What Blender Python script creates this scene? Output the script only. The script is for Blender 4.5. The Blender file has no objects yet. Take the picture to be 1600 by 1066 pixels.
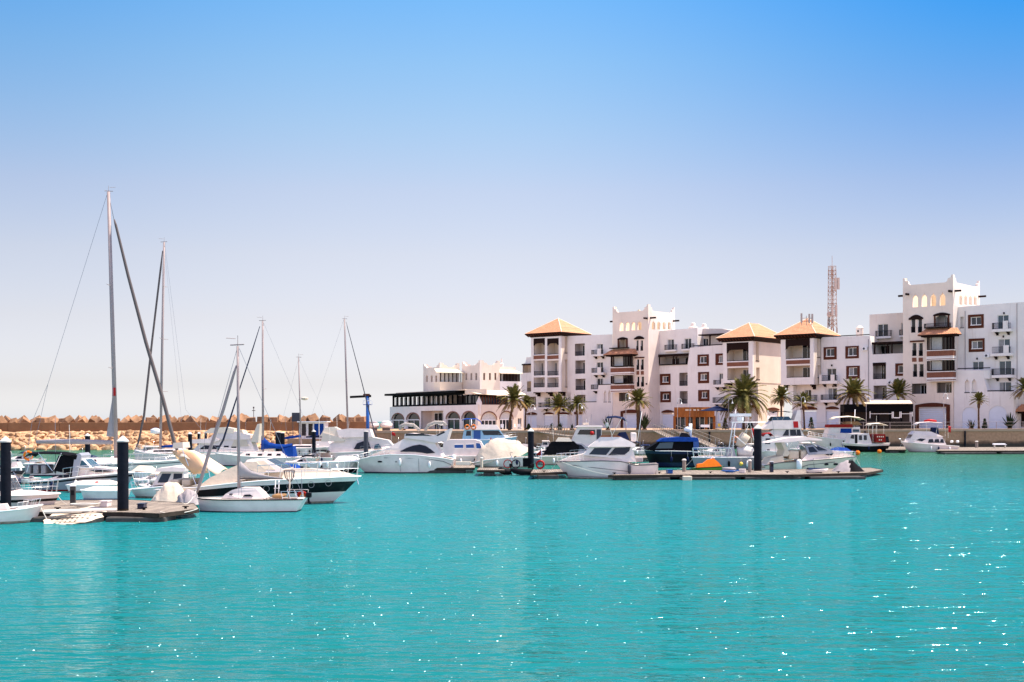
import bpy, math, random
from mathutils import Vector, Matrix
from mathutils.geometry import tessellate_polygon
rad=math.radians
random.seed(7)
SC=bpy.context.scene
EXPO=1.5
BACKSKY=(.95,.70,.70)
COL=SC.collection
F=1931.0; H=4.2; R0=0.003125; G=2.75
# ---------------------------------------------------------------- camera model (photo pixel -> ray through the real lens)
def ray(px,py):
    a=px-800.0; b=657.5-py
    return ((a+R0*b)/F, (b-R0*a)/F)
def pt(px,py,Y):
    dx,dz=ray(px,py); return Vector((dx*Y,Y,H+dz*Y))
def wat(px,py,z=0.0):
    dx,dz=ray(px,py); t=(z-H)/dz; return Vector((dx*t,t,z))
cam=bpy.data.cameras.new('camera'); co=bpy.data.objects.new('camera',cam); COL.objects.link(co)
cam.sensor_width=36; cam.lens=36*F/1600; cam.shift_y=124.5/1600; cam.clip_end=20000; cam.clip_start=.1
Rv=Vector((math.cos(R0),0,-math.sin(R0))); Uv=Vector((math.sin(R0),0,math.cos(R0))); Bv=Vector((0,-1,0))
co.matrix_world=Matrix(((Rv.x,Uv.x,Bv.x,0),(Rv.y,Uv.y,Bv.y,0),(Rv.z,Uv.z,Bv.z,H),(0,0,0,1)))
SC.camera=co
# ---------------------------------------------------------------- tags
def tag(o,label=None,cat=None,group=None,kind=None):
    if label: o['label']=label
    if cat: o['category']=cat
    if group: o['group']=group
    if kind: o['kind']=kind
    return o
def empty(name,loc=(0,0,0),rz=0,label=None,cat=None,group=None):
    o=bpy.data.objects.new(name,None); COL.objects.link(o); o.location=loc; o.rotation_euler=(0,0,rz); o.empty_display_size=.2
    return tag(o,label,cat,group)
def copy_tree(o,parent=None):
    c=o.copy(); COL.objects.link(c); c.parent=parent
    for ch in list(o.children): copy_tree(ch,c)
    return c
# ---------------------------------------------------------------- materials
MATS={}
def nt(name):
    m=bpy.data.materials.new(name); m.use_nodes=True; n=m.node_tree; return m,n,n.nodes['Principled BSDF']
def mk(name,col,rough=.5,metal=0,var=.0,vs=3.0,bump=0,bs=20,spec=None,col2=None,wear=0,coat=0,emit=0,trans=0,sheen=0,stretch=None):
    m,n,p=nt(name); L=n.links
    p.inputs['Roughness'].default_value=rough; p.inputs['Metallic'].default_value=metal
    p.inputs['Base Color'].default_value=(*col,1)
    if spec is None: spec=.05 if rough>.5 else .22
    p.inputs['Specular IOR Level'].default_value=spec
    if coat: p.inputs['Coat Weight'].default_value=coat; p.inputs['Coat Roughness'].default_value=.08
    if trans: p.inputs['Transmission Weight'].default_value=trans
    tc=n.nodes.new('ShaderNodeTexCoord'); src=tc.outputs['Object']
    if stretch:
        mp=n.nodes.new('ShaderNodeMapping'); mp.inputs['Scale'].default_value=stretch; L.new(src,mp.inputs[0]); src=mp.outputs[0]
    if var:
        c2=col2 or tuple(max(0,c*(1-var)) for c in col)
        no=n.nodes.new('ShaderNodeTexNoise'); no.inputs['Scale'].default_value=vs; no.inputs['Detail'].default_value=6; no.inputs['Roughness'].default_value=.65
        L.new(src,no.inputs['Vector'])
        r=n.nodes.new('ShaderNodeValToRGB'); r.color_ramp.elements[0].position=.35; r.color_ramp.elements[1].position=.68
        r.color_ramp.elements[0].color=(*c2,1); r.color_ramp.elements[1].color=(*col,1)
        L.new(no.outputs['Fac'],r.inputs[0]); L.new(r.outputs[0],p.inputs['Base Color'])
        if wear:
            mr=n.nodes.new('ShaderNodeMapRange'); mr.inputs['To Min'].default_value=rough+wear; mr.inputs['To Max'].default_value=rough
            L.new(no.outputs['Fac'],mr.inputs['Value']); L.new(mr.outputs[0],p.inputs['Roughness'])
    if bump:
        nb=n.nodes.new('ShaderNodeTexNoise'); nb.inputs['Scale'].default_value=bs; nb.inputs['Detail'].default_value=5
        L.new(src,nb.inputs['Vector']); b=n.nodes.new('ShaderNodeBump'); b.inputs['Strength'].default_value=bump; b.inputs['Distance'].default_value=.05
        L.new(nb.outputs['Fac'],b.inputs['Height']); L.new(b.outputs[0],p.inputs['Normal'])
    MATS[name]=m; return m
def stucco(name,col,stain,sc=1.0):
    m,n,p=nt(name); L=n.links; tc=n.nodes.new('ShaderNodeTexCoord')
    p.inputs['Roughness'].default_value=.9; p.inputs['Specular IOR Level'].default_value=.2
    a=n.nodes.new('ShaderNodeTexNoise'); a.inputs['Scale'].default_value=.35*sc; a.inputs['Detail'].default_value=7; a.inputs['Roughness'].default_value=.6
    mp=n.nodes.new('ShaderNodeMapping'); mp.inputs['Scale'].default_value=(2.2,2.2,.22)
    s=n.nodes.new('ShaderNodeTexNoise'); s.inputs['Scale'].default_value=1.1; s.inputs['Detail'].default_value=5
    L.new(tc.outputs['Object'],a.inputs['Vector']); L.new(tc.outputs['Object'],mp.inputs[0]); L.new(mp.outputs[0],s.inputs['Vector'])
    r1=n.nodes.new('ShaderNodeValToRGB'); r1.color_ramp.elements[0].position=.3; r1.color_ramp.elements[1].position=.7
    r1.color_ramp.elements[0].color=(*[c*.86 for c in col],1); r1.color_ramp.elements[1].color=(*col,1)
    r2=n.nodes.new('ShaderNodeValToRGB'); r2.color_ramp.elements[0].position=.58; r2.color_ramp.elements[1].position=.8
    r2.color_ramp.elements[0].color=(0,0,0,1); r2.color_ramp.elements[1].color=(.5,.5,.5,1)
    mx=n.nodes.new('ShaderNodeMixRGB'); mx.inputs[2].default_value=(*stain,1)
    L.new(a.outputs['Fac'],r1.inputs[0]); L.new(s.outputs['Fac'],r2.inputs[0]); L.new(r1.outputs[0],mx.inputs[1]); L.new(r2.outputs[0],mx.inputs[0]); L.new(mx.outputs[0],p.inputs['Base Color'])
    b=n.nodes.new('ShaderNodeBump'); b.inputs['Strength'].default_value=.35; b.inputs['Distance'].default_value=.03
    nb=n.nodes.new('ShaderNodeTexNoise'); nb.inputs['Scale'].default_value=6; nb.inputs['Detail'].default_value=6
    L.new(tc.outputs['Object'],nb.inputs['Vector']); L.new(nb.outputs['Fac'],b.inputs['Height']); L.new(b.outputs[0],p.inputs['Normal'])
    MATS[name]=m
stucco('stucco_glow',(.88,.72,.48),(.7,.5,.3))  # inner tower walls: the sunlit glow is put into this warm bright colour
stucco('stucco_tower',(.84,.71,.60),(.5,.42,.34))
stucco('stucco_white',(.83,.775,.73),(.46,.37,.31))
stucco('stucco_cream',(.76,.65,.53),(.55,.42,.32))  # as side wall, the peach of direct sun is put into this colour
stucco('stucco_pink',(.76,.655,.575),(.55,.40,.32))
mk('white_trim',(.8,.79,.77),.5)
mk('shutter_white',(.74,.77,.84),.45,var=.06,vs=1)
mk('dark_wood',(.022,.010,.008),.6,var=.4,vs=6)
mk('iron',(.008,.008,.010),.6)
mk('glass_window',(.012,.02,.03),.05,spec=.3)
mk('glass_dark',(.004,.006,.009),.05,spec=.25)
mk('glass_teal',(.02,.06,.085),.05,spec=.35)
mk('pane_curtain',(.26,.27,.28),.15,spec=.3,var=.3,vs=3)
mk('curtain',(.62,.62,.60),.8,var=.2,vs=4)
mk('room_grey',(.20,.17,.16),.9)  # shade of the low recesses put into a dark interior colour
mk('room_mid',(.46,.41,.385),.9,var=.1,vs=1)  # depth shading of the loggias put into the interior colour
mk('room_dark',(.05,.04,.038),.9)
def tiles(name,c1,c2,scale,bumpd=.05,ratio=.5,mortar=.02):
    m,n,p=nt(name); L=n.links; tc=n.nodes.new('ShaderNodeTexCoord'); p.inputs['Roughness'].default_value=.75
    br=n.nodes.new('ShaderNodeTexBrick'); br.inputs['Scale'].default_value=scale; br.inputs['Color1'].default_value=(*c1,1); br.inputs['Color2'].default_value=(*c2,1)
    br.inputs['Mortar'].default_value=(*[c*.45 for c in c1],1); br.inputs['Mortar Size'].default_value=mortar; br.inputs['Row Height'].default_value=ratio*.5
    mp=n.nodes.new('ShaderNodeMapping'); mp.inputs['Rotation'].default_value=(rad(90),0,0)
    L.new(tc.outputs['Object'],mp.inputs[0]); L.new(mp.outputs[0],br.inputs['Vector'])
    no=n.nodes.new('ShaderNodeTexNoise'); no.inputs['Scale'].default_value=1.5; no.inputs['Detail'].default_value=5; L.new(tc.outputs['Object'],no.inputs['Vector'])
    hs=n.nodes.new('ShaderNodeHueSaturation'); mr=n.nodes.new('ShaderNodeMapRange'); mr.inputs['To Min'].default_value=.75; mr.inputs['To Max'].default_value=1.25
    L.new(no.outputs['Fac'],mr.inputs[0]); L.new(mr.outputs[0],hs.inputs['Value']); L.new(br.outputs[0],hs.inputs['Color']); L.new(hs.outputs[0],p.inputs['Base Color'])
    b=n.nodes.new('ShaderNodeBump'); b.inputs['Strength'].default_value=.5; b.inputs['Distance'].default_value=bumpd
    L.new(br.outputs['Fac'],b.inputs['Height']); b.invert=True; L.new(b.outputs[0],p.inputs['Normal']); MATS[name]=m
tiles('roof_tile',(.60,.265,.125),(.70,.33,.17),2.6)
tiles('brick',(.19,.062,.03),(.26,.09,.045),4.0,.02)
mk('brown_paint',(.12,.038,.022),.6,var=.4,vs=5)
mk('awning_cream',(.80,.68,.52),.8,var=.1,vs=2)
mk('black_panel',(.004,.004,.005),.7,var=.3,vs=2)
mk('timber_orange',(.40,.13,.025),.5,var=.45,vs=1.4,stretch=(5,5,.5))
mk('canvas_navy',(.012,.02,.06),.8,var=.3,vs=4)
mk('canvas_blue',(.008,.05,.26),.7,var=.3,vs=3,bump=.4,bs=5)
mk('gelcoat',(.80,.685,.63),.3,coat=0,var=.16,vs=1.2,wear=.15)
mk('gelcoat_cream',(.68,.59,.47),.3,coat=.3,var=.08,vs=1.2)
mk('gelcoat_grey',(.30,.30,.33),.35,coat=.2,var=.12,vs=1.5)
mk('waterline_stain',(.40,.37,.27),.5,var=.5,vs=5)
mk('deck_white',(.72,.66,.58),.6,var=.2,vs=3)
mk('antifoul',(.02,.045,.05),.6,var=.4,vs=4)
mk('antifoul_blue',(.02,.05,.12),.6,var=.3,vs=4)
mk('black_gloss',(.005,.005,.007),.3,spec=.14)
mk('navy_gloss',(.010,.016,.045),.25,spec=.35)
mk('stripe_grey',(.05,.05,.065),.4)
mk('tinted_glass',(.005,.007,.010),.05,spec=.35)
mk('canvas_cream',(.66,.55,.43),.85,var=.14,vs=2,bump=.7,bs=3)
def canvas_lit(name,col):
    m,n,p=nt(name); L=n.links; p.inputs['Base Color'].default_value=(*col,1); p.inputs['Roughness'].default_value=.9; p.inputs['Specular IOR Level'].default_value=.1
    t=n.nodes.new('ShaderNodeBsdfTranslucent'); t.inputs[0].default_value=(min(1,col[0]*1.1),col[1],col[2]*.9,1); mx=n.nodes.new('ShaderNodeMixShader'); mx.inputs[0].default_value=.5
    L.new(p.outputs[0],mx.inputs[1]); L.new(t.outputs[0],mx.inputs[2]); L.new(mx.outputs[0],n.nodes['Material Output'].inputs[0]); MATS[name]=m
canvas_lit('canvas_orange',(.82,.64,.44))
mk('canvas_white',(.72,.66,.60),.8,var=.12,vs=3,bump=.4,bs=5)
mk('canvas_grey',(.36,.32,.32),.85,var=.15,vs=2,bump=.6,bs=3)
mk('canvas_black',(.006,.006,.008),.75,var=.3,vs=3,bump=.5,bs=4)
mk('steel',(.70,.70,.70),.22,metal=.9)
mk('alu_mast',(.34,.27,.255),.5,var=.15,vs=1)
mk('alu_dark',(.13,.105,.10),.6)
mk('wire',(.20,.21,.24),.5,metal=.3)
mk('rubber',(.010,.010,.012),.6)
mk('rope',(.55,.52,.46),.9)
def planks():
    m,n,p=nt('wood_deck'); L=n.links; tc=n.nodes.new('ShaderNodeTexCoord'); p.inputs['Roughness'].default_value=.85; p.inputs['Specular IOR Level'].default_value=.15
    br=n.nodes.new('ShaderNodeTexBrick'); br.inputs['Scale'].default_value=1; br.inputs['Brick Width'].default_value=2.4; br.inputs['Row Height'].default_value=.16; br.inputs['Mortar Size'].default_value=.012
    br.inputs['Color1'].default_value=(.30,.25,.20,1); br.inputs['Color2'].default_value=(.20,.165,.135,1); br.inputs['Mortar'].default_value=(.03,.025,.02,1)
    mp=n.nodes.new('ShaderNodeMapping'); mp.inputs['Rotation'].default_value=(0,0,rad(90)); L.new(tc.outputs['Object'],mp.inputs[0]); L.new(mp.outputs[0],br.inputs['Vector'])
    no=n.nodes.new('ShaderNodeTexNoise'); no.inputs['Scale'].default_value=1.3; no.inputs['Detail'].default_value=6; L.new(tc.outputs['Object'],no.inputs['Vector'])
    mr=n.nodes.new('ShaderNodeMapRange'); mr.inputs['To Min'].default_value=.55; mr.inputs['To Max'].default_value=1.4; L.new(no.outputs['Fac'],mr.inputs[0])
    hs=n.nodes.new('ShaderNodeHueSaturation'); L.new(mr.outputs[0],hs.inputs['Value']); L.new(br.outputs[0],hs.inputs['Color']); L.new(hs.outputs[0],p.inputs['Base Color']); MATS['wood_deck']=m
planks()
mk('teak',(.35,.20,.09),.6,var=.3,vs=5)
mk('float_grey',(.085,.08,.075),.8,var=.4,vs=3)
mk('concrete_pier',(.34,.28,.23),.9,var=.25,vs=2,bump=.4,bs=9)
mk('red',(.45,.01,.01),.5,var=.2,vs=5)
mk('red_dark',(.28,.02,.015),.6,var=.2,vs=5)
mk('orange',(.85,.20,.02),.55,var=.15,vs=5)
mk('yellow',(.80,.55,.08),.5)
mk('green_paint',(.04,.28,.03),.35,coat=.4)
mk('blue_paint',(.01,.08,.30),.4,coat=.3,var=.15,vs=3)
mk('blue_light',(.30,.48,.62),.35,coat=.3)
mk('pile_dark',(.011,.013,.020),.55,var=.35,vs=2,bump=.3,bs=6)
mk('edge_wood',(.06,.045,.035),.8,var=.5,vs=3)
mk('weed',(.03,.022,.016),.8,var=.4,vs=6)
mk('cap_white',(.62,.58,.52),.6,var=.1,vs=2)
mk('leather',(.66,.55,.42),.6,var=.1,vs=2)
mk('skin',(.5,.3,.2),.6)
mk('flag_green',(.0,.15,.05),.7)
mk('palm_leaf',(.21,.17,.05),.6,var=.55,vs=2.5,col2=(.05,.06,.015))
mk('palm_dry',(.28,.18,.07),.8,var=.4,vs=3)
mk('trunk_bark',(.13,.075,.045),.95,var=.5,vs=6,bump=1,bs=9)
mk('leaf_dark',(.035,.055,.025),.6,var=.5,vs=5)
mk('soil_brown',(.10,.06,.04),.95,var=.4,vs=3)
mk('lattice_red',(.34,.17,.10),.7); mk('lattice_white',(.48,.38,.33),.7)
mk('paving',(.44,.30,.21),.9,var=.2,vs=1.2,bump=.3,bs=4)
mk('hill_soil',(.42,.24,.11),.95,var=.35,vs=.15)
# concrete of the breakwater, rocks, cubes
def rocky(name,c1,c2,sc,dist):
    m,n,p=nt(name); L=n.links; tc=n.nodes.new('ShaderNodeTexCoord'); p.inputs['Roughness'].default_value=.92; p.inputs['Specular IOR Level'].default_value=.2
    a=n.nodes.new('ShaderNodeTexNoise'); a.inputs['Scale'].default_value=sc; a.inputs['Detail'].default_value=8; a.inputs['Roughness'].default_value=.62
    r=n.nodes.new('ShaderNodeValToRGB'); r.color_ramp.elements[0].position=.32; r.color_ramp.elements[1].position=.66
    r.color_ramp.elements[0].color=(*c2,1); r.color_ramp.elements[1].color=(*c1,1)
    oi=n.nodes.new('ShaderNodeObjectInfo'); hs=n.nodes.new('ShaderNodeHueSaturation'); mr=n.nodes.new('ShaderNodeMapRange'); mr.inputs['To Min'].default_value=.72; mr.inputs['To Max'].default_value=1.2
    L.new(tc.outputs['Object'],a.inputs['Vector']); L.new(a.outputs['Fac'],r.inputs[0]); L.new(r.outputs[0],hs.inputs['Color']); L.new(oi.outputs['Random'],mr.inputs[0]); L.new(mr.outputs[0],hs.inputs['Value']); L.new(hs.outputs[0],p.inputs['Base Color'])
    b=n.nodes.new('ShaderNodeBump'); b.inputs['Strength'].default_value=.6; b.inputs['Distance'].default_value=dist
    nb=n.nodes.new('ShaderNodeTexNoise'); nb.inputs['Scale'].default_value=sc*2.5; nb.inputs['Detail'].default_value=8
    L.new(tc.outputs['Object'],nb.inputs['Vector']); L.new(nb.outputs['Fac'],b.inputs['Height']); L.new(b.outputs[0],p.inputs['Normal']); MATS[name]=m
rocky('boulder',(.66,.43,.24),(.22,.11,.055),1.3,.12)
rocky('cube_concrete',(.40,.225,.12),(.19,.10,.055),.9,.06)
rocky('wall_concrete',(.33,.165,.08),(.25,.12,.06),.5,.05)
def quaymat():
    m,n,p=nt('quay_stone'); L=n.links; tc=n.nodes.new('ShaderNodeTexCoord'); p.inputs['Roughness'].default_value=.9
    sx=n.nodes.new('ShaderNodeSeparateXYZ'); L.new(tc.outputs['Object'],sx.inputs[0])
    no=n.nodes.new('ShaderNodeTexNoise'); no.inputs['Scale'].default_value=.7; no.inputs['Detail'].default_value=7; L.new(tc.outputs['Object'],no.inputs['Vector'])
    ad=n.nodes.new('ShaderNodeMath'); ad.operation='MULTIPLY_ADD'; ad.inputs[1].default_value=1.0; L.new(no.outputs['Fac'],ad.inputs[0]); L.new(sx.outputs['Z'],ad.inputs[2])
    r=n.nodes.new('ShaderNodeValToRGB'); e=r.color_ramp.elements; e[0].position=.20; e[0].color=(.04,.028,.02,1); e[1].position=.33; e[1].color=(.38,.205,.12,1)
    x=e.new(.26); x.color=(.14,.07,.042,1)
    mr=n.nodes.new('ShaderNodeMapRange'); mr.inputs['From Max'].default_value=5.0; L.new(ad.outputs[0],mr.inputs[0]); L.new(mr.outputs[0],r.inputs[0])
    n2=n.nodes.new('ShaderNodeTexNoise'); n2.inputs['Scale'].default_value=3; n2.inputs['Detail'].default_value=6; L.new(tc.outputs['Object'],n2.inputs['Vector'])
    hs=n.nodes.new('ShaderNodeHueSaturation'); m2=n.nodes.new('ShaderNodeMapRange'); m2.inputs['To Min'].default_value=.6; m2.inputs['To Max'].default_value=1.4; L.new(n2.outputs['Fac'],m2.inputs[0]); L.new(m2.outputs[0],hs.inputs['Value'])
    L.new(r.outputs[0],hs.inputs['Color']); L.new(hs.outputs[0],p.inputs['Base Color'])
    b=n.nodes.new('ShaderNodeBump'); b.inputs['Strength'].default_value=.5; b.inputs['Distance'].default_value=.1; L.new(n2.outputs['Fac'],b.inputs['Height']); L.new(b.outputs[0],p.inputs['Normal'])
    MATS['quay_stone']=m
quaymat()
# ---------------------------------------------------------------- mesh builder
class MB:
    def __init__(s): s.v=[]; s.f=[]; s.m=[]; s.mn=[]
    def mi(s,m):
        if m not in s.mn: s.mn.append(m)
        return s.mn.index(m)
    def add(s,vs,fs,m):
        o=len(s.v); s.v+=[tuple(v) for v in vs]; k=s.mi(m)
        for f in fs: s.f.append(tuple(i+o for i in f)); s.m.append(k)
        return s
    def poly(s,vs,m): return s.add(vs,[tuple(range(len(vs)))],m)
    def box(s,x0,y0,z0,x1,y1,z1,m):
        if x0>x1:x0,x1=x1,x0
        if y0>y1:y0,y1=y1,y0
        if z0>z1:z0,z1=z1,z0
        return s.add([(x0,y0,z0),(x1,y0,z0),(x1,y1,z0),(x0,y1,z0),(x0,y0,z1),(x1,y0,z1),(x1,y1,z1),(x0,y1,z1)],
          [(0,3,2,1),(4,5,6,7),(0,1,5,4),(1,2,6,5),(2,3,7,6),(3,0,4,7)],m)
    def bar(s,a,b,w,h,m):
        a=Vector(a);b=Vector(b);d=(b-a).normalized(); up=Vector((0,0,1)) if abs(d.z)<.95 else Vector((1,0,0))
        r=d.cross(up).normalized()*w/2; u=r.cross(d).normalized()*h/2
        vs=[a-r-u,a+r-u,a+r+u,a-r+u,b-r-u,b+r-u,b+r+u,b-r+u]
        return s.add(vs,[(0,1,2,3),(7,6,5,4),(0,4,5,1),(1,5,6,2),(2,6,7,3),(3,7,4,0)],m)
    def tube(s,pts,r,m,n=6,caps=True):
        pts=[Vector(p) for p in pts]; rs=r if isinstance(r,(list,tuple)) else [r]*len(pts)
        vs=[];ref=None
        for i,p in enumerate(pts):
            d=(pts[min(i+1,len(pts)-1)]-pts[max(i-1,0)])
            if d.length<1e-9:d=Vector((0,0,1))
            d.normalize()
            if ref is None: ref=Vector((0,0,1)) if abs(d.z)<.9 else Vector((1,0,0))
            a=d.cross(ref).normalized(); b=a.cross(d).normalized(); ref=b
            for k in range(n):
                t=2*math.pi*k/n; vs.append(p+(a*math.cos(t)+b*math.sin(t))*rs[i])
        fs=[]
        for i in range(len(pts)-1):
            for k in range(n): fs.append((i*n+k,i*n+(k+1)%n,(i+1)*n+(k+1)%n,(i+1)*n+k))
        if caps: fs.append(tuple(range(n-1,-1,-1))); fs.append(tuple((len(pts)-1)*n+k for k in range(n)))
        return s.add(vs,fs,m)
    def lathe(s,prof,m,c=(0,0,0),n=16,axis='z'):
        vs=[];c=Vector(c)
        for r,z in prof:
            for k in range(n):
                t=2*math.pi*k/n; x,y=r*math.cos(t),r*math.sin(t)
                vs.append(c+(Vector((x,y,z)) if axis=='z' else Vector((z,x,y)) if axis=='x' else Vector((x,z,y))))
        fs=[(i*n+k,i*n+(k+1)%n,(i+1)*n+(k+1)%n,(i+1)*n+k) for i in range(len(prof)-1) for k in range(n)]
        fs.append(tuple(range(n-1,-1,-1))); fs.append(tuple((len(prof)-1)*n+k for k in range(n)))
        return s.add(vs,fs,m)
    def grid(s,rows,m,closed=False):
        w=len(rows[0]); vs=[p for r in rows for p in r]; fs=[]
        for i in range(len(rows)-1):
            for k in range(w if closed else w-1):
                fs.append((i*w+k,i*w+(k+1)%w,(i+1)*w+(k+1)%w,(i+1)*w+k))
        return s.add(vs,fs,m)
    def torus(s,c,R,r,m,axis='y',n=20,k=8):
        c=Vector(c);rows=[]
        for i in range(n):
            t=2*math.pi*i/n; row=[]
            for j in range(k):
                u=2*math.pi*j/k; q=R+r*math.cos(u); a,b,d=q*math.cos(t),q*math.sin(t),r*math.sin(u)
                row.append(c+(Vector((a,d,b)) if axis=='y' else Vector((d,a,b)) if axis=='x' else Vector((a,b,d))))
            rows.append(row)
        rows.append(rows[0]); return s.grid(rows,m,True)
    def sphere(s,c,r,m,n=10,sc=(1,1,1)):
        vs=[];k=max(4,n//2)
        for i in range(1,k):
            a=math.pi*i/k
            for j in range(n):
                t=2*math.pi*j/n; vs.append((c[0]+r*sc[0]*math.sin(a)*math.cos(t),c[1]+r*sc[1]*math.sin(a)*math.sin(t),c[2]+r*sc[2]*math.cos(a)))
        fs=[(i*n+j,i*n+(j+1)%n,(i+1)*n+(j+1)%n,(i+1)*n+j)[::-1] for i in range(k-2) for j in range(n)]
        fs.append(tuple(range(n))); fs.append(tuple((k-2)*n+j for j in range(n-1,-1,-1)))
        return s.add(vs,fs,m)
    def build(s,name,parent=None,smooth=False,bevel=0,sub=0,solid=0):
        me=bpy.data.meshes.new(name); me.from_pydata(s.v,[],s.f)
        for q in s.mn: me.materials.append(MATS[q])
        me.polygons.foreach_set('material_index',s.m); 
        if smooth: me.polygons.foreach_set('use_smooth',[True]*len(s.f))
        me.update(); me.validate()
        o=bpy.data.objects.new(name,me); COL.objects.link(o); o.parent=parent
        if solid:
            q=o.modifiers.new('solid','SOLIDIFY'); q.thickness=solid; q.offset=0
        if bevel:
            q=o.modifiers.new('bevel','BEVEL'); q.width=bevel; q.segments=2; q.limit_method='ANGLE'; q.angle_limit=rad(35)
        if sub:
            q=o.modifiers.new('sub','SUBSURF'); q.levels=sub; q.render_levels=sub
        if smooth=='auto' or (smooth and bevel):
            pass
        if smooth=='auto':
            me.set_sharp_from_angle(angle=rad(32))
        return o
def tess(loops,to3,m,mb,flip=False):
    """filled outline with holes; loops are 2-d"""
    vs=[p for l in loops for p in l]
    tr=tessellate_polygon([[Vector((p[0],p[1],0)) for p in l] for l in loops])
    fs=[]
    for a,b,c in tr:
        A,B,C=vs[a],vs[b],vs[c]; cr=(B[0]-A[0])*(C[1]-A[1])-(B[1]-A[1])*(C[0]-A[0])
        if (cr<0)!=flip: a,c=c,a
        fs.append((a,b,c))
    mb.add([to3(p) for p in vs],fs,m)

# ---------------------------------------------------------------- light, sky
SAZ,SEL=rad(80),rad(65)
sd=Vector((math.sin(SAZ)*math.cos(SEL),math.cos(SAZ)*math.cos(SEL),math.sin(SEL)))
sl=bpy.data.lights.new('sun','SUN'); sl.energy=3.2; sl.angle=rad(.5); sl.color=(1,.90,.78)
so=bpy.data.objects.new('sun',sl); COL.objects.link(so); so.rotation_mode='QUATERNION'; so.rotation_quaternion=sd.to_track_quat('Z','Y')
so.location=(60,20,90)
w=bpy.data.worlds.new('World'); SC.world=w; w.use_nodes=True; n=w.node_tree; L=n.links; bg=n.nodes['Background']
sky=n.nodes.new('ShaderNodeTexSky'); sky.sky_type='NISHITA'; sky.sun_disc=False; sky.sun_elevation=SEL; sky.sun_rotation=SAZ; sky.air_density=1.0; sky.dust_density=.6; sky.ozone_density=1.6
tc=n.nodes.new('ShaderNodeTexCoord'); sx=n.nodes.new('ShaderNodeSeparateXYZ'); L.new(tc.outputs['Generated'],sx.inputs[0])
cr=n.nodes.new('ShaderNodeValToRGB'); L.new(sx.outputs['Z'],cr.inputs[0]); e=cr.color_ramp.elements
SKYR=[(0, (0.45, 0.48, 0.65)), (0.029, (0.374, 0.351, 0.436)), (0.081, (0.448, 0.354, 0.358)), (0.132, (0.502, 0.381, 0.35)), (0.182, (0.499, 0.398, 0.368)), (0.231, (0.424, 0.42, 0.403)), (0.277, (0.346, 0.427, 0.44)), (0.322, (0.258, 0.418, 0.483)), (0.5, (0.25, 0.36, 0.42)), (0.7, (0.7, 0.52, 0.47))]
e[0].position,e[0].color=SKYR[0][0],(*SKYR[0][1],1); e[1].position,e[1].color=SKYR[-1][0],(*SKYR[-1][1],1)
for p_,c_ in SKYR[1:-1]:
    q=e.new(p_); q.color=(*c_,1)
fr=n.nodes.new('ShaderNodeMapRange'); fr.interpolation_type='SMOOTHSTEP'; fr.inputs['From Min'].default_value=.1; fr.inputs['From Max'].default_value=.75; L.new(sx.outputs['Y'],fr.inputs['Value'])
tm=n.nodes.new('ShaderNodeMixRGB'); tm.inputs[1].default_value=(*BACKSKY,1); L.new(fr.outputs[0],tm.inputs[0]); L.new(cr.outputs[0],tm.inputs[2])
mx=n.nodes.new('ShaderNodeMixRGB'); mx.blend_type='MULTIPLY'; mx.inputs[0].default_value=1; L.new(sky.outputs[0],mx.inputs[1]); L.new(tm.outputs[0],mx.inputs[2])
c2=n.nodes.new('ShaderNodeValToRGB'); L.new(sx.outputs['Z'],c2.inputs[0]); e=c2.color_ramp.elements
e[0].position,e[0].color=0,(.97,.95,.9,1); e[1].position,e[1].color=.33,(.077,.55,.84,1)
for p_,c_ in ((.13,(.72,.78,.86)),(.23,(.40,.60,.84))): q=e.new(p_); q.color=(*c_,1)
xr=n.nodes.new('ShaderNodeMapRange'); xr.interpolation_type='SMOOTHSTEP'; xr.inputs['From Min'].default_value=-.05; xr.inputs['From Max'].default_value=.42; L.new(sx.outputs['X'],xr.inputs['Value'])
xl=n.nodes.new('ShaderNodeMapRange'); xl.interpolation_type='SMOOTHSTEP'; xl.inputs['From Min'].default_value=-.12; xl.inputs['From Max'].default_value=-.42; xl.inputs['To Max'].default_value=.36; L.new(sx.outputs['X'],xl.inputs['Value'])
xa_=n.nodes.new('ShaderNodeMath'); xa_.operation='ADD'; L.new(xr.outputs[0],xa_.inputs[0]); L.new(xl.outputs[0],xa_.inputs[1])
xm=n.nodes.new('ShaderNodeMath'); xm.operation='MULTIPLY'; L.new(xa_.outputs[0],xm.inputs[0]); L.new(fr.outputs[0],xm.inputs[1])
m2=n.nodes.new('ShaderNodeMixRGB'); m2.blend_type='MULTIPLY'; L.new(xm.outputs[0],m2.inputs[0]); L.new(mx.outputs[0],m2.inputs[1]); L.new(c2.outputs[0],m2.inputs[2])
L.new(m2.outputs[0],bg.inputs[0]); bg.inputs[1].default_value=.15
SC.view_settings.view_transform='Standard'; SC.view_settings.look='None'; SC.view_settings.exposure=EXPO; SC.view_settings.gamma=1
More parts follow.
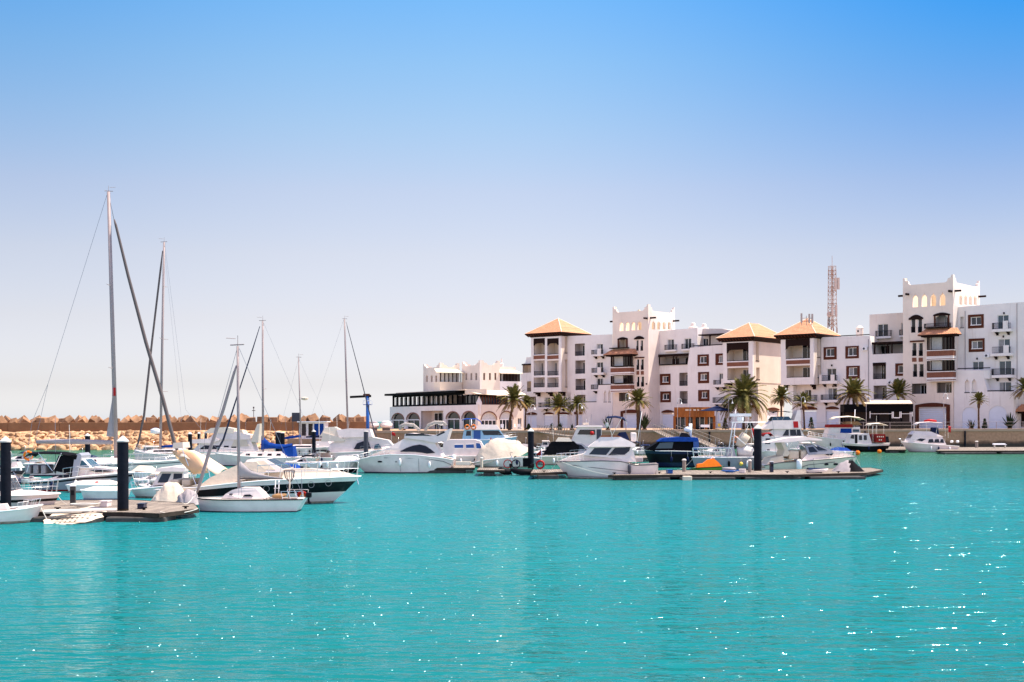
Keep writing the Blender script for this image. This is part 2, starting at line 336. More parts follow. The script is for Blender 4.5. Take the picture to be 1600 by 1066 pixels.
# ---------------------------------------------------------------- water
def watermat():
    m,n,p=nt('sea_water'); L=n.links; tc=n.nodes.new('ShaderNodeTexCoord')
    p.inputs['Roughness'].default_value=.10; p.inputs['IOR'].default_value=1.33; p.inputs['Specular IOR Level'].default_value=.6; p.inputs['Specular Tint'].default_value=(.22,.86,.97,1)
    # soft patches that break up the body colour ramp
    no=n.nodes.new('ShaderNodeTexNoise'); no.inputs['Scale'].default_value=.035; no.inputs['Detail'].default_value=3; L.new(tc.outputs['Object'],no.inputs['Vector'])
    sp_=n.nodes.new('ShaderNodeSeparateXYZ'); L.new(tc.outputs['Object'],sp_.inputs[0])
    # quay reflection and shade painted in: greener, darker along world Y, large soft patches
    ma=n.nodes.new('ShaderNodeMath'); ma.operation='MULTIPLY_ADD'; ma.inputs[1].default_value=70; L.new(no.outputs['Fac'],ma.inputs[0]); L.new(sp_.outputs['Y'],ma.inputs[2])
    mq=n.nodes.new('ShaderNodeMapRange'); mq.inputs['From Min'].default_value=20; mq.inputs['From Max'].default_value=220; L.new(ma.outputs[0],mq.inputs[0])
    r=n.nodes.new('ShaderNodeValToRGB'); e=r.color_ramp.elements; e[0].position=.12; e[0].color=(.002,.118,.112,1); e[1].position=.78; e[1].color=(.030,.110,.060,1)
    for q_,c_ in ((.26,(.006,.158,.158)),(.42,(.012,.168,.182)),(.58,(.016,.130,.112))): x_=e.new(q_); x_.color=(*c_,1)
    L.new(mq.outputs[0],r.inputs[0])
    def wv(scale,st,det,rough=.55):
        mp=n.nodes.new('ShaderNodeMapping'); mp.inputs['Scale'].default_value=st; mp.inputs['Rotation'].default_value=(0,0,rad(8)); L.new(tc.outputs['Object'],mp.inputs[0])
        q=n.nodes.new('ShaderNodeTexNoise'); q.inputs['Scale'].default_value=scale; q.inputs['Detail'].default_value=det; q.inputs['Roughness'].default_value=rough; L.new(mp.outputs[0],q.inputs['Vector']); return q.outputs['Fac']
    b1=n.nodes.new('ShaderNodeBump'); b1.inputs['Strength'].default_value=1; b1.inputs['Distance'].default_value=.35; L.new(wv(.8,(.32,1,1),2,.45),b1.inputs['Height'])
    b2=n.nodes.new('ShaderNodeBump'); b2.inputs['Strength'].default_value=1; b2.inputs['Distance'].default_value=.26; L.new(wv(2.7,(.34,1,1),2,.45),b2.inputs['Height']); L.new(b1.outputs[0],b2.inputs['Normal'])
    b3=n.nodes.new('ShaderNodeBump'); b3.inputs['Strength'].default_value=1; b3.inputs['Distance'].default_value=.03; L.new(wv(8,(.45,1,1),2,.5),b3.inputs['Height']); L.new(b2.outputs[0],b3.inputs['Normal'])
    # scattered steep wavelet facets that catch the sun
    vo=n.nodes.new('ShaderNodeTexVoronoi'); vo.inputs['Scale'].default_value=5.0; L.new(tc.outputs['Object'],vo.inputs['Vector'])
    sc_=n.nodes.new('ShaderNodeSeparateColor'); L.new(vo.outputs['Color'],sc_.inputs[0])
    m1=n.nodes.new('ShaderNodeMath'); m1.operation='LESS_THAN'; m1.inputs[1].default_value=.075; L.new(vo.outputs['Distance'],m1.inputs[0])
    m2=n.nodes.new('ShaderNodeMath'); m2.operation='GREATER_THAN'; m2.inputs[1].default_value=.55; L.new(sc_.outputs[0],m2.inputs[0])
    m3=n.nodes.new('ShaderNodeMath'); m3.operation='MULTIPLY'; L.new(m1.outputs[0],m3.inputs[0]); L.new(m2.outputs[0],m3.inputs[1])
    hv=(sd+Vector((0,-1,.09))).normalized()
    jv=n.nodes.new('ShaderNodeVectorMath'); jv.operation='MULTIPLY_ADD'; L.new(vo.outputs['Color'],jv.inputs[0]); jv.inputs[1].default_value=(.5,.5,.0); jv.inputs[2].default_value=(hv.x-.34,hv.y-.25,hv.z)
    nv=n.nodes.new('ShaderNodeVectorMath'); nv.operation='NORMALIZE'; L.new(jv.outputs[0],nv.inputs[0])
    mv=n.nodes.new('ShaderNodeMix'); mv.data_type='VECTOR'; L.new(m3.outputs[0],mv.inputs['Factor']); L.new(b3.outputs[0],mv.inputs[4]); L.new(nv.outputs[0],mv.inputs[5])
    rm=n.nodes.new('ShaderNodeMapRange'); rm.inputs['To Min'].default_value=.09; rm.inputs['To Max'].default_value=.36; L.new(m3.outputs[0],rm.inputs[0]); L.new(rm.outputs[0],p.inputs['Roughness'])
    # choppy water: body colour under a sky-reflecting skin whose strength levels off at grazing angles
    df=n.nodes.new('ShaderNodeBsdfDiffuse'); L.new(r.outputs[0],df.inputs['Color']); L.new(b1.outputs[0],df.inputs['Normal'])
    gl=n.nodes.new('ShaderNodeBsdfGlossy'); gl.inputs['Color'].default_value=(.60,.93,1,1); L.new(rm.outputs[0],gl.inputs['Roughness']); L.new(mv.outputs[1],gl.inputs['Normal'])
    fn=n.nodes.new('ShaderNodeFresnel'); fn.inputs['IOR'].default_value=1.33; L.new(b3.outputs[0],fn.inputs['Normal'])
    cl=n.nodes.new('ShaderNodeMapRange'); cl.inputs['From Min'].default_value=.02; cl.inputs['From Max'].default_value=.75; cl.inputs['To Min'].default_value=.04; cl.inputs['To Max'].default_value=.62; L.new(fn.outputs[0],cl.inputs[0])
    ms=n.nodes.new('ShaderNodeMixShader'); L.new(cl.outputs[0],ms.inputs[0]); L.new(df.outputs[0],ms.inputs[1]); L.new(gl.outputs[0],ms.inputs[2]); L.new(ms.outputs[0],n.nodes['Material Output'].inputs[0]); MATS['sea_water']=m
watermat()
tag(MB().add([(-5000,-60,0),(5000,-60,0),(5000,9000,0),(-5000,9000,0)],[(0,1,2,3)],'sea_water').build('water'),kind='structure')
# ---------------------------------------------------------------- promenade and quay wall
QY=180.0; XQ0=wat(548,703).x*QY/wat(548,703).y
mb=MB(); mb.box(XQ0,QY+.62,-3,260,420,G,'paving'); tag(mb.build('pavement'),kind='structure')
qw=empty('quay_wall',((XQ0+260)/2,QY,0),0,'long beige stone quay wall with dark tide stain below the promenade','wall')
mb=MB(); hw=(260-XQ0)/2; mb.box(-hw,0,-3,hw,.6,G-.32,'quay_stone'); mb.build('wall_face',qw)
mb=MB(); mb.box(-hw,-.12,G-.32,hw,.62,G+.06,'paving'); mb.build('coping',qw,bevel=.03)
for x_ in (wat(1507,703).x,wat(1345,703).x,wat(1100,703).x):
    mb=MB(); X=x_*QY/wat(1507,703).y-(XQ0+260)/2; mb.tube([(X,-.25,-2),(X,-.25,2.5)],.14,'pile_dark',8); mb.build('fender_post',qw)
# ---------------------------------------------------------------- breakwater
BW=empty('breakwater_wall',(-60,191.2,0),0,'long low orange concrete wall on top of the rock breakwater','wall')
mb=MB(); 
xa=-150
for i in range(16):
    mb.box(xa+60+i*8.0,0,2.2,xa+60+i*8.0+7.97,1.1,4.14+random.uniform(-.02,.02),'wall_concrete')
mb.build('parapet',BW,bevel=.04)
mb=MB(); rows=[]
for j,(y,z) in enumerate([(183.5,-1.2),(185.6,.2),(190.9,2.75),(196,3.0),(203,2.4),(212,-1)]):
    rows.append([(x,y+random.uniform(-.3,.3),z+random.uniform(-.15,.15)) for x in range(-170,-16,3)])
tag(mb.grid(rows,'boulder').build('ground'),kind='structure')
protos=[]
def rockmesh(seed):
    rnd=random.Random(seed); mb=MB(); mb.sphere((0,0,0),1,'boulder',14)
    ps=[Vector([rnd.gauss(0,1) for _ in range(3)]).normalized() for _ in range(9)]; ds=[rnd.uniform(.62,.86) for _ in ps]
    out=[]
    for v in mb.v:
        v=Vector(v)
        for p_,d in zip(ps,ds):
            k=v.dot(p_)-d
            if k>0: v-=p_*k*.9
        out.append((v.x*1.0,v.y*.8,v.z*.72))
    mb.v=out; return mb
rnd=random.Random(3); nrock=0; rocks=[]
rows_=[(185.3,.1,1.25),(186.3,.55,1.15),(187.3,1.05,1.05),(188.3,1.5,.95),(189.3,2.0,.85),(190.2,2.45,.8)]
for ri,(y,z,s) in enumerate(rows_):
    x=-90-rnd.random()
    while x<-20.5:
        k=s*rnd.uniform(.62,1.2); rocks.append((x,y+rnd.uniform(-.3,.3),z+rnd.uniform(-.12,.18),k)); x+=k*1.42
big=sorted(rocks,key=lambda r:-r[3]); keep=set(map(id,big[:300]))
P=[]
rest=MB()
RM=[rockmesh(i) for i in range(9)]
for r in rocks:
    if id(r) in keep:
        i=nrock%9
        if len(P)<9:
            o=RM[i].build('boulder',smooth='auto'); P.append(o)
            tag(o,'rounded tan boulder piled in the slope under the orange breakwater wall','rock','boulders of the breakwater slope')
        else:
            o=P[i].copy(); COL.objects.link(o)
        o.location=r[:3]; o.scale=(r[3]*.8,r[3]*.75,r[3]*.66); o.rotation_euler=(rnd.uniform(-.5,.5),rnd.uniform(-.4,.4),rnd.uniform(0,6.28)); nrock+=1
    else:
        M=Matrix.Translation(r[:3])@Matrix.Rotation(rnd.uniform(0,6.28),4,'Z')@Matrix.Diagonal((r[3]*.8,r[3]*.75,r[3]*.66,1)); q=RM[rnd.randrange(9)]
        rest.add([M@Vector(v) for v in q.v],q.f,'boulder')
tag(rest.build('small_rocks',smooth='auto'),'small tan stones filling the gaps of the breakwater slope','rocks',kind='stuff')
# concrete cubes
cp=[]
for s_ in range(3):
    mb=MB(); mb.box(-.8,-.8,-.8,.8,.8,.8,'cube_concrete'); cp.append(mb)
x=-92; k=0; proto=None
def cube(x,y,z,rot,s):
    global proto
    if proto is None:
        proto=cp[0].build('concrete_cube',bevel=.07); o=proto
        tag(o,'tilted weathered orange concrete cube lying on top of the breakwater','concrete block','concrete cubes along the breakwater crest')
    else:
        o=proto.copy(); COL.objects.link(o)
    o.location=(x,y,z); o.rotation_euler=rot; o.scale=(s,)*3
rnd=random.Random(11)
x=-90
while x<-22.5:
    fl=rnd.random()
    if fl<.35: rot=(rnd.uniform(-.1,.1),rnd.uniform(-.08,.08),rnd.uniform(-.5,.5)); z=4.35
    else: rot=(rnd.uniform(.3,.9),rnd.uniform(.45,.95),rnd.uniform(0,6.3)); z=4.3+rnd.uniform(-.1,.2)
    s=rnd.uniform(.62,.95); cube(x,193.4+rnd.uniform(-.3,.9),z-.15,rot,s); x+=rnd.uniform(1.5,2.5)*s
x=-91
while x<-22.5:
    cube(x,196.6+rnd.uniform(-.4,.4),3.9,(rnd.uniform(.2,.9),rnd.uniform(.3,.9),rnd.uniform(0,6.3)),1.1); x+=rnd.uniform(2.0,2.9)
# far hill
mb=MB(); rows=[]
for j in range(9):
    y=600+j*40; row=[]
    for i in range(25):
        x=-80+i*5; t=math.sin(math.pi*i/24)*math.sin(math.pi*j/8); row.append((x,y,-1+8.2*t*(1+.15*math.sin(i*1.7+j))))
    rows.append(row)
tag(mb.grid(rows,'hill_soil').build('hill',smooth=True),kind='structure')

# ---------------------------------------------------------------- buildings: local x along the front, y into the building, z up
class Bld:
    def __init__(s,name,label,cat,px,y0=0,ang=40,Y=None):
        s.a=rad(ang); ca,sa=math.cos(s.a),math.sin(s.a); s.D=Vector((ca,-sa,0)); s.E=Vector((sa,ca,0))
        if Y is None:   # front plane parallel to the common facade plane of the complex, y0 metres behind it
            O=pt(1490,672,195); O.z=0; O+=s.E*y0
            t=ray(px,672)[0]; # intersect vertical plane
            nx=s.E; k=O.dot(nx)/(nx.x*t+nx.y); O=Vector((t*k,k,0))
        else:
            O=pt(px,672,Y); O.z=0
        s.O=O; s.r=empty(name,(O.x,O.y,G),-s.a,label,cat)
    def f(s,px,py,y=0):
        dx,dz=ray(px,py); d=Vector((dx,1,0)); k=(s.O.dot(s.E)+y)/d.dot(s.E); P=d*k-s.O
        return (P.dot(s.D),H+dz*k-G)
    def s_(s,px,py,x=0):
        dx,dz=ray(px,py); d=Vector((dx,1,0)); k=(s.O.dot(s.D)+x)/d.dot(s.D); P=d*k-s.O
        return (P.dot(s.E),H+dz*k-G)
    def R(s,x0,y0,x1,y1,off=0,ax='f'):
        g=s.f if ax=='f' else s.s_; ym=(y0+y1)/2; xm=(x0+x1)/2
        return (g(x0,ym,off)[0],g(xm,y1,off)[1],g(x1,ym,off)[0],g(xm,y0,off)[1])   # a0,z0,a1,z1
def q4(r): return [(r[0],r[1]),(r[2],r[1]),(r[2],r[3]),(r[0],r[3])]
def to3(ax,off):
    return (lambda p,d=0:(p[0],off+d,p[1])) if ax=='f' else (lambda p,d=0:(off-d,p[0],p[1]))
def arch(r,rise,n=7,tip=0):
    a0,z0,a1,z1=r; c=(a0+a1)/2; w=(a1-a0)/2; L_=[(a0,z0),(a1,z0)]
    for i in range(n+1):
        t=math.pi*i/n; L_.append((c+w*math.cos(t),z1-rise+rise*math.sin(t)))
    if tip: L_.insert(2+(n+1)//2,(c,z1+tip))
    return L_
def panel(parent,name,ax,off,outline,holes,mat,depth=.35,skip=(),back=True,bevel=0):
    """wall panel lying in a vertical plane, real openings with reveals"""
    mb=MB(); T=to3(ax,off)
    fl=(ax=='s')
    tess([outline]+[h for h,_ in holes],lambda p:T(p),mat,mb,flip=True if ax=='f' else False)
    n=len(outline)
    for i in range(n):
        if i in skip: continue
        a,b=outline[i],outline[(i+1)%n]; mb.poly([T(a),T(b),T(b,depth),T(a,depth)],mat)
    if back: tess([outline]+[h for h,_ in holes],lambda p:T(p,depth),mat,mb)
    for h,d in holes:
        for i in range(len(h)):
            a,b=h[i],h[(i+1)%len(h)]; dd=depth if back else d; mb.poly([T(a),T(b),T(b,dd),T(a,dd)],mat)
    return mb.build(name,parent,bevel=bevel)
def ribox(mb,ax,off,a0,a1,d0,d1,z0,z1,m):
    if ax=='f': mb.box(a0,off+d0,z0,a1,off+d1,z1,m)
    else: mb.box(off-d1,a0,z0,off-d0,a1,z1,m)
def railing(parent,ax,off,a0,a1,z0,z1,d=0,sides=0,name='railing',gap=.14,mat='iron',t=.035):
    mb=MB(); ribox(mb,ax,off,a0,a1,d-.03,d+.03,z1-.06,z1,mat); ribox(mb,ax,off,a0,a1,d-.02,d+.02,z0+.04,z0+.09,mat)
    k=max(2,int((a1-a0)/gap))
    for i in range(k+1):
        x=a0+.02+(a1-a0-.04)*i/k; ribox(mb,ax,off,x-t/2,x+t/2,d-.015,d+.015,z0,z1-.03,mat)
    if sides:
        for x in (a0,a1):
            ribox(mb,ax,off,x-.03,x+.03,d,d+sides,z1-.06,z1,mat)
            kk=max(2,int(sides/gap))
            for i in range(kk): ribox(mb,ax,off,x-.015,x+.015,d+sides*i/kk,d+sides*i/kk+.03,z0,z1,mat)
    return mb.build(name,parent)
def window(par,ax,off,r,surround=None,frame='white_trim',mull=1,d=.22,sill=True,smat='brown_paint',curt=None,glass='glass_window'):
    a0,z0,a1,z1=r; mb=MB()
    if surround:
        A0,Z0,A1,Z1=surround
        # moulded brick surround standing 5 cm proud
        for (p,q,u,v) in ((A0,Z0,A1,z0-.02),(A0,z1+.02,A1,Z1),(A0,z0-.02,a0-.02,z1+.02),(a1+.02,z0-.02,A1,z1+.02)):
            ribox(mb,ax,off,p,u,-.06,.02,q,v,smat)
        ribox(mb,ax,off,a0-.05,a1+.05,-.14,d,z0-.06,z0+.06,'white_trim')
    f=.07
    for (p,q,u,v) in ((a0,z0,a1,z0+f),(a0,z1-f,a1,z1),(a0,z0+f,a0+f,z1-f),(a1-f,z0+f,a1,z1-f)):
        ribox(mb,ax,off,p,u,d-.06,d+.02,q,v,frame)
    for i in range(mull):
        c=a0+(a1-a0)*(i+1)/(mull+1); ribox(mb,ax,off,c-.04,c+.04,d-.05,d+.02,z0+f,z1-f,frame)
    w=mb.build('window',par)
    g=MB(); q=(len(bpy.data.objects)*37)%10; c_=(a0+a1)/2; sp={0:.5,3:.32,5:.5,8:.7}.get(q,0) if mull else 0
    if sp:
        x=a0+f*.7+(a1-a0-1.4*f)*sp; ribox(g,ax,off,a0+f*.7,x,d,d+.015,z0+f*.7,z1-f*.7,'pane_curtain' if q!=8 else glass); ribox(g,ax,off,x,a1-f*.7,d,d+.015,z0+f*.7,z1-f*.7,glass if q!=8 else 'pane_curtain')
    else: ribox(g,ax,off,a0+f*.7,a1-f*.7,d,d+.015,z0+f*.7,z1-f*.7,glass)
    g.build('pane',w)
    c=MB()
    if curt is not None:
        for p,q in curt:
            ribox(c,ax,off,a0+(a1-a0)*p,a0+(a1-a0)*q,d+.08,d+.1,z0,z1,'curtain')
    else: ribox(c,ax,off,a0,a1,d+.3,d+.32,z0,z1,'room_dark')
    return w
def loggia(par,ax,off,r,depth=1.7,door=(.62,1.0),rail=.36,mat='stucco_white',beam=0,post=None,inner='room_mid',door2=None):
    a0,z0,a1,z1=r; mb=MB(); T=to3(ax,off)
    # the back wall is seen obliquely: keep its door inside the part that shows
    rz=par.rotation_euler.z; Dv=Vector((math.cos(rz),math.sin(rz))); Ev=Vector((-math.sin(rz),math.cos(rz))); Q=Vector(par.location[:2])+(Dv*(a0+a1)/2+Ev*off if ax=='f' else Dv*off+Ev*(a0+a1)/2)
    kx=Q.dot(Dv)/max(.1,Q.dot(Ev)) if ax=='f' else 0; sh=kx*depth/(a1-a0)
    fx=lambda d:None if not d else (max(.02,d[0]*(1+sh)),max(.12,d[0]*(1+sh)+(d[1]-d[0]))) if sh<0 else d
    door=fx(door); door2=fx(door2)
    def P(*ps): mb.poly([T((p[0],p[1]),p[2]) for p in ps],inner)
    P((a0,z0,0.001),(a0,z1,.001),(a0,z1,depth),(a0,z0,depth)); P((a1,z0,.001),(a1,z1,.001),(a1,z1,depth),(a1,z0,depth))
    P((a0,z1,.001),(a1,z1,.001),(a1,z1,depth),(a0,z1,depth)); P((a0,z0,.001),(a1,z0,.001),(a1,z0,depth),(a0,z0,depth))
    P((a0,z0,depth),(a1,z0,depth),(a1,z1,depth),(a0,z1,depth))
    w=a1-a0; h=z1-z0
    for dr in [d for d in (door,door2) if d]:
        p,q=a0+w*dr[0],a0+w*dr[1]-.02
        ribox(mb,ax,off,p,p+.07,depth-.08,depth-.01,z0,z0+h*.86,'white_trim'); ribox(mb,ax,off,(p+q)/2-.03,(p+q)/2+.03,depth-.08,depth-.01,z0,z0+h*.86,'white_trim'); ribox(mb,ax,off,p,q,depth-.08,depth-.01,z0+h*.86,z0+h*.9,'white_trim')
    lo=mb.build('loggia',par)
    for dr in [d for d in (door,door2) if d]:
        p,q=a0+w*dr[0],a0+w*dr[1]-.02
        g=MB(); ribox(g,ax,off,p+.05,q,depth-.05,depth-.03,z0,z0+h*.86,'glass_dark'); g.build('balcony_door',lo)
    if rail: railing(lo,ax,off,a0+.03,a1-.03,z0+.02,z0+h*rail,.1)
    if beam:
        b=MB(); ribox(b,ax,off,a0+.01,a1-.01,-.1,.25,z1-beam,z1-.01,'dark_wood')
        k=.5
        b.build('wooden_beam',lo)
    return lo
def balcony(B,par,r_slab,proj=1.1,off=0,rails=(),blocks=(),corb=True,mat='stucco_white',fullrail=None):
    """slab standing out from the wall; rails / blocks = (x0px,x1px,ytop px)"""
    y=off-proj; a0,z0,a1,z1=B.R(*r_slab,off=y)
    mb=MB(); mb.box(a0,y,z0,a1,off+.02,z1,mat)
    for x0,x1,yt in blocks:
        q=B.R(x0,yt,x1,r_slab[1],off=y); mb.box(q[0],y+.002,z1,q[2],y+.2,q[3],mat)
        if x0-r_slab[0]<3: mb.box(q[0]+.002,y+.2,z1,q[0]+.2,off,q[3]-.002,mat)
    b=mb.build('balcony',par,bevel=.03)
    for x0,x1,yt in rails:
        q=B.R(x0,yt,x1,r_slab[1],off=y); railing(b,'f',y,q[0],q[2],z1,q[3],.06,sides=proj-.1 if not blocks or x0-r_slab[0]<3 else 0)
    if corb:
        for fx in (.2,.78):
            x=a0+(a1-a0)*fx; c=MB()
            for i,(l,h) in enumerate(((.9,.16),(.55,.16),(.3,.16))):
                c.box(x-.14,off-l,z0-.16*(i+1),x+.14,off+.02,z0-.16*i-.002,'dark_wood')
            c.build('corbel',b)
    return b
def lintel(B,par,x0,y0,x1,y1,off=0,ax='f',mat='brown_paint',rise=.6,d=.12):
    a0,z0,a1,z1=B.R(x0,y0,x1,y1,off,ax); mb=MB(); T=to3(ax,off); h=z1-z0; n=8
    up=[(a0+(a1-a0)*i/n,z0+h*(1-rise)+h*rise*math.sin(math.pi*i/n)) for i in range(n+1)]
    ol=[(a0,z0)]+[(a1,z0)]+up[::-1]
    tess([ol],lambda p:T(p,-d),mat,mb,flip=True)
    for i in range(len(ol)):
        a,b=ol[i],ol[(i+1)%len(ol)]; mb.poly([T(a,-d),T(b,-d),T(b,.01),T(a,.01)],mat)
    return mb.build('lintel',par)
def shutter(B,par,x0,y0,x1,y1,off=0,ax='f',mat='shutter_white',name='shutter',archrise=0):
    r=B.R(x0,y0,x1,y1,off,ax); mb=MB(); n=int((r[3]-max(0,r[1]))/.32)
    for i in range(n):
        z=max(0,r[1])+i*.32; ribox(mb,ax,off,r[0],r[2],.06,.12,z+.008,z+.312,mat)
    return mb.build(name,par)
def opening(r): return q4(r)
def body(B,outline_px,holes,off=0,depth=9,mat='stucco_white',name='wall',side=None,skipidx=()):
    ol=[B.f(x,y,off) for x,y in outline_px]
    return panel(B.r,name,'f',off,ol,holes,mat,depth=depth,skip=skipidx,back=False)
def tower(B,W_,D_,top,floor,fh,sh,mat='stucco_pink',t=.4,z0=0,fholes=(),sidez=0,shaft='stucco_tower'):
    """four crenellated walls round an open roof terrace"""
    def ol(w,base): 
        H_=top
        return [(0,base),(w,base),(w,H_+1.15),(w-.3,H_+1.15),(w-.42,H_+.72),(w-.85,H_+.62),(w-.95,H_+.2),(w-1.3,H_),(1.3,H_),(.95,H_+.2),(.85,H_+.62),(.42,H_+.72),(.3,H_+1.15),(0,H_+1.15)]
    x0=-W_
    def sh_(o,dx): return [(p[0]+dx,p[1]) for p in o]
    panel(B.r,'front_wall','f',0,sh_(ol(W_,z0),x0),list(fholes)+[(h,t) for h in fh],shaft,depth=t)
    o=ol(D_,z0); o=[(p[0],p[1]) for p in o]
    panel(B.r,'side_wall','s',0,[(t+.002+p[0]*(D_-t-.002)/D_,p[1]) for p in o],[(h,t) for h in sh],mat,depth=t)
    mb=MB()
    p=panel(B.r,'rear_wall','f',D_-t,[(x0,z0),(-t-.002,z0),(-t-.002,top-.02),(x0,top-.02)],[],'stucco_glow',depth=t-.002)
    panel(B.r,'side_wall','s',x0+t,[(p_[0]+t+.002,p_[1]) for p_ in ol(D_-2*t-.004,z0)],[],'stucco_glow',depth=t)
    mb.box(x0+t+.002,t+.002,floor-.25,-t-.002,D_-t-.004,floor,'stucco_cream'); mb.build('roof_deck',B.r)
def beams(B,pts):
    for a,b in pts:
        mb=MB(); mb.bar(a,b,.3,.3,'dark_wood'); mb.build('projecting_beam',B.r)
def hiproof(par,x0,x1,y0,y1,z,h,eave=.7,fascia=.75,mat='roof_tile',ridge=0,inset=.75):
    mb=MB(); X0,X1,Y0,Y1=x0-eave,x1+eave,y0-eave,y1+eave; cx,cy=(X0+X1)/2,(Y0+Y1)/2
    if ridge: P1=(cx,cy-ridge/2,z+h); P2=(cx,cy+ridge/2,z+h)
    else: P1=P2=(cx,cy,z+h)
    # roof shell with tile courses: each slope stepped in thin courses
    def slope(a,b,c,d,n=12):   # eave a->b, ridge d->c
        a,b,c,d=map(Vector,(a,b,c,d))
        for i in range(n):
            t0,t1=i/n,(i+1)/n; l0,r0=a.lerp(d,t0),b.lerp(c,t0); l1,r1=a.lerp(d,t1),b.lerp(c,t1); up=Vector((0,0,.05))
            mb.poly([l0+up,r0+up,r1,l1],mat); mb.poly([l0,r0,r0+up,l0+up],mat)
    slope((X0,Y0,z),(X1,Y0,z),P1,P1); slope((X1,Y0,z),(X1,Y1,z),P2,P1); slope((X1,Y1,z),(X0,Y1,z),P2,P2); slope((X0,Y1,z),(X0,Y0,z),P1,P2)
    for a,b in (((X0,Y0,z),P1),((X1,Y0,z),P1),((X1,Y1,z),P2),((X0,Y1,z),P2)):
        mb.tube([a,b],.09,'awning_cream',6)
    o=mb.build('roof',par)
    fb=MB()
    rows=[[(X0,Y0,z),(X1,Y0,z),(X1,Y1,z),(X0,Y1,z)],[(X0,Y0,z-.18),(X1,Y0,z-.18),(X1,Y1,z-.18),(X0,Y1,z-.18)],
      [(x0-.05,y0-.05,z-fascia),(x1+.05,y0-.05,z-fascia),(x1+.05,y1+.05,z-fascia),(x0-.05,y1+.05,z-fascia)]]
    fb.grid(rows,'dark_wood',True); fb.poly(rows[2],'dark_wood')
    for k in range(int((X1-X0)/.6)):
        x=X0+.3+k*.6; fb.bar((x,Y0+.02,z-.22),(x,y0-.04,z-fascia*.8),.12,.16,'brown_paint')
    fb.build('eaves',o)
    return o
def ring(a,off,d): return a
# ============================================================ right tower
def ogee(B,x0,x1,ytop,ybot,tip,off=0,ax='f'):
    r=B.R(x0,ytop,x1,ybot,off,ax); g=B.f if ax=='f' else B.s_
    zt=g((x0+x1)/2,tip,off)[1]; a0,z0,a1,z1=r; c=(a0+a1)/2; w=(a1-a0)/2; h=zt-z1
    return [(a0,z0),(a1,z0),(a1,z1),(c+w*.72,z1+h*.32),(c+w*.22,z1+h*.55),(c,z1+h),(c-w*.22,z1+h*.55),(c-w*.72,z1+h*.32),(a0,z1)]
def twin(B,par,xs,y0,y1,off=0):
    hs=[]
    for x0,x1 in xs:
        r=B.R(x0,y0,x1,y1,off); window(par,'f',off,r,mull=0,frame='iron' if False else 'white_trim',d=.2,glass='glass_dark')
        railing(par,'f',off,r[0],r[2],r[1],r[1]+(r[3]-r[1])*.42,.02,gap=.09,t=.05); hs.append((q4(r),.25))
    return hs
def bay(B,par,x0,x1,rows,proj=1.3,bot=None,xr=None):
    """projecting glazed bay; rows=list of (kind,ytop,ybot) in pixels of its front plane"""
    y=-proj; a0=B.f(x0,rows[0][1],y)[0]; a1=B.f(x1,rows[0][1],y)[0]; xm=(x0+x1)/2
    mb=MB(); g=MB(); ir=MB(); GL=[]
    zz=lambda p:B.f(xm,p,y)[1]
    ztop=zz(rows[0][1]); zb=zz(rows[-1][2])
    prev=ztop
    for kind,yt,yb in rows:
        zt,z_=zz(yt),zz(yb)
        if kind=='g':
            ir.box(a0+.03,y+.02,z_-.04,a1-.03,-.002,z_+.08,'dark_wood')
            for fx in (0,.07,.15,.66,.78,.9,1): 
                x=a0+.08+(a1-a0-.16)*fx; ir.box(x-.06,y+.02,z_+.08,x+.06,y+.14,zt,'dark_wood')
            for yy in (.35,.75): ir.box(a1-.14,y*yy-.05,z_+.08,a1-.03,y*yy+.05,zt,'dark_wood'); ir.box(a0+.03,y*yy-.05,z_+.08,a0+.14,y*yy+.05,zt,'dark_wood')
            g.box(a0+.2,-.36,z_+.05,a0+(a1-a0)*.5,-.30,zt,'curtain'); g.box(a0+(a1-a0)*.5,-.35,z_+.05,a1-.2,-.30,zt,'glass_dark'); GL.append(g); g=MB()
        elif kind=='b': mb.box(a0,y,z_,a1,-.002,zt,'brick'); mb.box(a0-.06,y-.06,zt,a1+.06,-.002,zt+.12,'stucco_white'); mb.box(a0-.04,y-.04,z_-.12,a1+.04,-.002,z_,'stucco_white')
        elif kind=='s': mb.box(a0-.05,y-.05,z_,a1+.05,-.002,zt,'stucco_white')
    b=mb.build('bay_balcony',par); ir.build('wooden_posts',b); [q.build('balcony_door',b) for q in GL]; return b,a0,a1,ztop,zb
def canopy(par,a0,a1,proj,z0,z1,mat='roof_tile',ins=.6,y=0,name='canopy'):
    mb=MB(); n=7; 
    lo=[(a0,y,z0),(a0,y-proj,z0),(a1,y-proj,z0),(a1,y,z0)]; hi=[(a0+ins,y,z1),(a0+ins,y-.25,z1),(a1-ins,y-.25,z1),(a1-ins,y,z1)]
    for k in range(3):
        a,b,c,d=map(Vector,(lo[k],lo[k+1],hi[k+1],hi[k]))
        for i in range(n):
            t0,t1=i/n,(i+1)/n; l0,r0,l1,r1=a.lerp(d,t0),b.lerp(c,t0),a.lerp(d,t1),b.lerp(c,t1); up=Vector((0,0,.04)); mb.poly([l0+up,r0+up,r1,l1],mat); mb.poly([l0,r0,r0+up,l0+up],mat)
        if k==1:
            m_=int((a1-a0)/.28)
            for i in range(m_+1):
                t=i/m_; mb.tube([a.lerp(b,t)+Vector((0,0,.03)),d.lerp(c,t)+Vector((0,0,.02))],.06,mat,5)
    o=mb.build(name,par); e=MB(); e.box(a0-.02,y-proj-.02,z0-.12,a1+.02,y,z0-.002,'dark_wood'); e.box(a0+.35,y-proj+.35,z0-.32,a1-.35,y-.001,z0-.122,'dark_wood'); e.build('eaves',o); return o
T2=Bld('tower_building','tall white tower with glowing pointed arches, right of the black pavilion','building',1490,0)
B=T2
top=B.f(1455,443)[1]; fl=B.f(1452,482)[1]
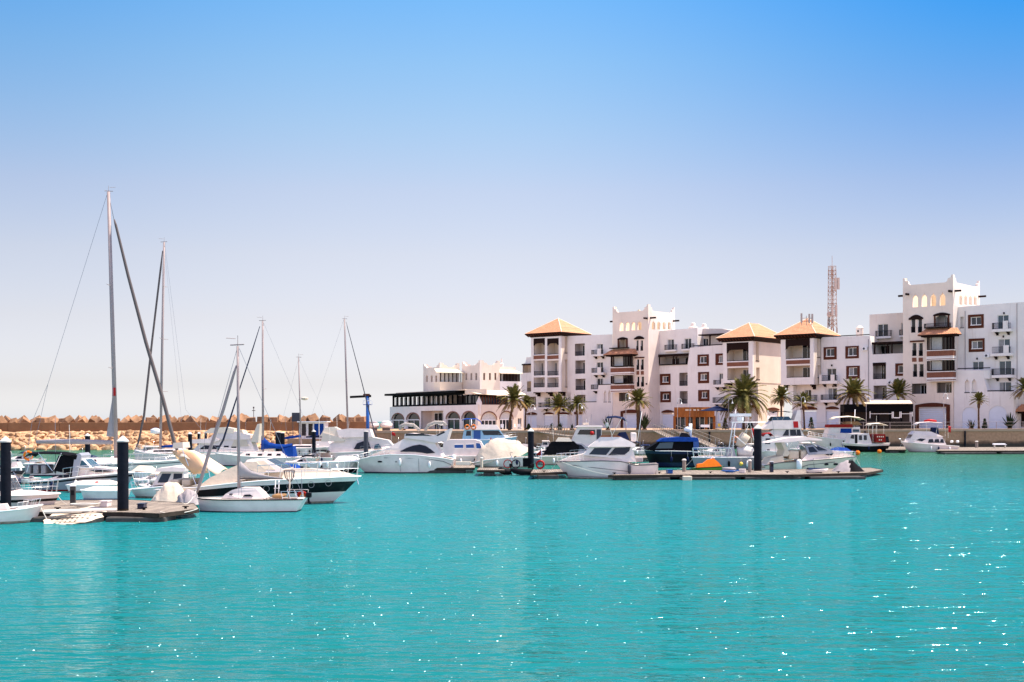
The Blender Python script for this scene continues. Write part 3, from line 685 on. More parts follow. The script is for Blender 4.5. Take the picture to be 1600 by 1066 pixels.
W2=-B.f(1411,560)[0]; D2=B.s_(1531,470)[0]
fh=[ogee(B,a,b,466-(a-1426)*.06,480-(a-1426)*.06,459-(a-1426)*.06) for a,b in ((1426,1434.2),(1440,1448.3),(1454,1462.6),(1468.3,1477.1))]
sh=[ogee(B,a,b,464+(a-1499)*.05,476.5,459+(a-1499)*.1,0,'s') for a,b in ((1499,1504),(1506.7,1511.5),(1514.3,1519),(1521.4,1526.4))]
H_=[]
H_+=twin(B,B.r,((1423.5,1430.3),(1434.2,1440.8)),498,520)
H_+=twin(B,B.r,((1425.3,1432),(1435.5,1442)),535.5,556.5)
H_+=twin(B,B.r,((1426.5,1433),(1436.3,1443.2)),568.4,589)
for a,b,c,d in ((1425,599.4,1447.6,615.6),(1463.6,597.7,1487,614)):
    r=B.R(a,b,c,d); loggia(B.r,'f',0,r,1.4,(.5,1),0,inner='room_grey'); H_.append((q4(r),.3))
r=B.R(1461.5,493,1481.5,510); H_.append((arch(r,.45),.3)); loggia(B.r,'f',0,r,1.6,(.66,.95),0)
rg=B.R(1436,635,1479,671.5); rg=(rg[0],0.02,rg[2],rg[3]); H_.append((arch(rg,.35),.3))
tower(B,W2,D2,top,fl,fh,sh,fholes=H_)
lintel(B,B.r,1420,492,1442.6,499.5,mat='dark_wood',rise=.7); lintel(B,B.r,1422,532,1444,534.7,rise=.1); lintel(B,B.r,1458.5,488.5,1484.5,493.5,mat='dark_wood',rise=.6)
mb=MB()
for xx in ((1459.5,1461.8),(1481.2,1483.5)):
    r=B.R(xx[0],492,xx[1],510); mb.box(r[0],-.1,r[1],r[2],0,r[3],'brown_paint')
r=B.R(1447.5,509.5,1486.5,513); mb.box(r[0],-1.0,r[1],r[2],-.002,r[1]+.16,'dark_wood'); mb.build('ledge',B.r)
railing(B.r,'f',-1.0,r[0],r[2],r[1]+.16,r[1]+.75,.05,sides=.9)
for xs in ((1425.3,1432),(1435.5,1442)):
    r=B.R(xs[0],559,xs[1],565.4); mb=MB(); mb.box(r[0],-.05,r[1],r[2],.02,r[3],'brick'); mb.build('brick_panel',B.r)
b,a0,a1,zt,zb=bay(B,B.r,1448,1488.7,[('g',526.5,546.7),('b',548,556.5),('s',558,559.5),('b',560.5,561.5),('g',563.6,579),('b',581.5,590),('s',591,592),('b',593,594.5)],proj=1.3)
zc=B.f(1465,515,0)[1]; canopy(B.r,a0-1.1,a1+.9,2.2,zt+.35,zc+.1)
# garage portal
mb=MB(); r=B.R(1430.5,631.5,1484.5,671); r2=rg
mb.box(r[0],-.18,0,r2[0],.02,r2[3],'brown_paint'); mb.box(r2[2],-.18,0,r[2],.02,r2[3],'brown_paint'); mb.build('door_frame',B.r)
lintel(B,B.r,1430.5,629.5,1484.5,636,rise=.5,d=.18)
shutter(B,B.r,1436,635,1479,671.5,off=.2,name='door')
beams(B,[((-.3,-1.0,top-1.5),(-.3,.2,top-1.5)),((-W2+.9,-.9,top-1.5),(-W2+.9,.2,top-1.5)),((-.2,.7,top-1.4),(1.0,.7,top-1.4)),((-.2,D2-.6,top-1.5),(1.2,D2-.6,top-1.5)),((-W2-1,.6,top-1.6),(-W2+.2,.6,top-1.6))])
# ============================================================ right block
B=Bld('apartment_building','white block at the right edge with stacked balconies and a sloped terrace wall','building',1497,2.0); RB=B
H_=[]
def wsur(B,o,i,off=0,mull=1,**k):
    ro=B.R(*o,off=off); ri=B.R(*i,off=off); window(B.r,'f',off,ri,ro,mull=mull,**k); return (q4(ri),.24)
H_.append(wsur(B,(1512.6,491.5,1537.2,513),(1517,495.5,1533,508)))
H_.append(wsur(B,(1513.7,529,1538.6,550),(1518.5,533,1535,545)))
r=B.R(1500.4,495,1505.8,512); H_.append((q4(r),.6)); mb=MB(); mb.box(r[0],.55,r[1],r[2],.6,r[3],'stucco_white'); mb.box(r[0]-.05,-.06,r[1]-.1,r[2]+.05,.4,r[1],'dark_wood'); mb.build('window_niche',B.r)
def door(B,x0,y0,x1,y1,off=0,**k):
    r=B.R(x0,y0,x1,y1,off); window(B.r,'f',off,r,mull=1,frame=k.pop('frame','white_trim'),**k); return (q4(r),.24)
for q in ((1558.6,492.5,1576,514),(1559.7,529.8,1578,551.6),(1560.9,564,1580,586),(1561,597,1580,616),(1519.4,565,1536.8,578)): H_.append(door(B,*q,glass='glass_teal'))
olr=[(1493,672),(1645,672),(1645,468.7),(1531,477),(1493,479.8)]
body(B,olr,H_,depth=12)
balcony(B,B.r,(1549,514,1579.5,518.5),rails=((1550,1566.8,504.5),(1575,1579,504.5)),blocks=((1566.8,1574.5,501.5),))
balcony(B,B.r,(1547,552,1579.5,556.5),rails=((1550,1567,542),(1576,1579.3,542)),blocks=((1567.5,1576,539.5),))
balcony(B,B.r,(1549,586,1582,590.5),rails=((1549.3,1581.6,576),))
# lower terrace wall in line with the tower front
off=-2.0+.02
ol=[B.f(x,y,off) for x,y in ((1490.6,672),(1588.5,672),(1582.8,612),(1542.6,612),(1535,579),(1490.6,578.5))]; ol[0]=(ol[0][0],0); ol[1]=(ol[1][0],0)
hs=[]
for a,b in ((1507.2,1514.7),(1518.2,1525.7)):
    o=ogee(B,a,b,598,612.8,591,off); hs.append((o,.5)); mb=MB(); q=B.R(a,590,b,613,off); mb.box(q[0],off+.45,q[1],q[2],off+.5,q[3],'stucco_white'); mb.box(q[0]-.05,off-.05,q[1]-.12,q[2]+.05,off+.2,q[1]-.002,'dark_wood'); mb.build('pointed_niche',B.r)
for a,b,t in ((1503.4,1526.7,636),(1545,1573,634)):
    q=B.R(a,t,b,672,off); q=(q[0],.02,q[2],q[3]); o=arch(q,(q[2]-q[0])/2*.95,10); hs.append((o,.12)); mb=MB(); mb.box(q[0]-.1,off+.13,0,q[2]+.1,off+.16,q[3]+.05,'shutter_white'); mb.build('blind_arch',B.r)
panel(B.r,'terrace_wall','f',off,ol,hs,'stucco_white',depth=2.0,back=False)
mb=MB(); a=B.f(1496,578,off); b_=B.f(1547,577.5,off); mb.box(a[0],off-.06,a[1]+.1,b_[0],off+.1,a[1]+.25,'iron'); c=B.f(1543,612,off); d=B.f(1584,611,off); mb.build('handrail',B.r); mb=MB(); mb.box(c[0],off-.04,c[1]+.02,d[0],off+.12,c[1]+.18,'iron'); mb.build('handrail',B.r)
# curved parapet behind the slope
mb=MB(); q=B.R(1533,579,1547.5,592,-1.2); rows=[]
for z in (q[1],q[3]): rows.append([(q[0]+(q[2]-q[0])*math.sin(t*math.pi/12),-1.9+1.9*(1-math.cos(t*math.pi/12)),z) for t in range(7)])
mb.grid(rows,'stucco_white'); mb.build('parapet',B.r,solid=.2)
mb=MB(); q=B.R(1588,632,1603,652,-1.0); canopy(B.r,q[0],q[0]+5,1.8,q[3]-1.1,q[3],name='porch_roof'); mb.box(q[0]+.4,-.05,0.3,q[0]+1.2,-.01,2.6,'dark_wood'); mb.build('side_door',B.r)
mb=MB(); q=B.f(1589,470,0)[0]; mb.tube([(q,-.06,B.f(1589,474)[1]),(q,-.06,3)],.04,'alu_mast',6); mb.build('drainpipe',B.r)
# ============================================================ middle-right block with setback
B=Bld('apartment_building','white block with upper setback storey and round chimney, above the black pavilion','building',1283,2.1); MR=B
H_=[]
H_.append(wsur(B,(1287,542.3,1307.4,562),(1291,545,1303.5,557)))
H_.append(wsur(B,(1321,540.8,1342,560.2),(1325.5,543.5,1338.5,556)))
H_.append(wsur(B,(1322.4,571.8,1343.5,592),(1326.8,574.5,1339.5,587)))
H_.append(wsur(B,(1323.5,602.6,1344.7,621.6),(1328,605.5,1340.5,617)))
H_.append(wsur(B,(1399,567.8,1413.8,587.5),(1403.5,571.5,1412,583),mull=0))
H_.append(wsur(B,(1403,600,1414,620),(1406,604,1412.5,615),mull=0))
for q in ((1292,576,1306.5,595.3),(1293.3,606.6,1307.7,625)): H_.append(door(B,*q))
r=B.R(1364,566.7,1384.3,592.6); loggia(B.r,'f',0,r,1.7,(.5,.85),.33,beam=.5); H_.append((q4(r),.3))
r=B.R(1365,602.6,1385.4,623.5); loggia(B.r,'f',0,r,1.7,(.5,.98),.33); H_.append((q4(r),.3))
for q in ((1253,643,1276,672),(1290.5,643,1310,672)):
    r=B.R(*q); r=(r[0],.02,r[2],r[3])
r=B.R(1291,642,1310,672); r=(r[0],.02,r[2],r[3]); H_.append((q4(r),.3)); shutter(B,B.r,1291,642,1310,672,off=.1)
body(B,[(1283,672),(1414,672),(1414,551.8),(1363.5,554),(1359,524.8),(1283,527)],H_,depth=10)
lintel(B,B.r,1289.7,635,1311,639.6)
balcony(B,B.r,(1279.6,595.3,1308,600),rails=((1283.8,1297.5,586.5),(1304,1308,586.5)),blocks=((1279.6,1283.7,585.5),(1297.6,1303.7,585.5)))
balcony(B,B.r,(1281.5,625,1310,629),rails=((1282.3,1309.6,616.7),))
mb=MB(); a=B.f(1283,526)[0]; b_=B.f(1358,524)[0]; z=B.f(1320,525)[1]; mb.box(a+2,-.04,z-.03,b_,.25,z+.1,'dark_wood'); mb.build('roof_edge',B.r)
# upper setback
off=3.2; H2=[]
H2.append(door(B,1371.4,506.5,1387.5,526,off)); H2.append(door(B,1408,504.7,1413.5,524,off))
r=B.R(1367,537,1412.5,556,off); loggia(B.r,'f',off,r,.8,(.15,.45),0,door2=(.9,1)); H2.append((q4(r),.3))
ol=[B.f(x,y,off) for x,y in ((1358.6,560),(1420,560),(1420,488),(1358.6,491.8))]
panel(B.r,'upper_wall','f',off,ol,H2,'stucco_pink',depth=6,back=False)
for q in ((1367.3,525.6,1391.5,529),(1404.5,524,1416,527)):
    balcony(B,B.r,q,proj=.7,off=off,rails=((q[0]+.4,q[2]-.4,q[1]-9),),corb=False)
mb=MB(); off=0.3; r=B.R(1360,534,1414,537,off); mb.box(r[0],off,r[1],r[2],off+2.9,r[3],'dark_wood')
for x in (1366.3,1386.5,1393.3): q=B.R(x-.9,537,x+.9,555,off); mb.box(q[0],off+.02,q[1],q[2],off+.2,q[3]-.01,'dark_wood')
q=B.R(1363.5,552.5,1414,554.5,0); mb.box(q[0],.02,q[1],q[2],.12,q[3],'iron'); mb.build('pergola',B.r)
mb=MB(); q=B.R(1338,512,1348.5,525,3); cx=(q[0]+q[2])/2; w_=(q[2]-q[0])/2; mb.lathe([(w_,q[1]-.5),(w_,q[3]-.15),(w_*1.08,q[3]-.1),(w_*.5,q[3]+.25),(.05,q[3]+.4)],'stucco_pink',(cx,3,0),14); mb.box(cx-.15,3-w_-.03,q[3]-.8,cx+.1,3-w_+.1,q[3]-.5,'dark_wood'); mb.build('chimney',B.r)
# ============================================================ pavilions
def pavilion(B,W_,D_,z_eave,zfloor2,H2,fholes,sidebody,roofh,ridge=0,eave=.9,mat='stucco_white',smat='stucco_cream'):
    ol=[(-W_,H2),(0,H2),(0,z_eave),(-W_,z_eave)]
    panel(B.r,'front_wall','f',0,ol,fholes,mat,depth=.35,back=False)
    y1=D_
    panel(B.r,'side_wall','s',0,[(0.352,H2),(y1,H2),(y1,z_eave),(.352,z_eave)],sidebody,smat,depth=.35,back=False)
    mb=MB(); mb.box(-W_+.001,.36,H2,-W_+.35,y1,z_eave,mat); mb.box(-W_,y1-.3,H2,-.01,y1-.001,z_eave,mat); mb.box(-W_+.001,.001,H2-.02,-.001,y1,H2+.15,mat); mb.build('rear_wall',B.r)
    hiproof(B.r,-W_,0,0,y1,z_eave+.75,roofh,eave,ridge=ridge)
def valance(B,x0,x1,y0,y1,off=0):
    r=B.R(x0,y0,x1,y1,off); a0,z0,a1,z1=r; h=z1-z0; mb=MB(); T=to3('f',off)
    k=.28*h
    ol=[(a0,z1),(a0,z0-k*1.6),(a0+.25,z0-k*1.4),(a0+.45,z0-k*.3),(a0+.8,z0),(a1-.8,z0),(a1-.45,z0-k*.3),(a1-.25,z0-k*1.4),(a1,z0-k*1.6),(a1,z1)]
    tess([ol],lambda p:T(p,-.03),'dark_wood',mb); tess([ol],lambda p:T(p,.12),'dark_wood',mb)
    for i in range(len(ol)): a,b=ol[i],ol[(i+1)%len(ol)]; mb.poly([T(a,-.03),T(b,-.03),T(b,.12),T(a,.12)],'dark_wood')
    mb.build('carved_valance',B.r)
def band(B,x0,x1,y0,y1,off=0,mat='brick',name='brick_panel'):
    r=B.R(x0,y0,x1,y1,off); mb=MB(); mb.box(r[0],off-.05,r[1],r[2],off+.02,r[3],mat)
    mb.box(r[0]-.02,off-.1,r[3],r[2]+.02,off+.02,r[3]+.14,'stucco_white'); mb.box(r[0]-.02,off-.09,r[1]-.12,r[2]+.02,off+.02,r[1],'stucco_white'); mb.build(name,B.r)
def corb3(par,x,y,z,l=1.6):
    mb=MB(); mb.box(x-.18,y,z-.22,x+.18,y+l,z-.002,'dark_wood'); mb.box(x-.18,y+l*.35,z-.5,x+.18,y+l,z-.222,'dark_wood'); mb.box(x-.18,y+l*.65,z-.85,x+.18,y+l,z-.502,'dark_wood'); mb.build('corbel',par)
# right pavilion (P3)
B=Bld('pavilion_building','square pavilion with orange hip roof and antennas, joined to the block behind the smaller palms','building',1271.5,-.5); P3=B
W_=-B.f(1220,560)[0]; ze=B.f(1271,528.5)[1]; zb=B.f(1271,600.5)[1]
fh=[]
r=B.R(1227.5,530.5,1265.5,560.4); fh.append((q4(r),.3)); loggia(B.r,'f',0,r,2.6,(.58,1),0,inner='stucco_cream'); railing(B.r,'f',0,r[0],r[2],r[1],r[1]+.12,.1)
r=B.R(1229,571.5,1265.5,590); fh.append((q4(r),.3)); loggia(B.r,'f',0,r,2.6,(.58,1),0,inner='stucco_cream'); railing(B.r,'f',0,r[0],r[2],r[1],r[1]+.12,.1)
sb=[]
for q in ((1276.6,529.5,1281,558),(1277.5,571,1282,590)):
    r=B.R(*q,0,'s'); sb.append((q4(r),.6)); mb=MB(); mb.box(-.6,r[0],r[1],-.55,r[2],r[3],'stucco_white'); mb.box(-.4,r[0]-.04,r[1]-.12,.06,r[2]+.04,r[1]-.002,'dark_wood'); mb.build('window_niche',B.r)
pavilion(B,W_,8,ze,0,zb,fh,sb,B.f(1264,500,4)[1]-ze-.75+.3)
valance(B,1227.5,1265.5,529.8,540.5); band(B,1228.5,1265.5,562.8,569)
for x in (-W_+.6,-.6): corb3(B.r,x,.2,zb)
# ground floors under it
off=2.4
olg=[B.f(x,y,off) for x,y in ((1238,672),(1290,672),(1290,598),(1238,598))]; hs=[]
hs.append(door(B,1257,609,1267.5,626,off,glass='glass_dark'))
q=B.R(1254,642,1276,672,off); q=(q[0],.02,q[2],q[3]); hs.append((q4(q),.3)); shutter(B,B.r,1254,642,1276,672,off=off+.1)
panel(B.r,'lower_wall','f',off,olg,hs,'stucco_white',depth=5,back=False)
balcony(B,B.r,(1239,626.5,1273,630.5),proj=1.2,off=off,rails=((1239.5,1272.5,617.5),))
lintel(B,B.r,1251,635,1277,640.3,off)
mb=MB(); q=B.R(1231,603,1239.5,628,off-1.3); mb.box(q[0],off-1.3,q[1],q[2],off+1,q[3],'white_trim'); mb.build('buttress',B.r)
# middle pavilion (P2)
B=Bld('pavilion_building','orange hip-roofed pavilion with large plain peach side wall behind the big drooping palm','building',1176.3,0.2); P2=B
W_=-B.f(1129.6,570)[0]; ze=B.f(1176,533)[1]; zb=B.f(1176,597.5)[1]; D_=B.s_(1223,590)[0]+.5
fh=[]
r=B.R(1135.5,535.5,1169.5,564.3); fh.append((q4(r),.3)); loggia(B.r,'f',0,r,2.6,(.62,1),0,inner='stucco_cream'); railing(B.r,'f',0,r[0],r[2],r[1],r[1]+.12,.1)
r=B.R(1136.5,575,1169.5,593.6); fh.append((q4(r),.3)); loggia(B.r,'f',0,r,2.6,(.62,1),0,inner='stucco_cream'); railing(B.r,'f',0,r[0],r[2],r[1],r[1]+.12,.1)
sb=[]
for q in ((1180.8,534.8,1186,563.7),(1181.6,574.4,1187,592.7)):
    r=B.R(*q,0,'s'); sb.append((q4(r),.6)); mb=MB(); mb.box(-.6,r[0],r[1],-.55,r[2],r[3],'stucco_cream'); mb.box(-.4,r[0]-.04,r[1]-.12,.06,r[2]+.04,r[1]-.002,'dark_wood'); mb.build('window_niche',B.r)
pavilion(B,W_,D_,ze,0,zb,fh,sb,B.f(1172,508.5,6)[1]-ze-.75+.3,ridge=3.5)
valance(B,1135.5,1169.5,535.5,546.5); band(B,1136,1169.5,566,572.5)
off=2.0; xr=B.f(1184.2,640,off)[0]
q=B.R(1198.8,641.5,1216,672,xr,'s'); q=(q[0],.02,q[2],q[3])
panel(B.r,'lower_wall','s',xr,[(off,0),(D_,0),(D_,zb-.02),(off,zb-.02)],[(q4(q),.3)],'stucco_cream',depth=3,back=False)
shutter(B,B.r,1198.8,641.5,1216,672,off=xr-.1,ax='s'); lintel(B,B.r,1197.5,636.8,1217.3,641.3,xr,'s')
ol=[B.f(x,y,off) for x,y in ((1124,672),(1184.2,672),(1184.2,590),(1124,590))]; ol=[(a,max(0,z) if z<1 else zb-.02) for a,z in ol]; hs=[]
hs.append(door(B,1168,611,1176,629,off,glass='glass_dark'))
q=B.R(1152,641.5,1174,672,off); q=(q[0],.02,q[2],q[3]); hs.append((q4(q),.3)); shutter(B,B.r,1152,641.5,1174,672,off=off+.1)
panel(B.r,'lower_wall','f',off,ol,hs,'stucco_white',depth=4,back=False,skip=(1,))
balcony(B,B.r,(1147,629.7,1178,633),proj=1.2,off=off,rails=((1147.5,1177.5,621),))
lintel(B,B.r,1150,637.5,1175,642.3,off)
for x in (-W_+.6,-.6): corb3(B.r,x,.2,zb,1.8)
# left pavilion (P1)
B=Bld('pavilion_building','open pavilion with orange pyramid roof at the left end of the tall white hotel','building',876.5,.4); P1=B
W_=-B.f(829.8,570)[0]; ze=B.f(876,525)[1]; zb=B.f(876,612)[1]
fh=[]
for a,b in ((834,851.2),(855.2,872.8)):
    for (c,d,dr) in ((529,554,(0.0,.01)),(563.5,586.8,(.1,.25)),(589.8,605.4,(.1,.2))):
        r=B.R(a,c,b,d); fh.append((q4(r),.3)); loggia(B.r,'f',0,r,2.4,dr if dr[1]>.05 else None,0,inner='stucco_cream' if d<560 else 'stucco_white')
        railing(B.r,'f',0,r[0],r[2],r[1],r[1]+(.12 if d<560 else .85),.1)
sb=[]
r=B.R(882.2,526.5,886.8,551.5,0,'s'); sb.append((q4(r),.6)); r2=B.R(882.6,562,887,604.5,0,'s'); sb.append((q4(r2),.6))
mb=MB(); mb.box(-.6,r[0],r[1],-.55,r[2],r[3],'stucco_white'); mb.box(-.6,r2[0],r2[1],-.55,r2[2],r2[3],'stucco_white'); mb.box(-.4,r2[0],r2[1]-.12,.06,r2[2],r2[1]-.002,'dark_wood'); mb.box(-.4,r[0],r[1]-.12,.06,r[2],r[1]-.002,'dark_wood'); mb.build('window_niche',B.r)
pavilion(B,W_,8.2,ze,0,zb,fh,sb,B.f(876,499.5,4)[1]-ze-.75+.3)
for a,b in ((833.8,851.3),(855.1,872.9)): valance(B,a,b,528.8,536.5); band(B,a,b,555.5,561.3)
for x in (-W_+.6,-W_/2,-.6): corb3(B.r,x,.2,zb,1.9)
off=2.1
ol=[B.f(x,y,off) for x,y in ((823,672),(892,672),(892,608),(823,608))]; ol=[(a,0 if z<1 else zb-.02) for a,z in ol]; hs=[]
hs.append(door(B,851,621,859.5,636.5,off,glass='glass_dark')); hs.append(door(B,880,620,885.5,636.5,off,glass='glass_dark'))
r=B.R(825,620,837.5,636,off); loggia(B.r,'f',off,r,1.5,(.7,1),.38); hs.append((q4(r),.3))
for a,b in ((823.8,838.5),(850,864.5),(872,889)):
    q=B.R(a,647.7,b,672,off); q=(q[0],.02,q[2],q[3]); hs.append((q4(q),.3)); shutter(B,B.r,a,647.7,b,672,off=off+.1); lintel(B,B.r,a-.7,644,b+.7,648,off)
panel(B.r,'lower_wall','f',off,ol,hs,'stucco_white',depth=4,back=False)
balcony(B,B.r,(840,636.4,886,639),proj=1.2,off=off,rails=((840.7,885.5,629),))
# block right of the left pavilion
B=Bld('apartment_building','white block between the left pavilion and the crenellated tower, with three stacked dark loggias','building',888,2.5)
H_=[]
for q in ((898.3,537,913.7,556),(898.7,563.3,914.2,584),(899.2,592,914.8,609.6),(901,617,914.8,634.9)):
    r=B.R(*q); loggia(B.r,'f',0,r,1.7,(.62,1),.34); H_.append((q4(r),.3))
for q in ((932.4,537.5,942,553.7),(932.4,566,942.2,582.4),(932.4,591.4,942.5,608.3)): H_.append(door(B,*q,glass='glass_window'))
q=B.R(898.2,647.5,910,672); q=(q[0],.02,q[2],q[3]); H_.append((q4(q),.3)); shutter(B,B.r,898.2,647.5,910,672,off=.1); lintel(B,B.r,897.5,643.3,909.8,647.6,rise=.1)
body(B,[(886.5,672),(957,672),(957,522.6),(886.5,525.3)],H_,depth=10)
balcony(B,B.r,(923.4,553.7,942.5,556.7),rails=((923.6,932.5,547),(939,942.3,547)),blocks=((932.8,938.6,545),))
balcony(B,B.r,(923.8,582.4,943,586),rails=((924,932.8,575.3),(939,942.6,575.3)),blocks=((933,938.8,574),))
balcony(B,B.r,(922.8,608.3,943,611),rails=((923,942,601),))
off=-2.48
ol=[B.f(x,y,off) for x,y in ((910,672),(970,672),(970,600),(935,602),(931.8,628.5),(910,629.5))]; ol[0]=(ol[0][0],0); ol[1]=(ol[1][0],0); hs=[]
# keep it left of the tower face
xl=B.f(957.2,640,off)[0]; ol[1]=(xl,0); ol[2]=(xl,ol[2][1])
for a,b in ((943.3,947.8),(950.2,954.6)):
    o=ogee(B,a,b,615,627.7,608.8,off); hs.append((o,.4)); mb=MB(); q=B.R(a,608,b,628,off); mb.box(q[0],off+.36,q[1],q[2],off+.4,q[3],'stucco_white'); mb.box(q[0]-.04,off-.05,q[1]-.1,q[2]+.04,off+.2,q[1]-.002,'dark_wood'); mb.build('pointed_niche',B.r)
panel(B.r,'terrace_wall','f',off,ol,hs,'stucco_white',depth=2.4,back=False)
mb=MB(); a=B.f(935,602,off); b_=B.f(955,600.5,off); mb.box(a[0],off-.04,a[1]+.03,b_[0],off+.1,a[1]+.17,'iron'); c=B.f(911,629,off); d=B.f(932,628.5,off); mb.build('handrail',B.r); mb=MB(); mb.box(c[0],off-.04,c[1]+.03,d[0],off+.1,c[1]+.17,'iron'); mb.build('handrail',B.r)
# ============================================================ left tower
B=Bld('tower_building','tall crenellated white tower with glowing pointed arches between the left pavilion and the middle block','building',1013.5,0); T1=B
top=B.f(985,487)[1]; fl=B.f(985,519)[1]; W_=-B.f(957.3,520)[0]; D_=B.s_(1054.5,505)[0]
fh=[ogee(B,a,b,506.5-(a-968)*.05,517.3-(a-968)*.06,503.3-(a-968)*.05) for a,b in ((968,974),(977.6,983.3),(987,992.3),(996,1002.2))]
sh=[ogee(B,a,b,505.5,515,501.3,0,'s') for a,b in ((1018.7,1023.8),(1027,1032),(1035.4,1040.3),(1043.3,1048.2))]
H_=[]
H_+=twin(B,B.r,((994,997.7),(1000.8,1004.7)),531.4,548.2); H_+=twin(B,B.r,((994.6,998.6),(1001.3,1005.8)),561,578); H_+=twin(B,B.r,((995,999),(1001.5,1006.3)),588,604.3)
r=B.R(967.3,613.7,981.7,626.9); loggia(B.r,'f',0,r,1.4,(.5,1),0,inner='room_grey'); H_.append((q4(r),.3))
r=B.R(967.5,530,978.8,543); H_.append((arch(r,.4),.3)); loggia(B.r,'f',0,r,1.6,None,0,inner='stucco_cream')
rg=B.R(973.5,645,999,671.5); rg=(rg[0],.02,rg[2],rg[3]); H_.append((q4(rg),.3))
tower(B,W_,D_,top,fl,fh,sh,fholes=H_)
lintel(B,B.r,991,525,1006.7,530.3,mat='dark_wood',rise=.7); lintel(B,B.r,992,558,1007,560,rise=.1); lintel(B,B.r,965,527,981,531,mat='dark_wood',rise=.6)
mb=MB()
for xx in ((965.3,967.6),(978.7,981)):
    r=B.R(xx[0],530,xx[1],543); mb.box(r[0],-.1,r[1],r[2],0,r[3],'brown_paint')
r=B.R(956,542.3,983.5,544.8); mb.box(r[0],-.9,r[1],r[2],-.002,r[1]+.18,'dark_wood'); mb.build('ledge',B.r)
for xs in ((994.6,998.8),(1001.5,1006)):
    r=B.R(xs[0],579.8,xs[1],585.7); mb=MB(); mb.box(r[0],-.05,r[1],r[2],.02,r[3],'brick'); mb.build('brick_panel',B.r)
b,a0,a1,zt,zb=bay(B,B.r,953.8,984.7,[('g',556.7,572.4),('b',575,581.7),('s',582.5,583),('b',583.8,584.8),('g',587,599),('b',602,608.3),('s',609,609.7),('b',610.5,612)],proj=1.3)
canopy(B.r,a0-1.0,a1+.9,2.2,zt+.3,B.f(965,547)[1]+.05)
mb=MB(); r=B.R(970.3,641.5,1002.5,671); mb.box(r[0],-.18,0,rg[0],.02,rg[3],'brown_paint'); mb.box(rg[2],-.18,0,r[2],.02,rg[3],'brown_paint'); mb.build('door_frame',B.r)
lintel(B,B.r,970.3,640,1002.5,645.6,rise=.5,d=.18); shutter(B,B.r,973.5,645,999,671.5,off=.2,name='door')
beams(B,[((-.3,-1.0,top-1.5),(-.3,.2,top-1.5)),((-.2,.7,top-1.4),(1.2,.7,top-1.4)),((-.2,D_-.6,top-1.5),(1.3,D_-.6,top-1.5)),((-W_-1,.6,top-1.6),(-W_+.2,.6,top-1.6))])
# ============================================================ middle block
B=Bld('apartment_building','white middle block with pergola terrace and juliet balconies, right of the left tower','building',1031,3.8)
H_=[]
for q in ((1043,530.3,1053,546.5),(1069.7,529,1080,545)): H_.append(door(B,*q))
H_.append(wsur(B,(1031.3,584.3,1047.8,601.7),(1035.5,588,1044.5,597.5))); H_.append(wsur(B,(1031.8,611.7,1048.4,628.8),(1036,615.5,1045.5,624.5)))
for q in ((1061.3,582.5,1075,603),(1061.9,611.4,1075.8,630.8)):
    r=B.R(*q); loggia(B.r,'f',0,r,1.6,(.6,1),.36); H_.append((q4(r),.3))
r=B.R(1029.5,557.5,1078,569.5); loggia(B.r,'f',0,r,2.2,(.28,.52),0,door2=(.82,.98)); H_.append((q4(r),.3))
q=B.R(1035,645,1052.5,672); q=(q[0],.02,q[2],q[3]); H_.append((q4(q),.3)); shutter(B,B.r,1035,645,1052.5,672,off=.1); lintel(B,B.r,1034,640.4,1053.3,645)
body(B,[(1018,672),(1089.7,672),(1089.7,512),(1080,513.3),(1018,518)],H_,depth=10,mat='stucco_white')
for q in ((1037.7,546.8,1055.3,549.5),(1064.3,545.2,1082.4,548)): balcony(B,B.r,q,proj=.7,rails=((q[0]+.3,q[2]-.3,q[1]-8),),corb=False)
mb=MB(); r=B.R(1028,553.3,1078,557.3); mb.box(r[0],-.5,r[1],r[2],-.002,r[3],'dark_wood')
for x in (1031,1053,1057.6,1075.5): q=B.R(x-.8,557.4,x+.8,569,0); mb.box(q[0],-.25,q[1],q[2],-.1,q[3],'dark_wood')
q=B.R(1029,568.7,1076,570.5); mb.box(q[0],-.2,q[1],q[2],-.01,q[3],'iron'); mb.build('pergola',B.r)
for x,y in ((1083,504),(1100,505.5)):
    mb=MB(); a,z=B.f(x,y,3); mb.lathe([(.95,z-1.6),(.85,z-.9),(.5,z-.7),(.4,z-.15),(.1,z)],'stucco_pink',(a,3,0),12); mb.build('roof_vent',B.r)
# front part
B=Bld('apartment_building','lower white block with sloped left edge and roof pergola, above the timber cafe','building',1078,2.2)
H_=[]
for o,i in (((1090,554,1107.7,572),(1094,557,1104,567.5)),((1090.8,581.4,1108,599),(1095,584.5,1104.8,594)),((1091,609.4,1108.6,627),(1097,612.5,1105,622)),((1118,552.5,1132,570.5),(1123.5,556,1131,566.5))): H_.append(wsur(B,o,i))
for q in ((1123.7,583.4,1130.5,601),(1124,612,1136,629.7)): H_.append(door(B,*q))
q=B.R(1121.5,643,1138.5,672); q=(q[0],.02,q[2],q[3]); H_.append((q4(q),.3)); shutter(B,B.r,1121.5,643,1138.5,672,off=.1); lintel(B,B.r,1120.4,638.2,1139.3,643)
body(B,[(1074.3,672),(1142,672),(1142,538),(1128.5,538.8),(1078,543.5),(1074.3,570)],H_,depth=7)
balcony(B,B.r,(1114,601,1132,605),rails=((1114.4,1126.3,594),),blocks=((1126.5,1130.5,592),))
balcony(B,B.r,(1112.8,629.7,1133,632),rails=((1113.3,1132,621),))
mb=MB(); a=B.f(1083,541)[0]; b_=B.f(1128,537)[0]; z=B.f(1105,540)[1]; mb.box(a,-.03,z-.02,b_,.12,z+.14,'iron'); mb.build('handrail',B.r)
off=3.5
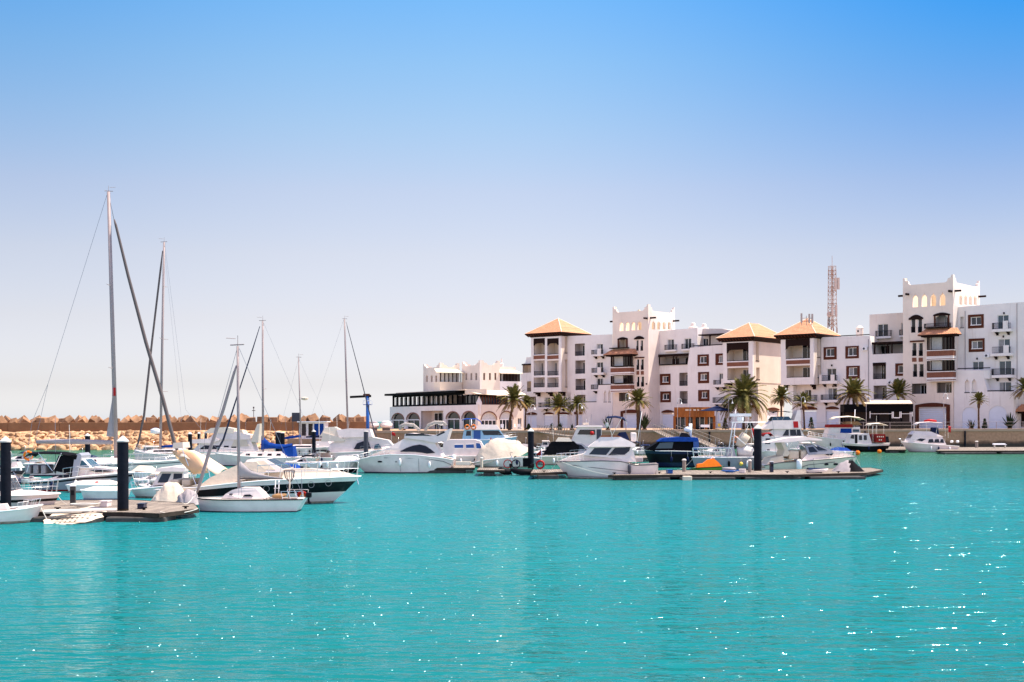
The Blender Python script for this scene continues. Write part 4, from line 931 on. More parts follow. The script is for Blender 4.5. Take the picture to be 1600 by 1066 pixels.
ol=[B.f(x,y,off) for x,y in ((1090,548),(1150,548),(1150,517.5),(1128,513.8),(1090,513.5))]; hs=[door(B,1098,529,1106.5,541,off)]
panel(B.r,'upper_wall','f',off,ol,hs,'stucco_pink',depth=5,back=False)
mb=MB(); off=1.0; r=B.R(1091,520,1130,523.5,off); mb.box(r[0],off,r[1],r[2],off+2.4,r[1]+.2,'dark_wood'); q=B.R(1107.6,522,1109.2,541,off); mb.box(q[0],off+.1,q[1],q[2],off+.3,q[3],'dark_wood'); mb.build('pergola',B.r)

# small fittings on the facades: air conditioners, wall lamps, downpipes
def fit(B,px,py,off,kind):
    a,z=B.f(px,py,off); m=MB()
    if kind=='ac': m.box(a-.42,off-.36,z-.28,a+.42,off-.02,z+.28,'white_trim'); o=m.build('air_conditioner',B.r); q=MB(); q.lathe([(.2,0),(.2,.01)],'stripe_grey',(a-.1,off-.37,z),12,'y'); q.build('fan_grille',o)
    elif kind=='lamp': m.box(a-.09,off-.2,z-.16,a+.09,off-.002,z+.14,'dark_wood'); m.build('wall_lamp',B.r)
    else: m.tube([(a,off-.06,z),(a,off-.06,2.9)],.05,'canvas_grey',6); m.build('drainpipe',B.r)
for px,py in ((1569,489.5),(1527,560.5),(1568,526)): fit(RB,px,py,0,'lamp')
for px,py in ((1300,571),(1302,603.5)): fit(MR,px,py,0,'lamp')
fit(MR,1352,545,0,'ac'); fit(MR,1392,598,0,'ac'); fit(RB,1543,556,0,'ac'); fit(MR,1357,530,0,'pipe'); fit(T1,1010.5,600,0,'lamp'); fit(RB,1508,486,0,'pipe')

# ============================================================ low restaurant building on the left
B=Bld('restaurant_building','low white restaurant with arched doors below a dark glazed upper terrace','building',747,ang=60,Y=206); RS=B
H_=[]
def archdoor(B,x0,y0,x1,ybot,off=0,ax='f',rise=1.1,grid=3,glass='glass_dark'):
    q=B.R(x0,y0,x1,672,off,ax); q=(q[0],.02,q[2],q[3]); o=arch(q,rise,8)
    mb=MB(); a0,z0,a1,z1=q; zt=z1-rise
    ribox(mb,ax,off,a0,a1,.2,.3,zt-.1,zt+.06,'white_trim')
    for i in range(grid+1):
        x=a0+(a1-a0)*i/grid; ribox(mb,ax,off,x-.05,x+.05,.2,.3,0,zt-.1,'white_trim')
    w=mb.build('arched_door',B.r); g=MB(); ribox(g,ax,off,a0,a1,.32,.34,0,zt-.1,glass); ribox(g,ax,off,a0,a1,.32,.34,zt+.06,z1,'curtain' if ax=='s' else glass); g.build('pane',w)
    # brick rim round the arch
    m2=MB(); T=to3(ax,off); c=(a0+a1)/2; hw=(a1-a0)/2; pts=[(c+hw*math.cos(math.pi*i/10),z1-rise+rise*math.sin(math.pi*i/10)) for i in range(11)]
    for i in range(10):
        a,b=pts[i],pts[i+1]; n_=lambda p:(c+(p[0]-c)*1.09,z1-rise+(p[1]-z1+rise)*1.12+.03)
        m2.poly([T(a,-.06),T(b,-.06),T(n_(b),-.06),T(n_(a),-.06)],'brick'); m2.poly([T(n_(a),-.06),T(n_(b),-.06),T(n_(b),0),T(n_(a),0)],'brick'); m2.poly([T(a,-.06),T(b,-.06),T(b,.1),T(a,.1)],'brick')
    m2.build('arch_rim',w)
    return (o,.4)
for a,t,b in ((612.6,646.5,631),(635.5,645.8,655.2),(697.5,644,718),(722,643.5,742.6)): H_.append(archdoor(B,a,t,b,672,rise=1.2,grid=2))
q=B.R(657.6,642,692.5,672); q=(q[0],.02,q[2],q[3]); H_.append((q4(q),.4)); loggia(B.r,'f',0,q,2.2,(.28,.6),0,inner='stucco_pink',door2=(.62,.99))
p0=B.f(609,636.5); p1=B.f(747,632)
x0=p0[0]; zt=(p0[1]+p1[1])/2
panel(B.r,'front_wall','f',0,[(x0,0),(0,0),(0,zt),(x0,zt)],H_,'stucco_white',depth=14,back=False,skip=(1,))
S_=[archdoor(B,752.2,644.3,776,672,0,'s',1.3,4,'glass_window'),archdoor(B,781,643.4,801.5,672,0,'s',1.3,4,'glass_window')]
y1=B.s_(818,650)[0]
q=B.R(809.3,653.5,815,672,0,'s'); q=(q[0],.02,q[2],q[3]); S_.append((q4(q),.4)); window(B.r,'s',0,q,mull=1)
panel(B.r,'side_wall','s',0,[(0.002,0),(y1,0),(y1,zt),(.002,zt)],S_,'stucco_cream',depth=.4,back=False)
mb=MB(); mb.box(x0,.1,zt-.15,-.05,y1-.1,zt-.02,'paving'); mb.build('roof_deck',B.r)
mb=MB(); mb.lathe([(.5,zt-1.6),(.5,zt+.4),(.25,zt+.9),(.05,zt+1.4)],'stucco_white',(-.45,.45,0),8); mb.build('corner_post',B.r)
# glazed terrace
zr=B.f(680,615.5)[1]; xg0=B.f(610.5,627)[0]+.3; xg1=B.f(744,627)[0]
mb=MB(); g=MB(); n_=18
for i in range(n_+1):
    x=xg0+(xg1-xg0)*i/n_; wd=.32 if i%4==0 else .12; mb.box(x-wd/2,.3,zt+.05,x+wd/2,.6,zr-.02,'black_panel')
mb.box(xg0-.1,.3,zt-.01,xg1+.1,.62,zt+.3,'black_panel')
mb.box(xg0-.12,.3,zr-.35,xg1+.12,.62,zr-.02,'black_panel')
gl=mb.build('glazed_terrace',B.r)
rnd=random.Random(5)
for i in range(n_):
    a=xg0+(xg1-xg0)*i/n_; b=xg0+(xg1-xg0)*(i+1)/n_
    if i<12: g.box(a+.1,.85,zt+.1,a+.1+(b-a)*rnd.uniform(.45,.8),.9,zr-.4,'curtain')
    else: g.box(a+.1,2.5,zt+.1,b-.2,2.6,zr-.4,'room_dark')
g.box(xg0,.44,zt+.3,xg1,.46,zr-.36,'glass_teal') if False else None
g.build('curtain',gl)
mb=MB(); mb.box(xg0-1.2,-.9,zr,B.f(718,613)[0],9,zr+.38,'black_panel'); mb.box(xg0+3,-.4,zr+.39,-4,6,zr+.52,'awning_cream'); mb.build('flat_roof',B.r)
mb=MB(); mb.box(-8.5,4,zt,-1.2,4.2,zr,'room_dark'); mb.build('inner_wall',B.r)
# cream awnings over the right-hand terrace
mb=MB(); za=B.s_(775,611.5,-.6)[1]; zb_=B.s_(775,617.5,0)[1]
xL=-4.6
mb.grid([[(xL,-.4,zb_+.1),(-1.8,-.5,za-.1),(.5,-.4,zb_+.15),(.6,4,zb_-.05),(.6,9,zb_+.12),(.6,y1-2.5,zb_)],[(xL,3,za+.15),(-2.5,3,za+.2),(-2.2,3.5,za+.2),(-2.2,4.5,za+.15),(-2.2,9,za+.2),(-2.2,y1-2.5,za+.15)]],'awning_cream'); mb.build('awning',B.r,solid=.08)
mb=MB(); zg=zb_-.1
for i in range(11):
    y=.6+(y1-3.5)*i/10; mb.box(-.55,y-.07,zt,-.4,y+.07,zg,'brown_paint')
for i in range(4): mb.box(-.6-i*1.2,.3,zt,-.72-i*1.2,.45,zg,'black_panel')
mb.box(-.56,.5,zt,-.4,y1-2.8,zt+.15,'brown_paint'); w=mb.build('terrace_glazing',B.r)
g=MB(); g.box(-1.4,1,zt,-1.3,y1-3,zg,'room_dark'); g.box(-.5,.6,zt+.15,-.48,y1-3,zg-.3,'glass_window'); g.box(-5,.38,zt+.1,-.6,.4,zg,'glass_window'); g.build('pane',w)
mb=MB(); rows=[]
zc0=B.f(735,617,1)[1]; zc1=B.f(735,609.5,1)[1]
for z in (zc0,zc1): rows.append([(B.f(719+32*t/8,613,0)[0],1.2-1.6*math.sin(math.pi*t/8),z) for t in range(9)])
mb.grid(rows,'stucco_cream'); mb.build('curved_parapet',B.r,solid=.25)
# upper crenellated volumes
def castle(label,pxc,Y,x_l,x_r,ytop,ybot,slots,sslots,ytip,extra=None):
    B=Bld('castle_block',label,'building',pxc,ang=60,Y=Y); B.r.location.z=G
    W_=-B.f(x_l,ybot)[0]; D_=B.s_(x_r,ytop+5)[0]; zt=B.f(pxc-1,ytop)[1]; zp=B.f(pxc-1,ytip)[1]
    def ol(w,o=0): 
        h=zp-zt
        return [(o,0),(w+o,0),(w+o,zt+h),(w+o-.4,zt+h*.95),(w+o-.6,zt+h*.5),(w+o-1.1,zt+h*.45),(w+o-1.5,zt),(o+1.5,zt),(o+1.1,zt+h*.45),(o+.6,zt+h*.5),(o+.4,zt+h*.95),(o,zt+h)]
    fs=[];ss=[]
    for a,b,c,d in slots: r=B.R(a,c,b,d); fs.append((q4(r),.3)); m=MB(); m.box(r[0]-.02,.3,r[1],r[2]+.02,.34,r[3],'brown_paint'); m.build('window_slot',B.r)
    for a,b,c,d in sslots: r=B.R(a,c,b,d,0,'s'); ss.append((q4(r),.3)); m=MB(); m.box(-.34,r[0]-.02,r[1],-.3,r[2]+.02,r[3],'brown_paint'); m.build('window_slot',B.r)
    panel(B.r,'front_wall','f',0,ol(W_,-W_),fs,'stucco_pink',depth=.4,back=True)
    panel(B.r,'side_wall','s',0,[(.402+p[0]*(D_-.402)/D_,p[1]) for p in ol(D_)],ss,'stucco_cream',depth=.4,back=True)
    panel(B.r,'rear_wall','f',D_-.4,ol(W_-.41,-W_),[],'stucco_pink',depth=.38)
    panel(B.r,'side_wall','s',-W_+.4,[(p[0]+.41,p[1]) for p in ol(D_-.83)],[],'stucco_pink',depth=.4)
    mb=MB(); mb.box(-W_+.41,.41,zt-1.0,-.41,D_-.42,zt-.8,'paving'); mb.build('roof_deck',B.r)
    return B
C1=castle('small crenellated pink block with three slots, left end of the restaurant roof','687.3' and 687.3,232,661.4,718,573.5,609,((665.5,668.2,587,597),(673,675.7,587,597),(680.2,682.8,587,597)),(),567)
C2=castle('crenellated pink block with slots on two faces, nearest the restaurant awning palm',750,226,722,781,570.2,610,((727,729.7,583.5,594),(735,737.7,583.5,594),(742.4,745.4,583.5,594)),((755.2,758.2,583,594),(764.2,767.2,583,594),(772.7,775.7,583,594)),563)
# glazed room between them (part of C1) and right wing (part of C2)
B=C1; off=2.5
r=B.R(695,584,722,597,off,'s'); z0=B.s_(705,609,off)[1]; zr_=B.s_(705,582,off)[1]
mb=MB(); y0=r[0]-1; y1_=r[2]
mb.box(.02,y0,0,off,y1_,r[1],'stucco_cream'); mb.build('terrace_parapet',B.r)
mb=MB()
for i in range(6): y=y0+.2+(y1_-y0-.4)*i/5; mb.box(off-.2,y-.07,r[1],off-.05,y+.07,zr_,'dark_wood')
w=mb.build('glazed_room',B.r); g=MB(); g.box(off-.5,y0+.3,r[1],off-.45,y1_-.3,zr_,'curtain'); g.build('curtain',w)
mb=MB(); mb.grid([[(off+.9,y0-1.2,zr_-.1),(off+.9,y1_,zr_-.1)],[(0.1,y0,zr_+.7),(.1,y1_,zr_+.7)]],'awning_cream'); mb.build('canopy',B.r,solid=.12)
B=C2; Dd=B.s_(781,575)[0]; off=.0
ya=Dd+.02; yb=B.s_(815,575)[0]; zt=B.s_(797,572.5)[1]; z1=B.s_(797,596,0)[1]; z2=B.s_(797,584,0)[1]
mb=MB(); mb.box(-5,ya,0,-.02,yb,z1,'stucco_white'); mb.build('lower_wall',B.r)
mb=MB(); mb.box(-5,ya,z1+.02,-2.2,yb,zt,'stucco_pink'); mb.build('rear_wall',B.r)
mb=MB()
for i in range(7): y=ya+.3+(yb-ya-.6)*i/6; mb.box(-.4,y-.1,z1,-.25,y+.1,z2,'dark_wood')
w=mb.build('glazed_room',B.r); g=MB(); g.box(-.9,ya+.3,z1,-.85,ya+(yb-ya)*.3,z2,'curtain'); g.box(-1.1,ya,z1,-1.05,yb,z2,'room_dark'); g.build('curtain',w)
mb=MB(); mb.grid([[(.6,ya-.2,z2),(.6,yb,z2)],[(-2.3,ya,z2+.9),(-2.3,yb,z2+.7)]],'awning_cream'); mb.build('canopy',B.r,solid=.12)
mb=MB(); mb.lathe([(.4,zt),(.4,zt+.6),(.15,zt+.8),(.12,zt+1.6)],'stucco_pink',(-3.5,ya+(yb-ya)*.5,0),8); mb.build('chimney',B.r)
# stepped white house behind, next to the left pavilion
B=Bld('terraced_house','narrow stepped white house squeezed between the restaurant and the left pavilion','building',836,4.0)
r=B.R(823.5,596,831.5,612); H_=[(q4(r),.4)]; loggia(B.r,'f',0,r,1.2,None,.35,inner='awning_cream')
r=B.R(817,570,836,582.5); H_.append((q4(r),.4)); loggia(B.r,'f',0,r,1.6,None,0,inner='stucco_cream')
body(B,[(813,672),(836,672),(836,557.5),(822.5,558.5),(821,567),(816.5,569),(816,583),(813.5,584)],H_,depth=8,mat='stucco_white')
mb=MB(); r=B.R(815,568.5,836,570.5,-.6); mb.box(r[0],-.6,r[1],r[2],-.002,r[3],'dark_wood'); mb.build('pergola',B.r)
# ============================================================ black terrace pavilion with white line signs
def flatY(px,Y): return pt(px,660,Y).x
Yk=188.5
B=Bld('terrace_pavilion','black boxy terrace pavilion with white line lettering in front of the right-hand block','pavilion',1427,ang=8,Y=Yk)
x0=B.f(1319,650)[0]; zt0=B.f(1370,631.5)[1]; zb0=0
mb=MB(); mb.box(x0,0,zb0+2.6,0,5,zt0,'black_panel')
for i in range(7): x=x0*(1-i/6); mb.box(x-.12 if i else x,.1,0,x+.12 if i<6 else x,.35,2.6,'black_panel')
mb.box(x0,4.6,0,0,4.9,2.6,'black_panel'); mb.build('cladding',B.r)
mb=MB(); mb.box(x0+3,.01,.02,-.3,.05,1.1,'glass_dark'); mb.box(x0,2,0,-.2,2.1,2.6,'room_dark'); mb.build('glass_screen',B.r)
mb=MB(); mb.grid([[(x0+3,-.5,zt0+.05),(-.2,-.5,zt0+.05)],[(x0+3,1.5,zt0+.5),(-.2,1.5,zt0+.5)]],'awning_cream'); mb.build('awning',B.r,solid=.1)
mb=MB()
def lin(ax0,ay0,ax1,ay1):
    r=B.R(ax0,ay0,ax1,ay1,-.06); mb.box(r[0],-.06,r[1],r[2],-.002,r[3],'white_trim')
for q in ((1359,643,1360,653.5),(1360,646.3,1393.5,647),(1393.5,643.5,1394.6,653.8),(1395.3,643.5,1396.4,653),(1396.4,652.2,1405.5,653.6),(1405.5,643.5,1406.6,653),(1407.4,643.5,1408.6,653),(1408.6,646.3,1425,647),(1425,643.5,1426,651)): lin(*q)
mb.build('sign_lettering',B.r)
# timber cafe
B=Bld('cafe_pavilion','curved orange timber cafe front on the promenade, above the white gangway','pavilion',1116,ang=10,Y=192)
x0=B.f(1054,650)[0]; zt=B.f(1085,636.5)[1]; zm=B.f(1085,652)[1]; n_=14
mb=MB(); rows=[]
for z in (zm,zt): rows.append([(x0*(1-t/n_),-1.4*math.sin(math.pi*t/n_),z) for t in range(n_+1)])
mb.grid(rows,'timber_orange'); mb.build('fascia',B.r,solid=.2)
mb=MB(); mb.poly([(x0*(1-t/n_),-1.4*math.sin(math.pi*t/n_)+.1,zt-.05) for t in range(n_+1)]+[(0,5,zt-.05),(x0,5,zt-.05)],'timber_orange'); mb.build('roof',B.r)
for t in (0,.32,.5,.8,1):
    mb=MB(); x=x0*(1-t); y=-1.4*math.sin(math.pi*t)+.2; mb.box(x-.22,y,0,x+.22,y+.4,zm+.2,'timber_orange'); mb.build('column',B.r)
mb=MB(); mb.box(x0,3.2,0,0,3.3,zm+.3,'room_dark')
for i in range(9): x=x0*(1-i/8); mb.box(x-.06,2.9,0,x+.06,3.0,zm,'white_trim')
mb.build('shopfront',B.r); mb=MB(); mb.box(x0,3.04,0.2,0,3.08,zm-.2,'glass_teal'); mb.build('pane',B.r)
mb=MB()
for i,wd in enumerate((.5,.3,.4,.25,.5,.3,.45,.6,.35,.4)): x=x0*.72+i*.62; z=B.f(1085,642)[1]; mb.box(x,-1.5-.1*math.sin(i),z,x+wd,-1.44-.1*math.sin(i)+.3,z+.22,'awning_cream')
mb.build('sign_lettering',B.r)
# ============================================================ palms
def frond_mesh(mb,rnd,az,el,Ln,droop,mat,nl=15,wl=.5):
    P=[];p=Vector((0,0,0)); d=Vector((math.cos(az)*math.cos(el),math.sin(az)*math.cos(el),math.sin(el))); ns=8; side=Vector((-math.sin(az),math.cos(az),0))
    tw=rnd.uniform(-.25,.25)
    for i in range(ns+1):
        P.append(p.copy()); p=p+d*(Ln/ns); d=(d+Vector((side.x*tw*.3,side.y*tw*.3,-droop/ns))).normalized()
    mb.tube(P,[.045*(1-i/ns*.8) for i in range(ns+1)],mat,4,False)
    for j in range(nl*2):
        t=.12+.88*(j//2)/nl; k=min(ns-1,int(t*ns)); q=P[k].lerp(P[k+1],t*ns-k); fd=(P[k+1]-P[k]).normalized(); sg=1 if j%2 else -1
        ll=wl*(math.sin(math.pi*min(1,t*.85+.15))**.6)*rnd.uniform(.8,1.1); u=(side*sg*.75+fd*.75+Vector((0,0,.12-.3*t))).normalized()
        tip=q+u*ll; wv=fd*.10
        mb.poly([q-wv,q+wv,tip+Vector((0,0,-.06*ll))],mat)
def palm_crown(seed,n=46,R=2.6,droop=1.1,up=.2,dry=.18,wl=.55):
    rnd=random.Random(seed); mb=MB()
    for i in range(n):
        az=i*2.399+rnd.uniform(-.3,.3); t=(i+.5)/n; el=math.radians(88-100*t**.8)+rnd.uniform(-.12,.12)+up*.3
        frond_mesh(mb,rnd,az,el,R*rnd.uniform(.82,1.1)*(.75+.35*t),droop*(.5+.8*t),'palm_dry' if t>1-dry else 'palm_leaf',wl=wl)
    mb.sphere((0,0,-.15),.32,'palm_dry',8,(1,1,1.3))
    return mb
CR=[palm_crown(1,70,2.6,1.0),palm_crown(2,84,3.0,1.9,wl=.62),palm_crown(3,52,2.4,.7,.5,dry=.12),palm_crown(4,66,2.7,1.2,dry=.35)]
CRM=[None]*4
def palm(label,bx,Y,topx,topy,rpx,kind,thick=.2,bulge=True,z0=None,lean=0):
    B0=pt(bx,660,Y); zb=G if z0 is None else z0; T=pt(topx,topy,Y)
    r=empty('palm_tree',(B0.x,Y,zb),0,label,'palm tree','palm trees along the promenade')
    h=T.z-zb; dx=T.x-B0.x; pts=[];rs=[]; n_=14
    for i in range(n_+1):
        t=i/n_; pts.append((dx*t*t*(1 if abs(dx)<.5 else (1.15-.15*t)),.1*math.sin(3*t),h*t)); ww=thick*.8*(1.0-.25*t)*(1+.09*(i%2))
        if bulge and t>.72: ww*=1+1.0*math.sin(math.pi*min(1,(t-.72)/.28))
        if i==0: ww*=1.4
        rs.append(ww)
    mb=MB(); mb.tube(pts,rs,'trunk_bark',9); mb.build('trunk',r,smooth=True)
    k=CRM[kind]
    if k is None: k=CRM[kind]=CR[kind].build('crown'); o=k
    else: o=k.copy(); COL.objects.link(o)
    o.parent=r; o.location=(dx,0,h+.1); s=rpx/(F/Y)/2.0; o.scale=(s,s,s*1.02); o.rotation_euler=(0,0,bx*1.3)
    return r
palm('large leaning palm in front of the restaurant arches',796,187,803.5,627,24,3,.26,lean=1)
palm('slim palm with a slightly curved trunk, right of the large leaning palm',820.6,188,822.5,632,13,0,.17)
palm('palm with a straight trunk below the left pavilion',873,188,873,637,22,2,.2)
palm('bushy short palm next to a street lamp, right of the left pavilion',902,188,901.5,634,14,1,.19,False)
palm('thick-trunked dark palm below the left crenellated tower',998,187,996.6,628,20,0,.42,False)
palm('big drooping palm below the middle pavilion',1161.7,186.5,1162,624,33,1,.3,False)
palm('palm with bulging trunk against the peach side wall',1221,188.5,1221,622,18,0,.2)
palm('palm beside the white yacht, left of the white garage door arches',1257,188,1255,631,18,2,.17)
palm('golden palm rising behind the left half of the black pavilion',1334,191.5,1334,618,26,3,.25,False,z0=G)
palm('dark palm rising behind the right half of the black pavilion',1404,196,1403.5,616,24,2,.27,False,z0=G)
palm('slender palm with small sparse crown in front of the blind arches',1529.5,187,1529.5,627,14,2,.18)
palm('palm cut off by the right edge of the picture',1603,187,1603,610,20,3,.2)
def agave(label,px,py,Y,n,L_,mat='leaf_dark',name='agave_plant',el0=35,w=.12,cat='plant'):
    rnd=random.Random(int(px)); mb=MB()
    for i in range(n):
        az=i*2.4+rnd.random()*.4; el=rad(el0+ (88-el0)*(1-i/n)); l=L_*rnd.uniform(.75,1.1); sd_=Vector((-math.sin(az),math.cos(az),0)); d=Vector((math.cos(az)*math.cos(el),math.sin(az)*math.cos(el),math.sin(el)))
        a=Vector((0,0,0)); m_=d*l*.5+Vector((0,0,-.02)); t=d*l+Vector((0,0,-.12*l*math.cos(el)))
        mb.poly([a-sd_*w*.6,m_-sd_*w,t,m_+sd_*w,a+sd_*w*.6],mat); mb.poly([a-sd_*w*.6,m_-sd_*w,m_+Vector((0,0,-.08)),a],mat)
    P=pt(px,py,Y); r=empty(name,(P.x,Y,G),0,label,cat); mb.build('leaves',r)
    m=MB(); m.lathe([(.35,0),(.4,.18),(.1,.26)],'soil_brown',n=8); m.build('stem',r)
def bush(label,px,Y,h,w,mat='leaf_dark',name='shrub',n=500):
    rnd=random.Random(int(px*3)); mb=MB()
    for i in range(n):
        t=rnd.random(); a=rnd.uniform(0,6.28); rr=w*.5*math.sqrt(rnd.random())*(1-.75*t); p=Vector((rr*math.cos(a),rr*math.sin(a),.1+h*t*.95)); q=Vector([rnd.gauss(0,1) for _ in range(3)]).normalized()*.11; q2=Vector([rnd.gauss(0,1) for _ in range(3)]).normalized()*.07
        mb.poly([p-q2,p+q,p+q2,p-q],mat)
    P=pt(px,660,Y); r=empty(name,(P.x,Y,G),0,label,'shrub'); mb.build('foliage',r); m=MB(); m.tube([(0,0,-.02),(0,0,h*.7)],[.05,.02],'trunk_bark',5); m.build('stem',r)
agave('spiky agave left of the slender palm, by the blind arches',1517.5,670,187,16,1.7)
bush('small conical shrub right of the slender palm',1538.6,187.2,1.5,.9)
agave('large dark fan-shaped agave near the right edge',1578,670,187,26,2.5,w=.16)
agave('large dark upright agave beside the thick-trunked palm',1007,670,186.8,22,2.6,el0=55,w=.2)
agave('tall thin agave left of the blue bimini boat',950,670,188,16,3.0,el0=50,w=.12)
agave('agave at the foot of the palm below the left pavilion',875,670,187.3,16,1.3,w=.14)
agave('small agave between two white shutters, left of the straight palm',862,670,188.5,8,1.2,el0=60)
agave('small agave right of the straight palm below the left pavilion',894,670,188.5,8,1.1,el0=60)
bush('dark bush at the foot of the slim palm',826,187,.9,.9)
bush('dark conical cypress bush beside the palm at the white yacht',1267.5,187,1.8,1.1)
bush('planter bush under the peach side wall',1172,187,1.2,1.6)
bush('green bamboo bush beside the blue parasol',1133,188,1.7,1.1,'palm_leaf')
# ============================================================ street lamps
def lamp(px,topy,Y,label):
    P=pt(px,660,Y); h=pt(px,topy,Y).z-G; r=empty('street_lamp',(P.x,Y,G),0,label,'street lamp','street lamps along the promenade')
    mb=MB(); mb.tube([(0,0,0),(0,0,.5),(0,0,h*.86)],[.09,.045,.035],'alu_mast',8); mb.build('pole',r,smooth=True)
    mb=MB(); mb.tube([(0,0,h*.82)]+[(.28+.28*math.cos(t),0,h*.9+.3*math.sin(t)) for t in [math.pi-i*math.pi/6 for i in range(7)]]+[(.56,0,h*.86)],.028,'white_trim',6); mb.build('curved_arm',r,smooth=True)
    mb=MB(); mb.lathe([(.04,.0),(.06,-.05),(.10,-.22),(.20,-.31),(.18,-.33),(.08,-.28),(.04,-.08)],'white_trim',(.56,0,h*.86),12); mb.build('lamp_shade',r,smooth=True)
for px,ty,Y,l in ((1474.6,612,181.6,'street lamp in front of the brown garage frame of the right tower'),(1353.5,617,181.6,'street lamp in front of the black pavilion'),(1058.7,621,181.6,'street lamp at the left edge of the timber cafe'),(829.6,631,183,'short street lamp beside the slim curved palm'),(903.5,629,184,'street lamp against the bushy short palm'),(978,612,182,'street lamp left of the thick-trunked palm'),(1252,618,184,'street lamp behind the red sign of the white yacht'),(1138.5,620,184,'street lamp left of the big drooping palm')): lamp(px,ty,Y,l)
# railing
def fence(x0,x1,Y,step,label,h=1.05):
    a=pt(x0,660,Y).x; b=pt(x1,660,Y).x; r=empty('railing',((a+b)/2,Y,G),0,label,'railing'); w=(b-a)/2; n_=max(2,int((b-a)/step))
    mb=MB(); mb.tube([(-w,0,h),(w,0,h)],.02,'alu_mast',6); mb.tube([(-w,0,h*.55),(w,0,h*.55)],.01,'alu_mast',4); mb.build('handrail',r)
    for i in range(n_+1):
        mb=MB(); x=-w+2*w*i/n_; mb.box(x-.03,-.03,0,x+.03,.03,h-.021,'alu_mast'); mb.build('post',r)
fence(1266,1640,181.2,3.6,'thin steel railing along the right part of the quay, in front of the black pavilion')
fence(1108,1160,186,2.0,'thin railing of the cafe terrace beside the blue parasol')
# parasols
def parasol(px,py,Y,rw,mat,label,h=2.7):
    P=pt(px,660,Y); r=empty('parasol',(P.x,Y,G),0,label,'parasol'); mb=MB(); mb.tube([(0,0,0),(0,0,h)],.04,'alu_dark',8); mb.lathe([(.35,0),(.35,.1)],'float_grey',n=10); mb.build('pole',r)
    mb=MB(); mb.grid([[(rw*a,rw*b,h-.65) for a,b in ((-1,-1),(1,-1),(1,1),(-1,1))],[(rw*.45*a,rw*.45*b,h-.25) for a,b in ((-1,-1),(1,-1),(1,1),(-1,1))],[(.01*a,.01*b,h+.1) for a,b in ((-1,-1),(1,-1),(1,1),(-1,1))]],mat,True); mb.build('canopy',r,solid=.03)
parasol(1120,660,186.8,2.3,'canvas_navy','large navy blue square parasol beside the timber cafe',h=3.5)
# cafe tables and chairs
def table(px,Y,cloth,label):
    P=pt(px,660,Y); r=empty('cafe_table',(P.x,Y,G),0,label,'table'); mb=MB(); mb.box(-.6,-.5,.7,.6,.5,.76,cloth); mb.build('tabletop',r,bevel=.02)
    for a in (-.5,.5):
        for b in (-.4,.4): m=MB(); m.box(a-.03,b-.03,0,a+.03,b+.03,.698,'iron'); m.build('leg',r)
    m=MB(); m.grid([[(-.62,-.52,.77),(.62,-.52,.77),(.62,.52,.77),(-.62,.52,.77)],[(-.66,-.56,.4),(.66,-.56,.36),(.66,.56,.42),(-.66,.56,.38)]],cloth,True); m.build('cloth',r)
def chair(px,Y,mat,label,g,rz=0):
    P=pt(px,660,Y); r=empty('cafe_chair',(P.x,Y,G),rz,label,'chair',g); m=MB(); m.box(-.24,-.24,.43,.24,.24,.48,mat); m.build('seat',r,bevel=.02); m=MB(); m.box(-.24,.2,.5,.24,.25,.95,mat); m.build('backrest',r,bevel=.02)
    for a in (-.21,.21):
        for b in (-.21,.21): m=MB(); m.box(a-.02,b-.02,0,a+.02,b+.02,.429,mat); m.build('leg',r)
table(1101,184.5,'white_trim','cafe table with a white cloth on the promenade in front of the timber cafe')
chair(1092,184.6,'iron','dark cafe chair left of the white-clothed table','dark cafe chairs around the white table',1.5)
chair(1109.5,184.6,'iron','dark cafe chair right of the white-clothed table','dark cafe chairs around the white table',-1.5)
chair(1125,184.8,'yellow','yellow cafe chair under the navy parasol','yellow cafe chairs',.4)
for i,px in enumerate((784.5,806.5,812)): chair(px,184.5,'white_trim',['white chair left of the leaning palm trunk','white chair just right of the leaning palm trunk','white chair furthest right on the restaurant terrace'][i],'white chairs on the restaurant terrace',i*1.3)
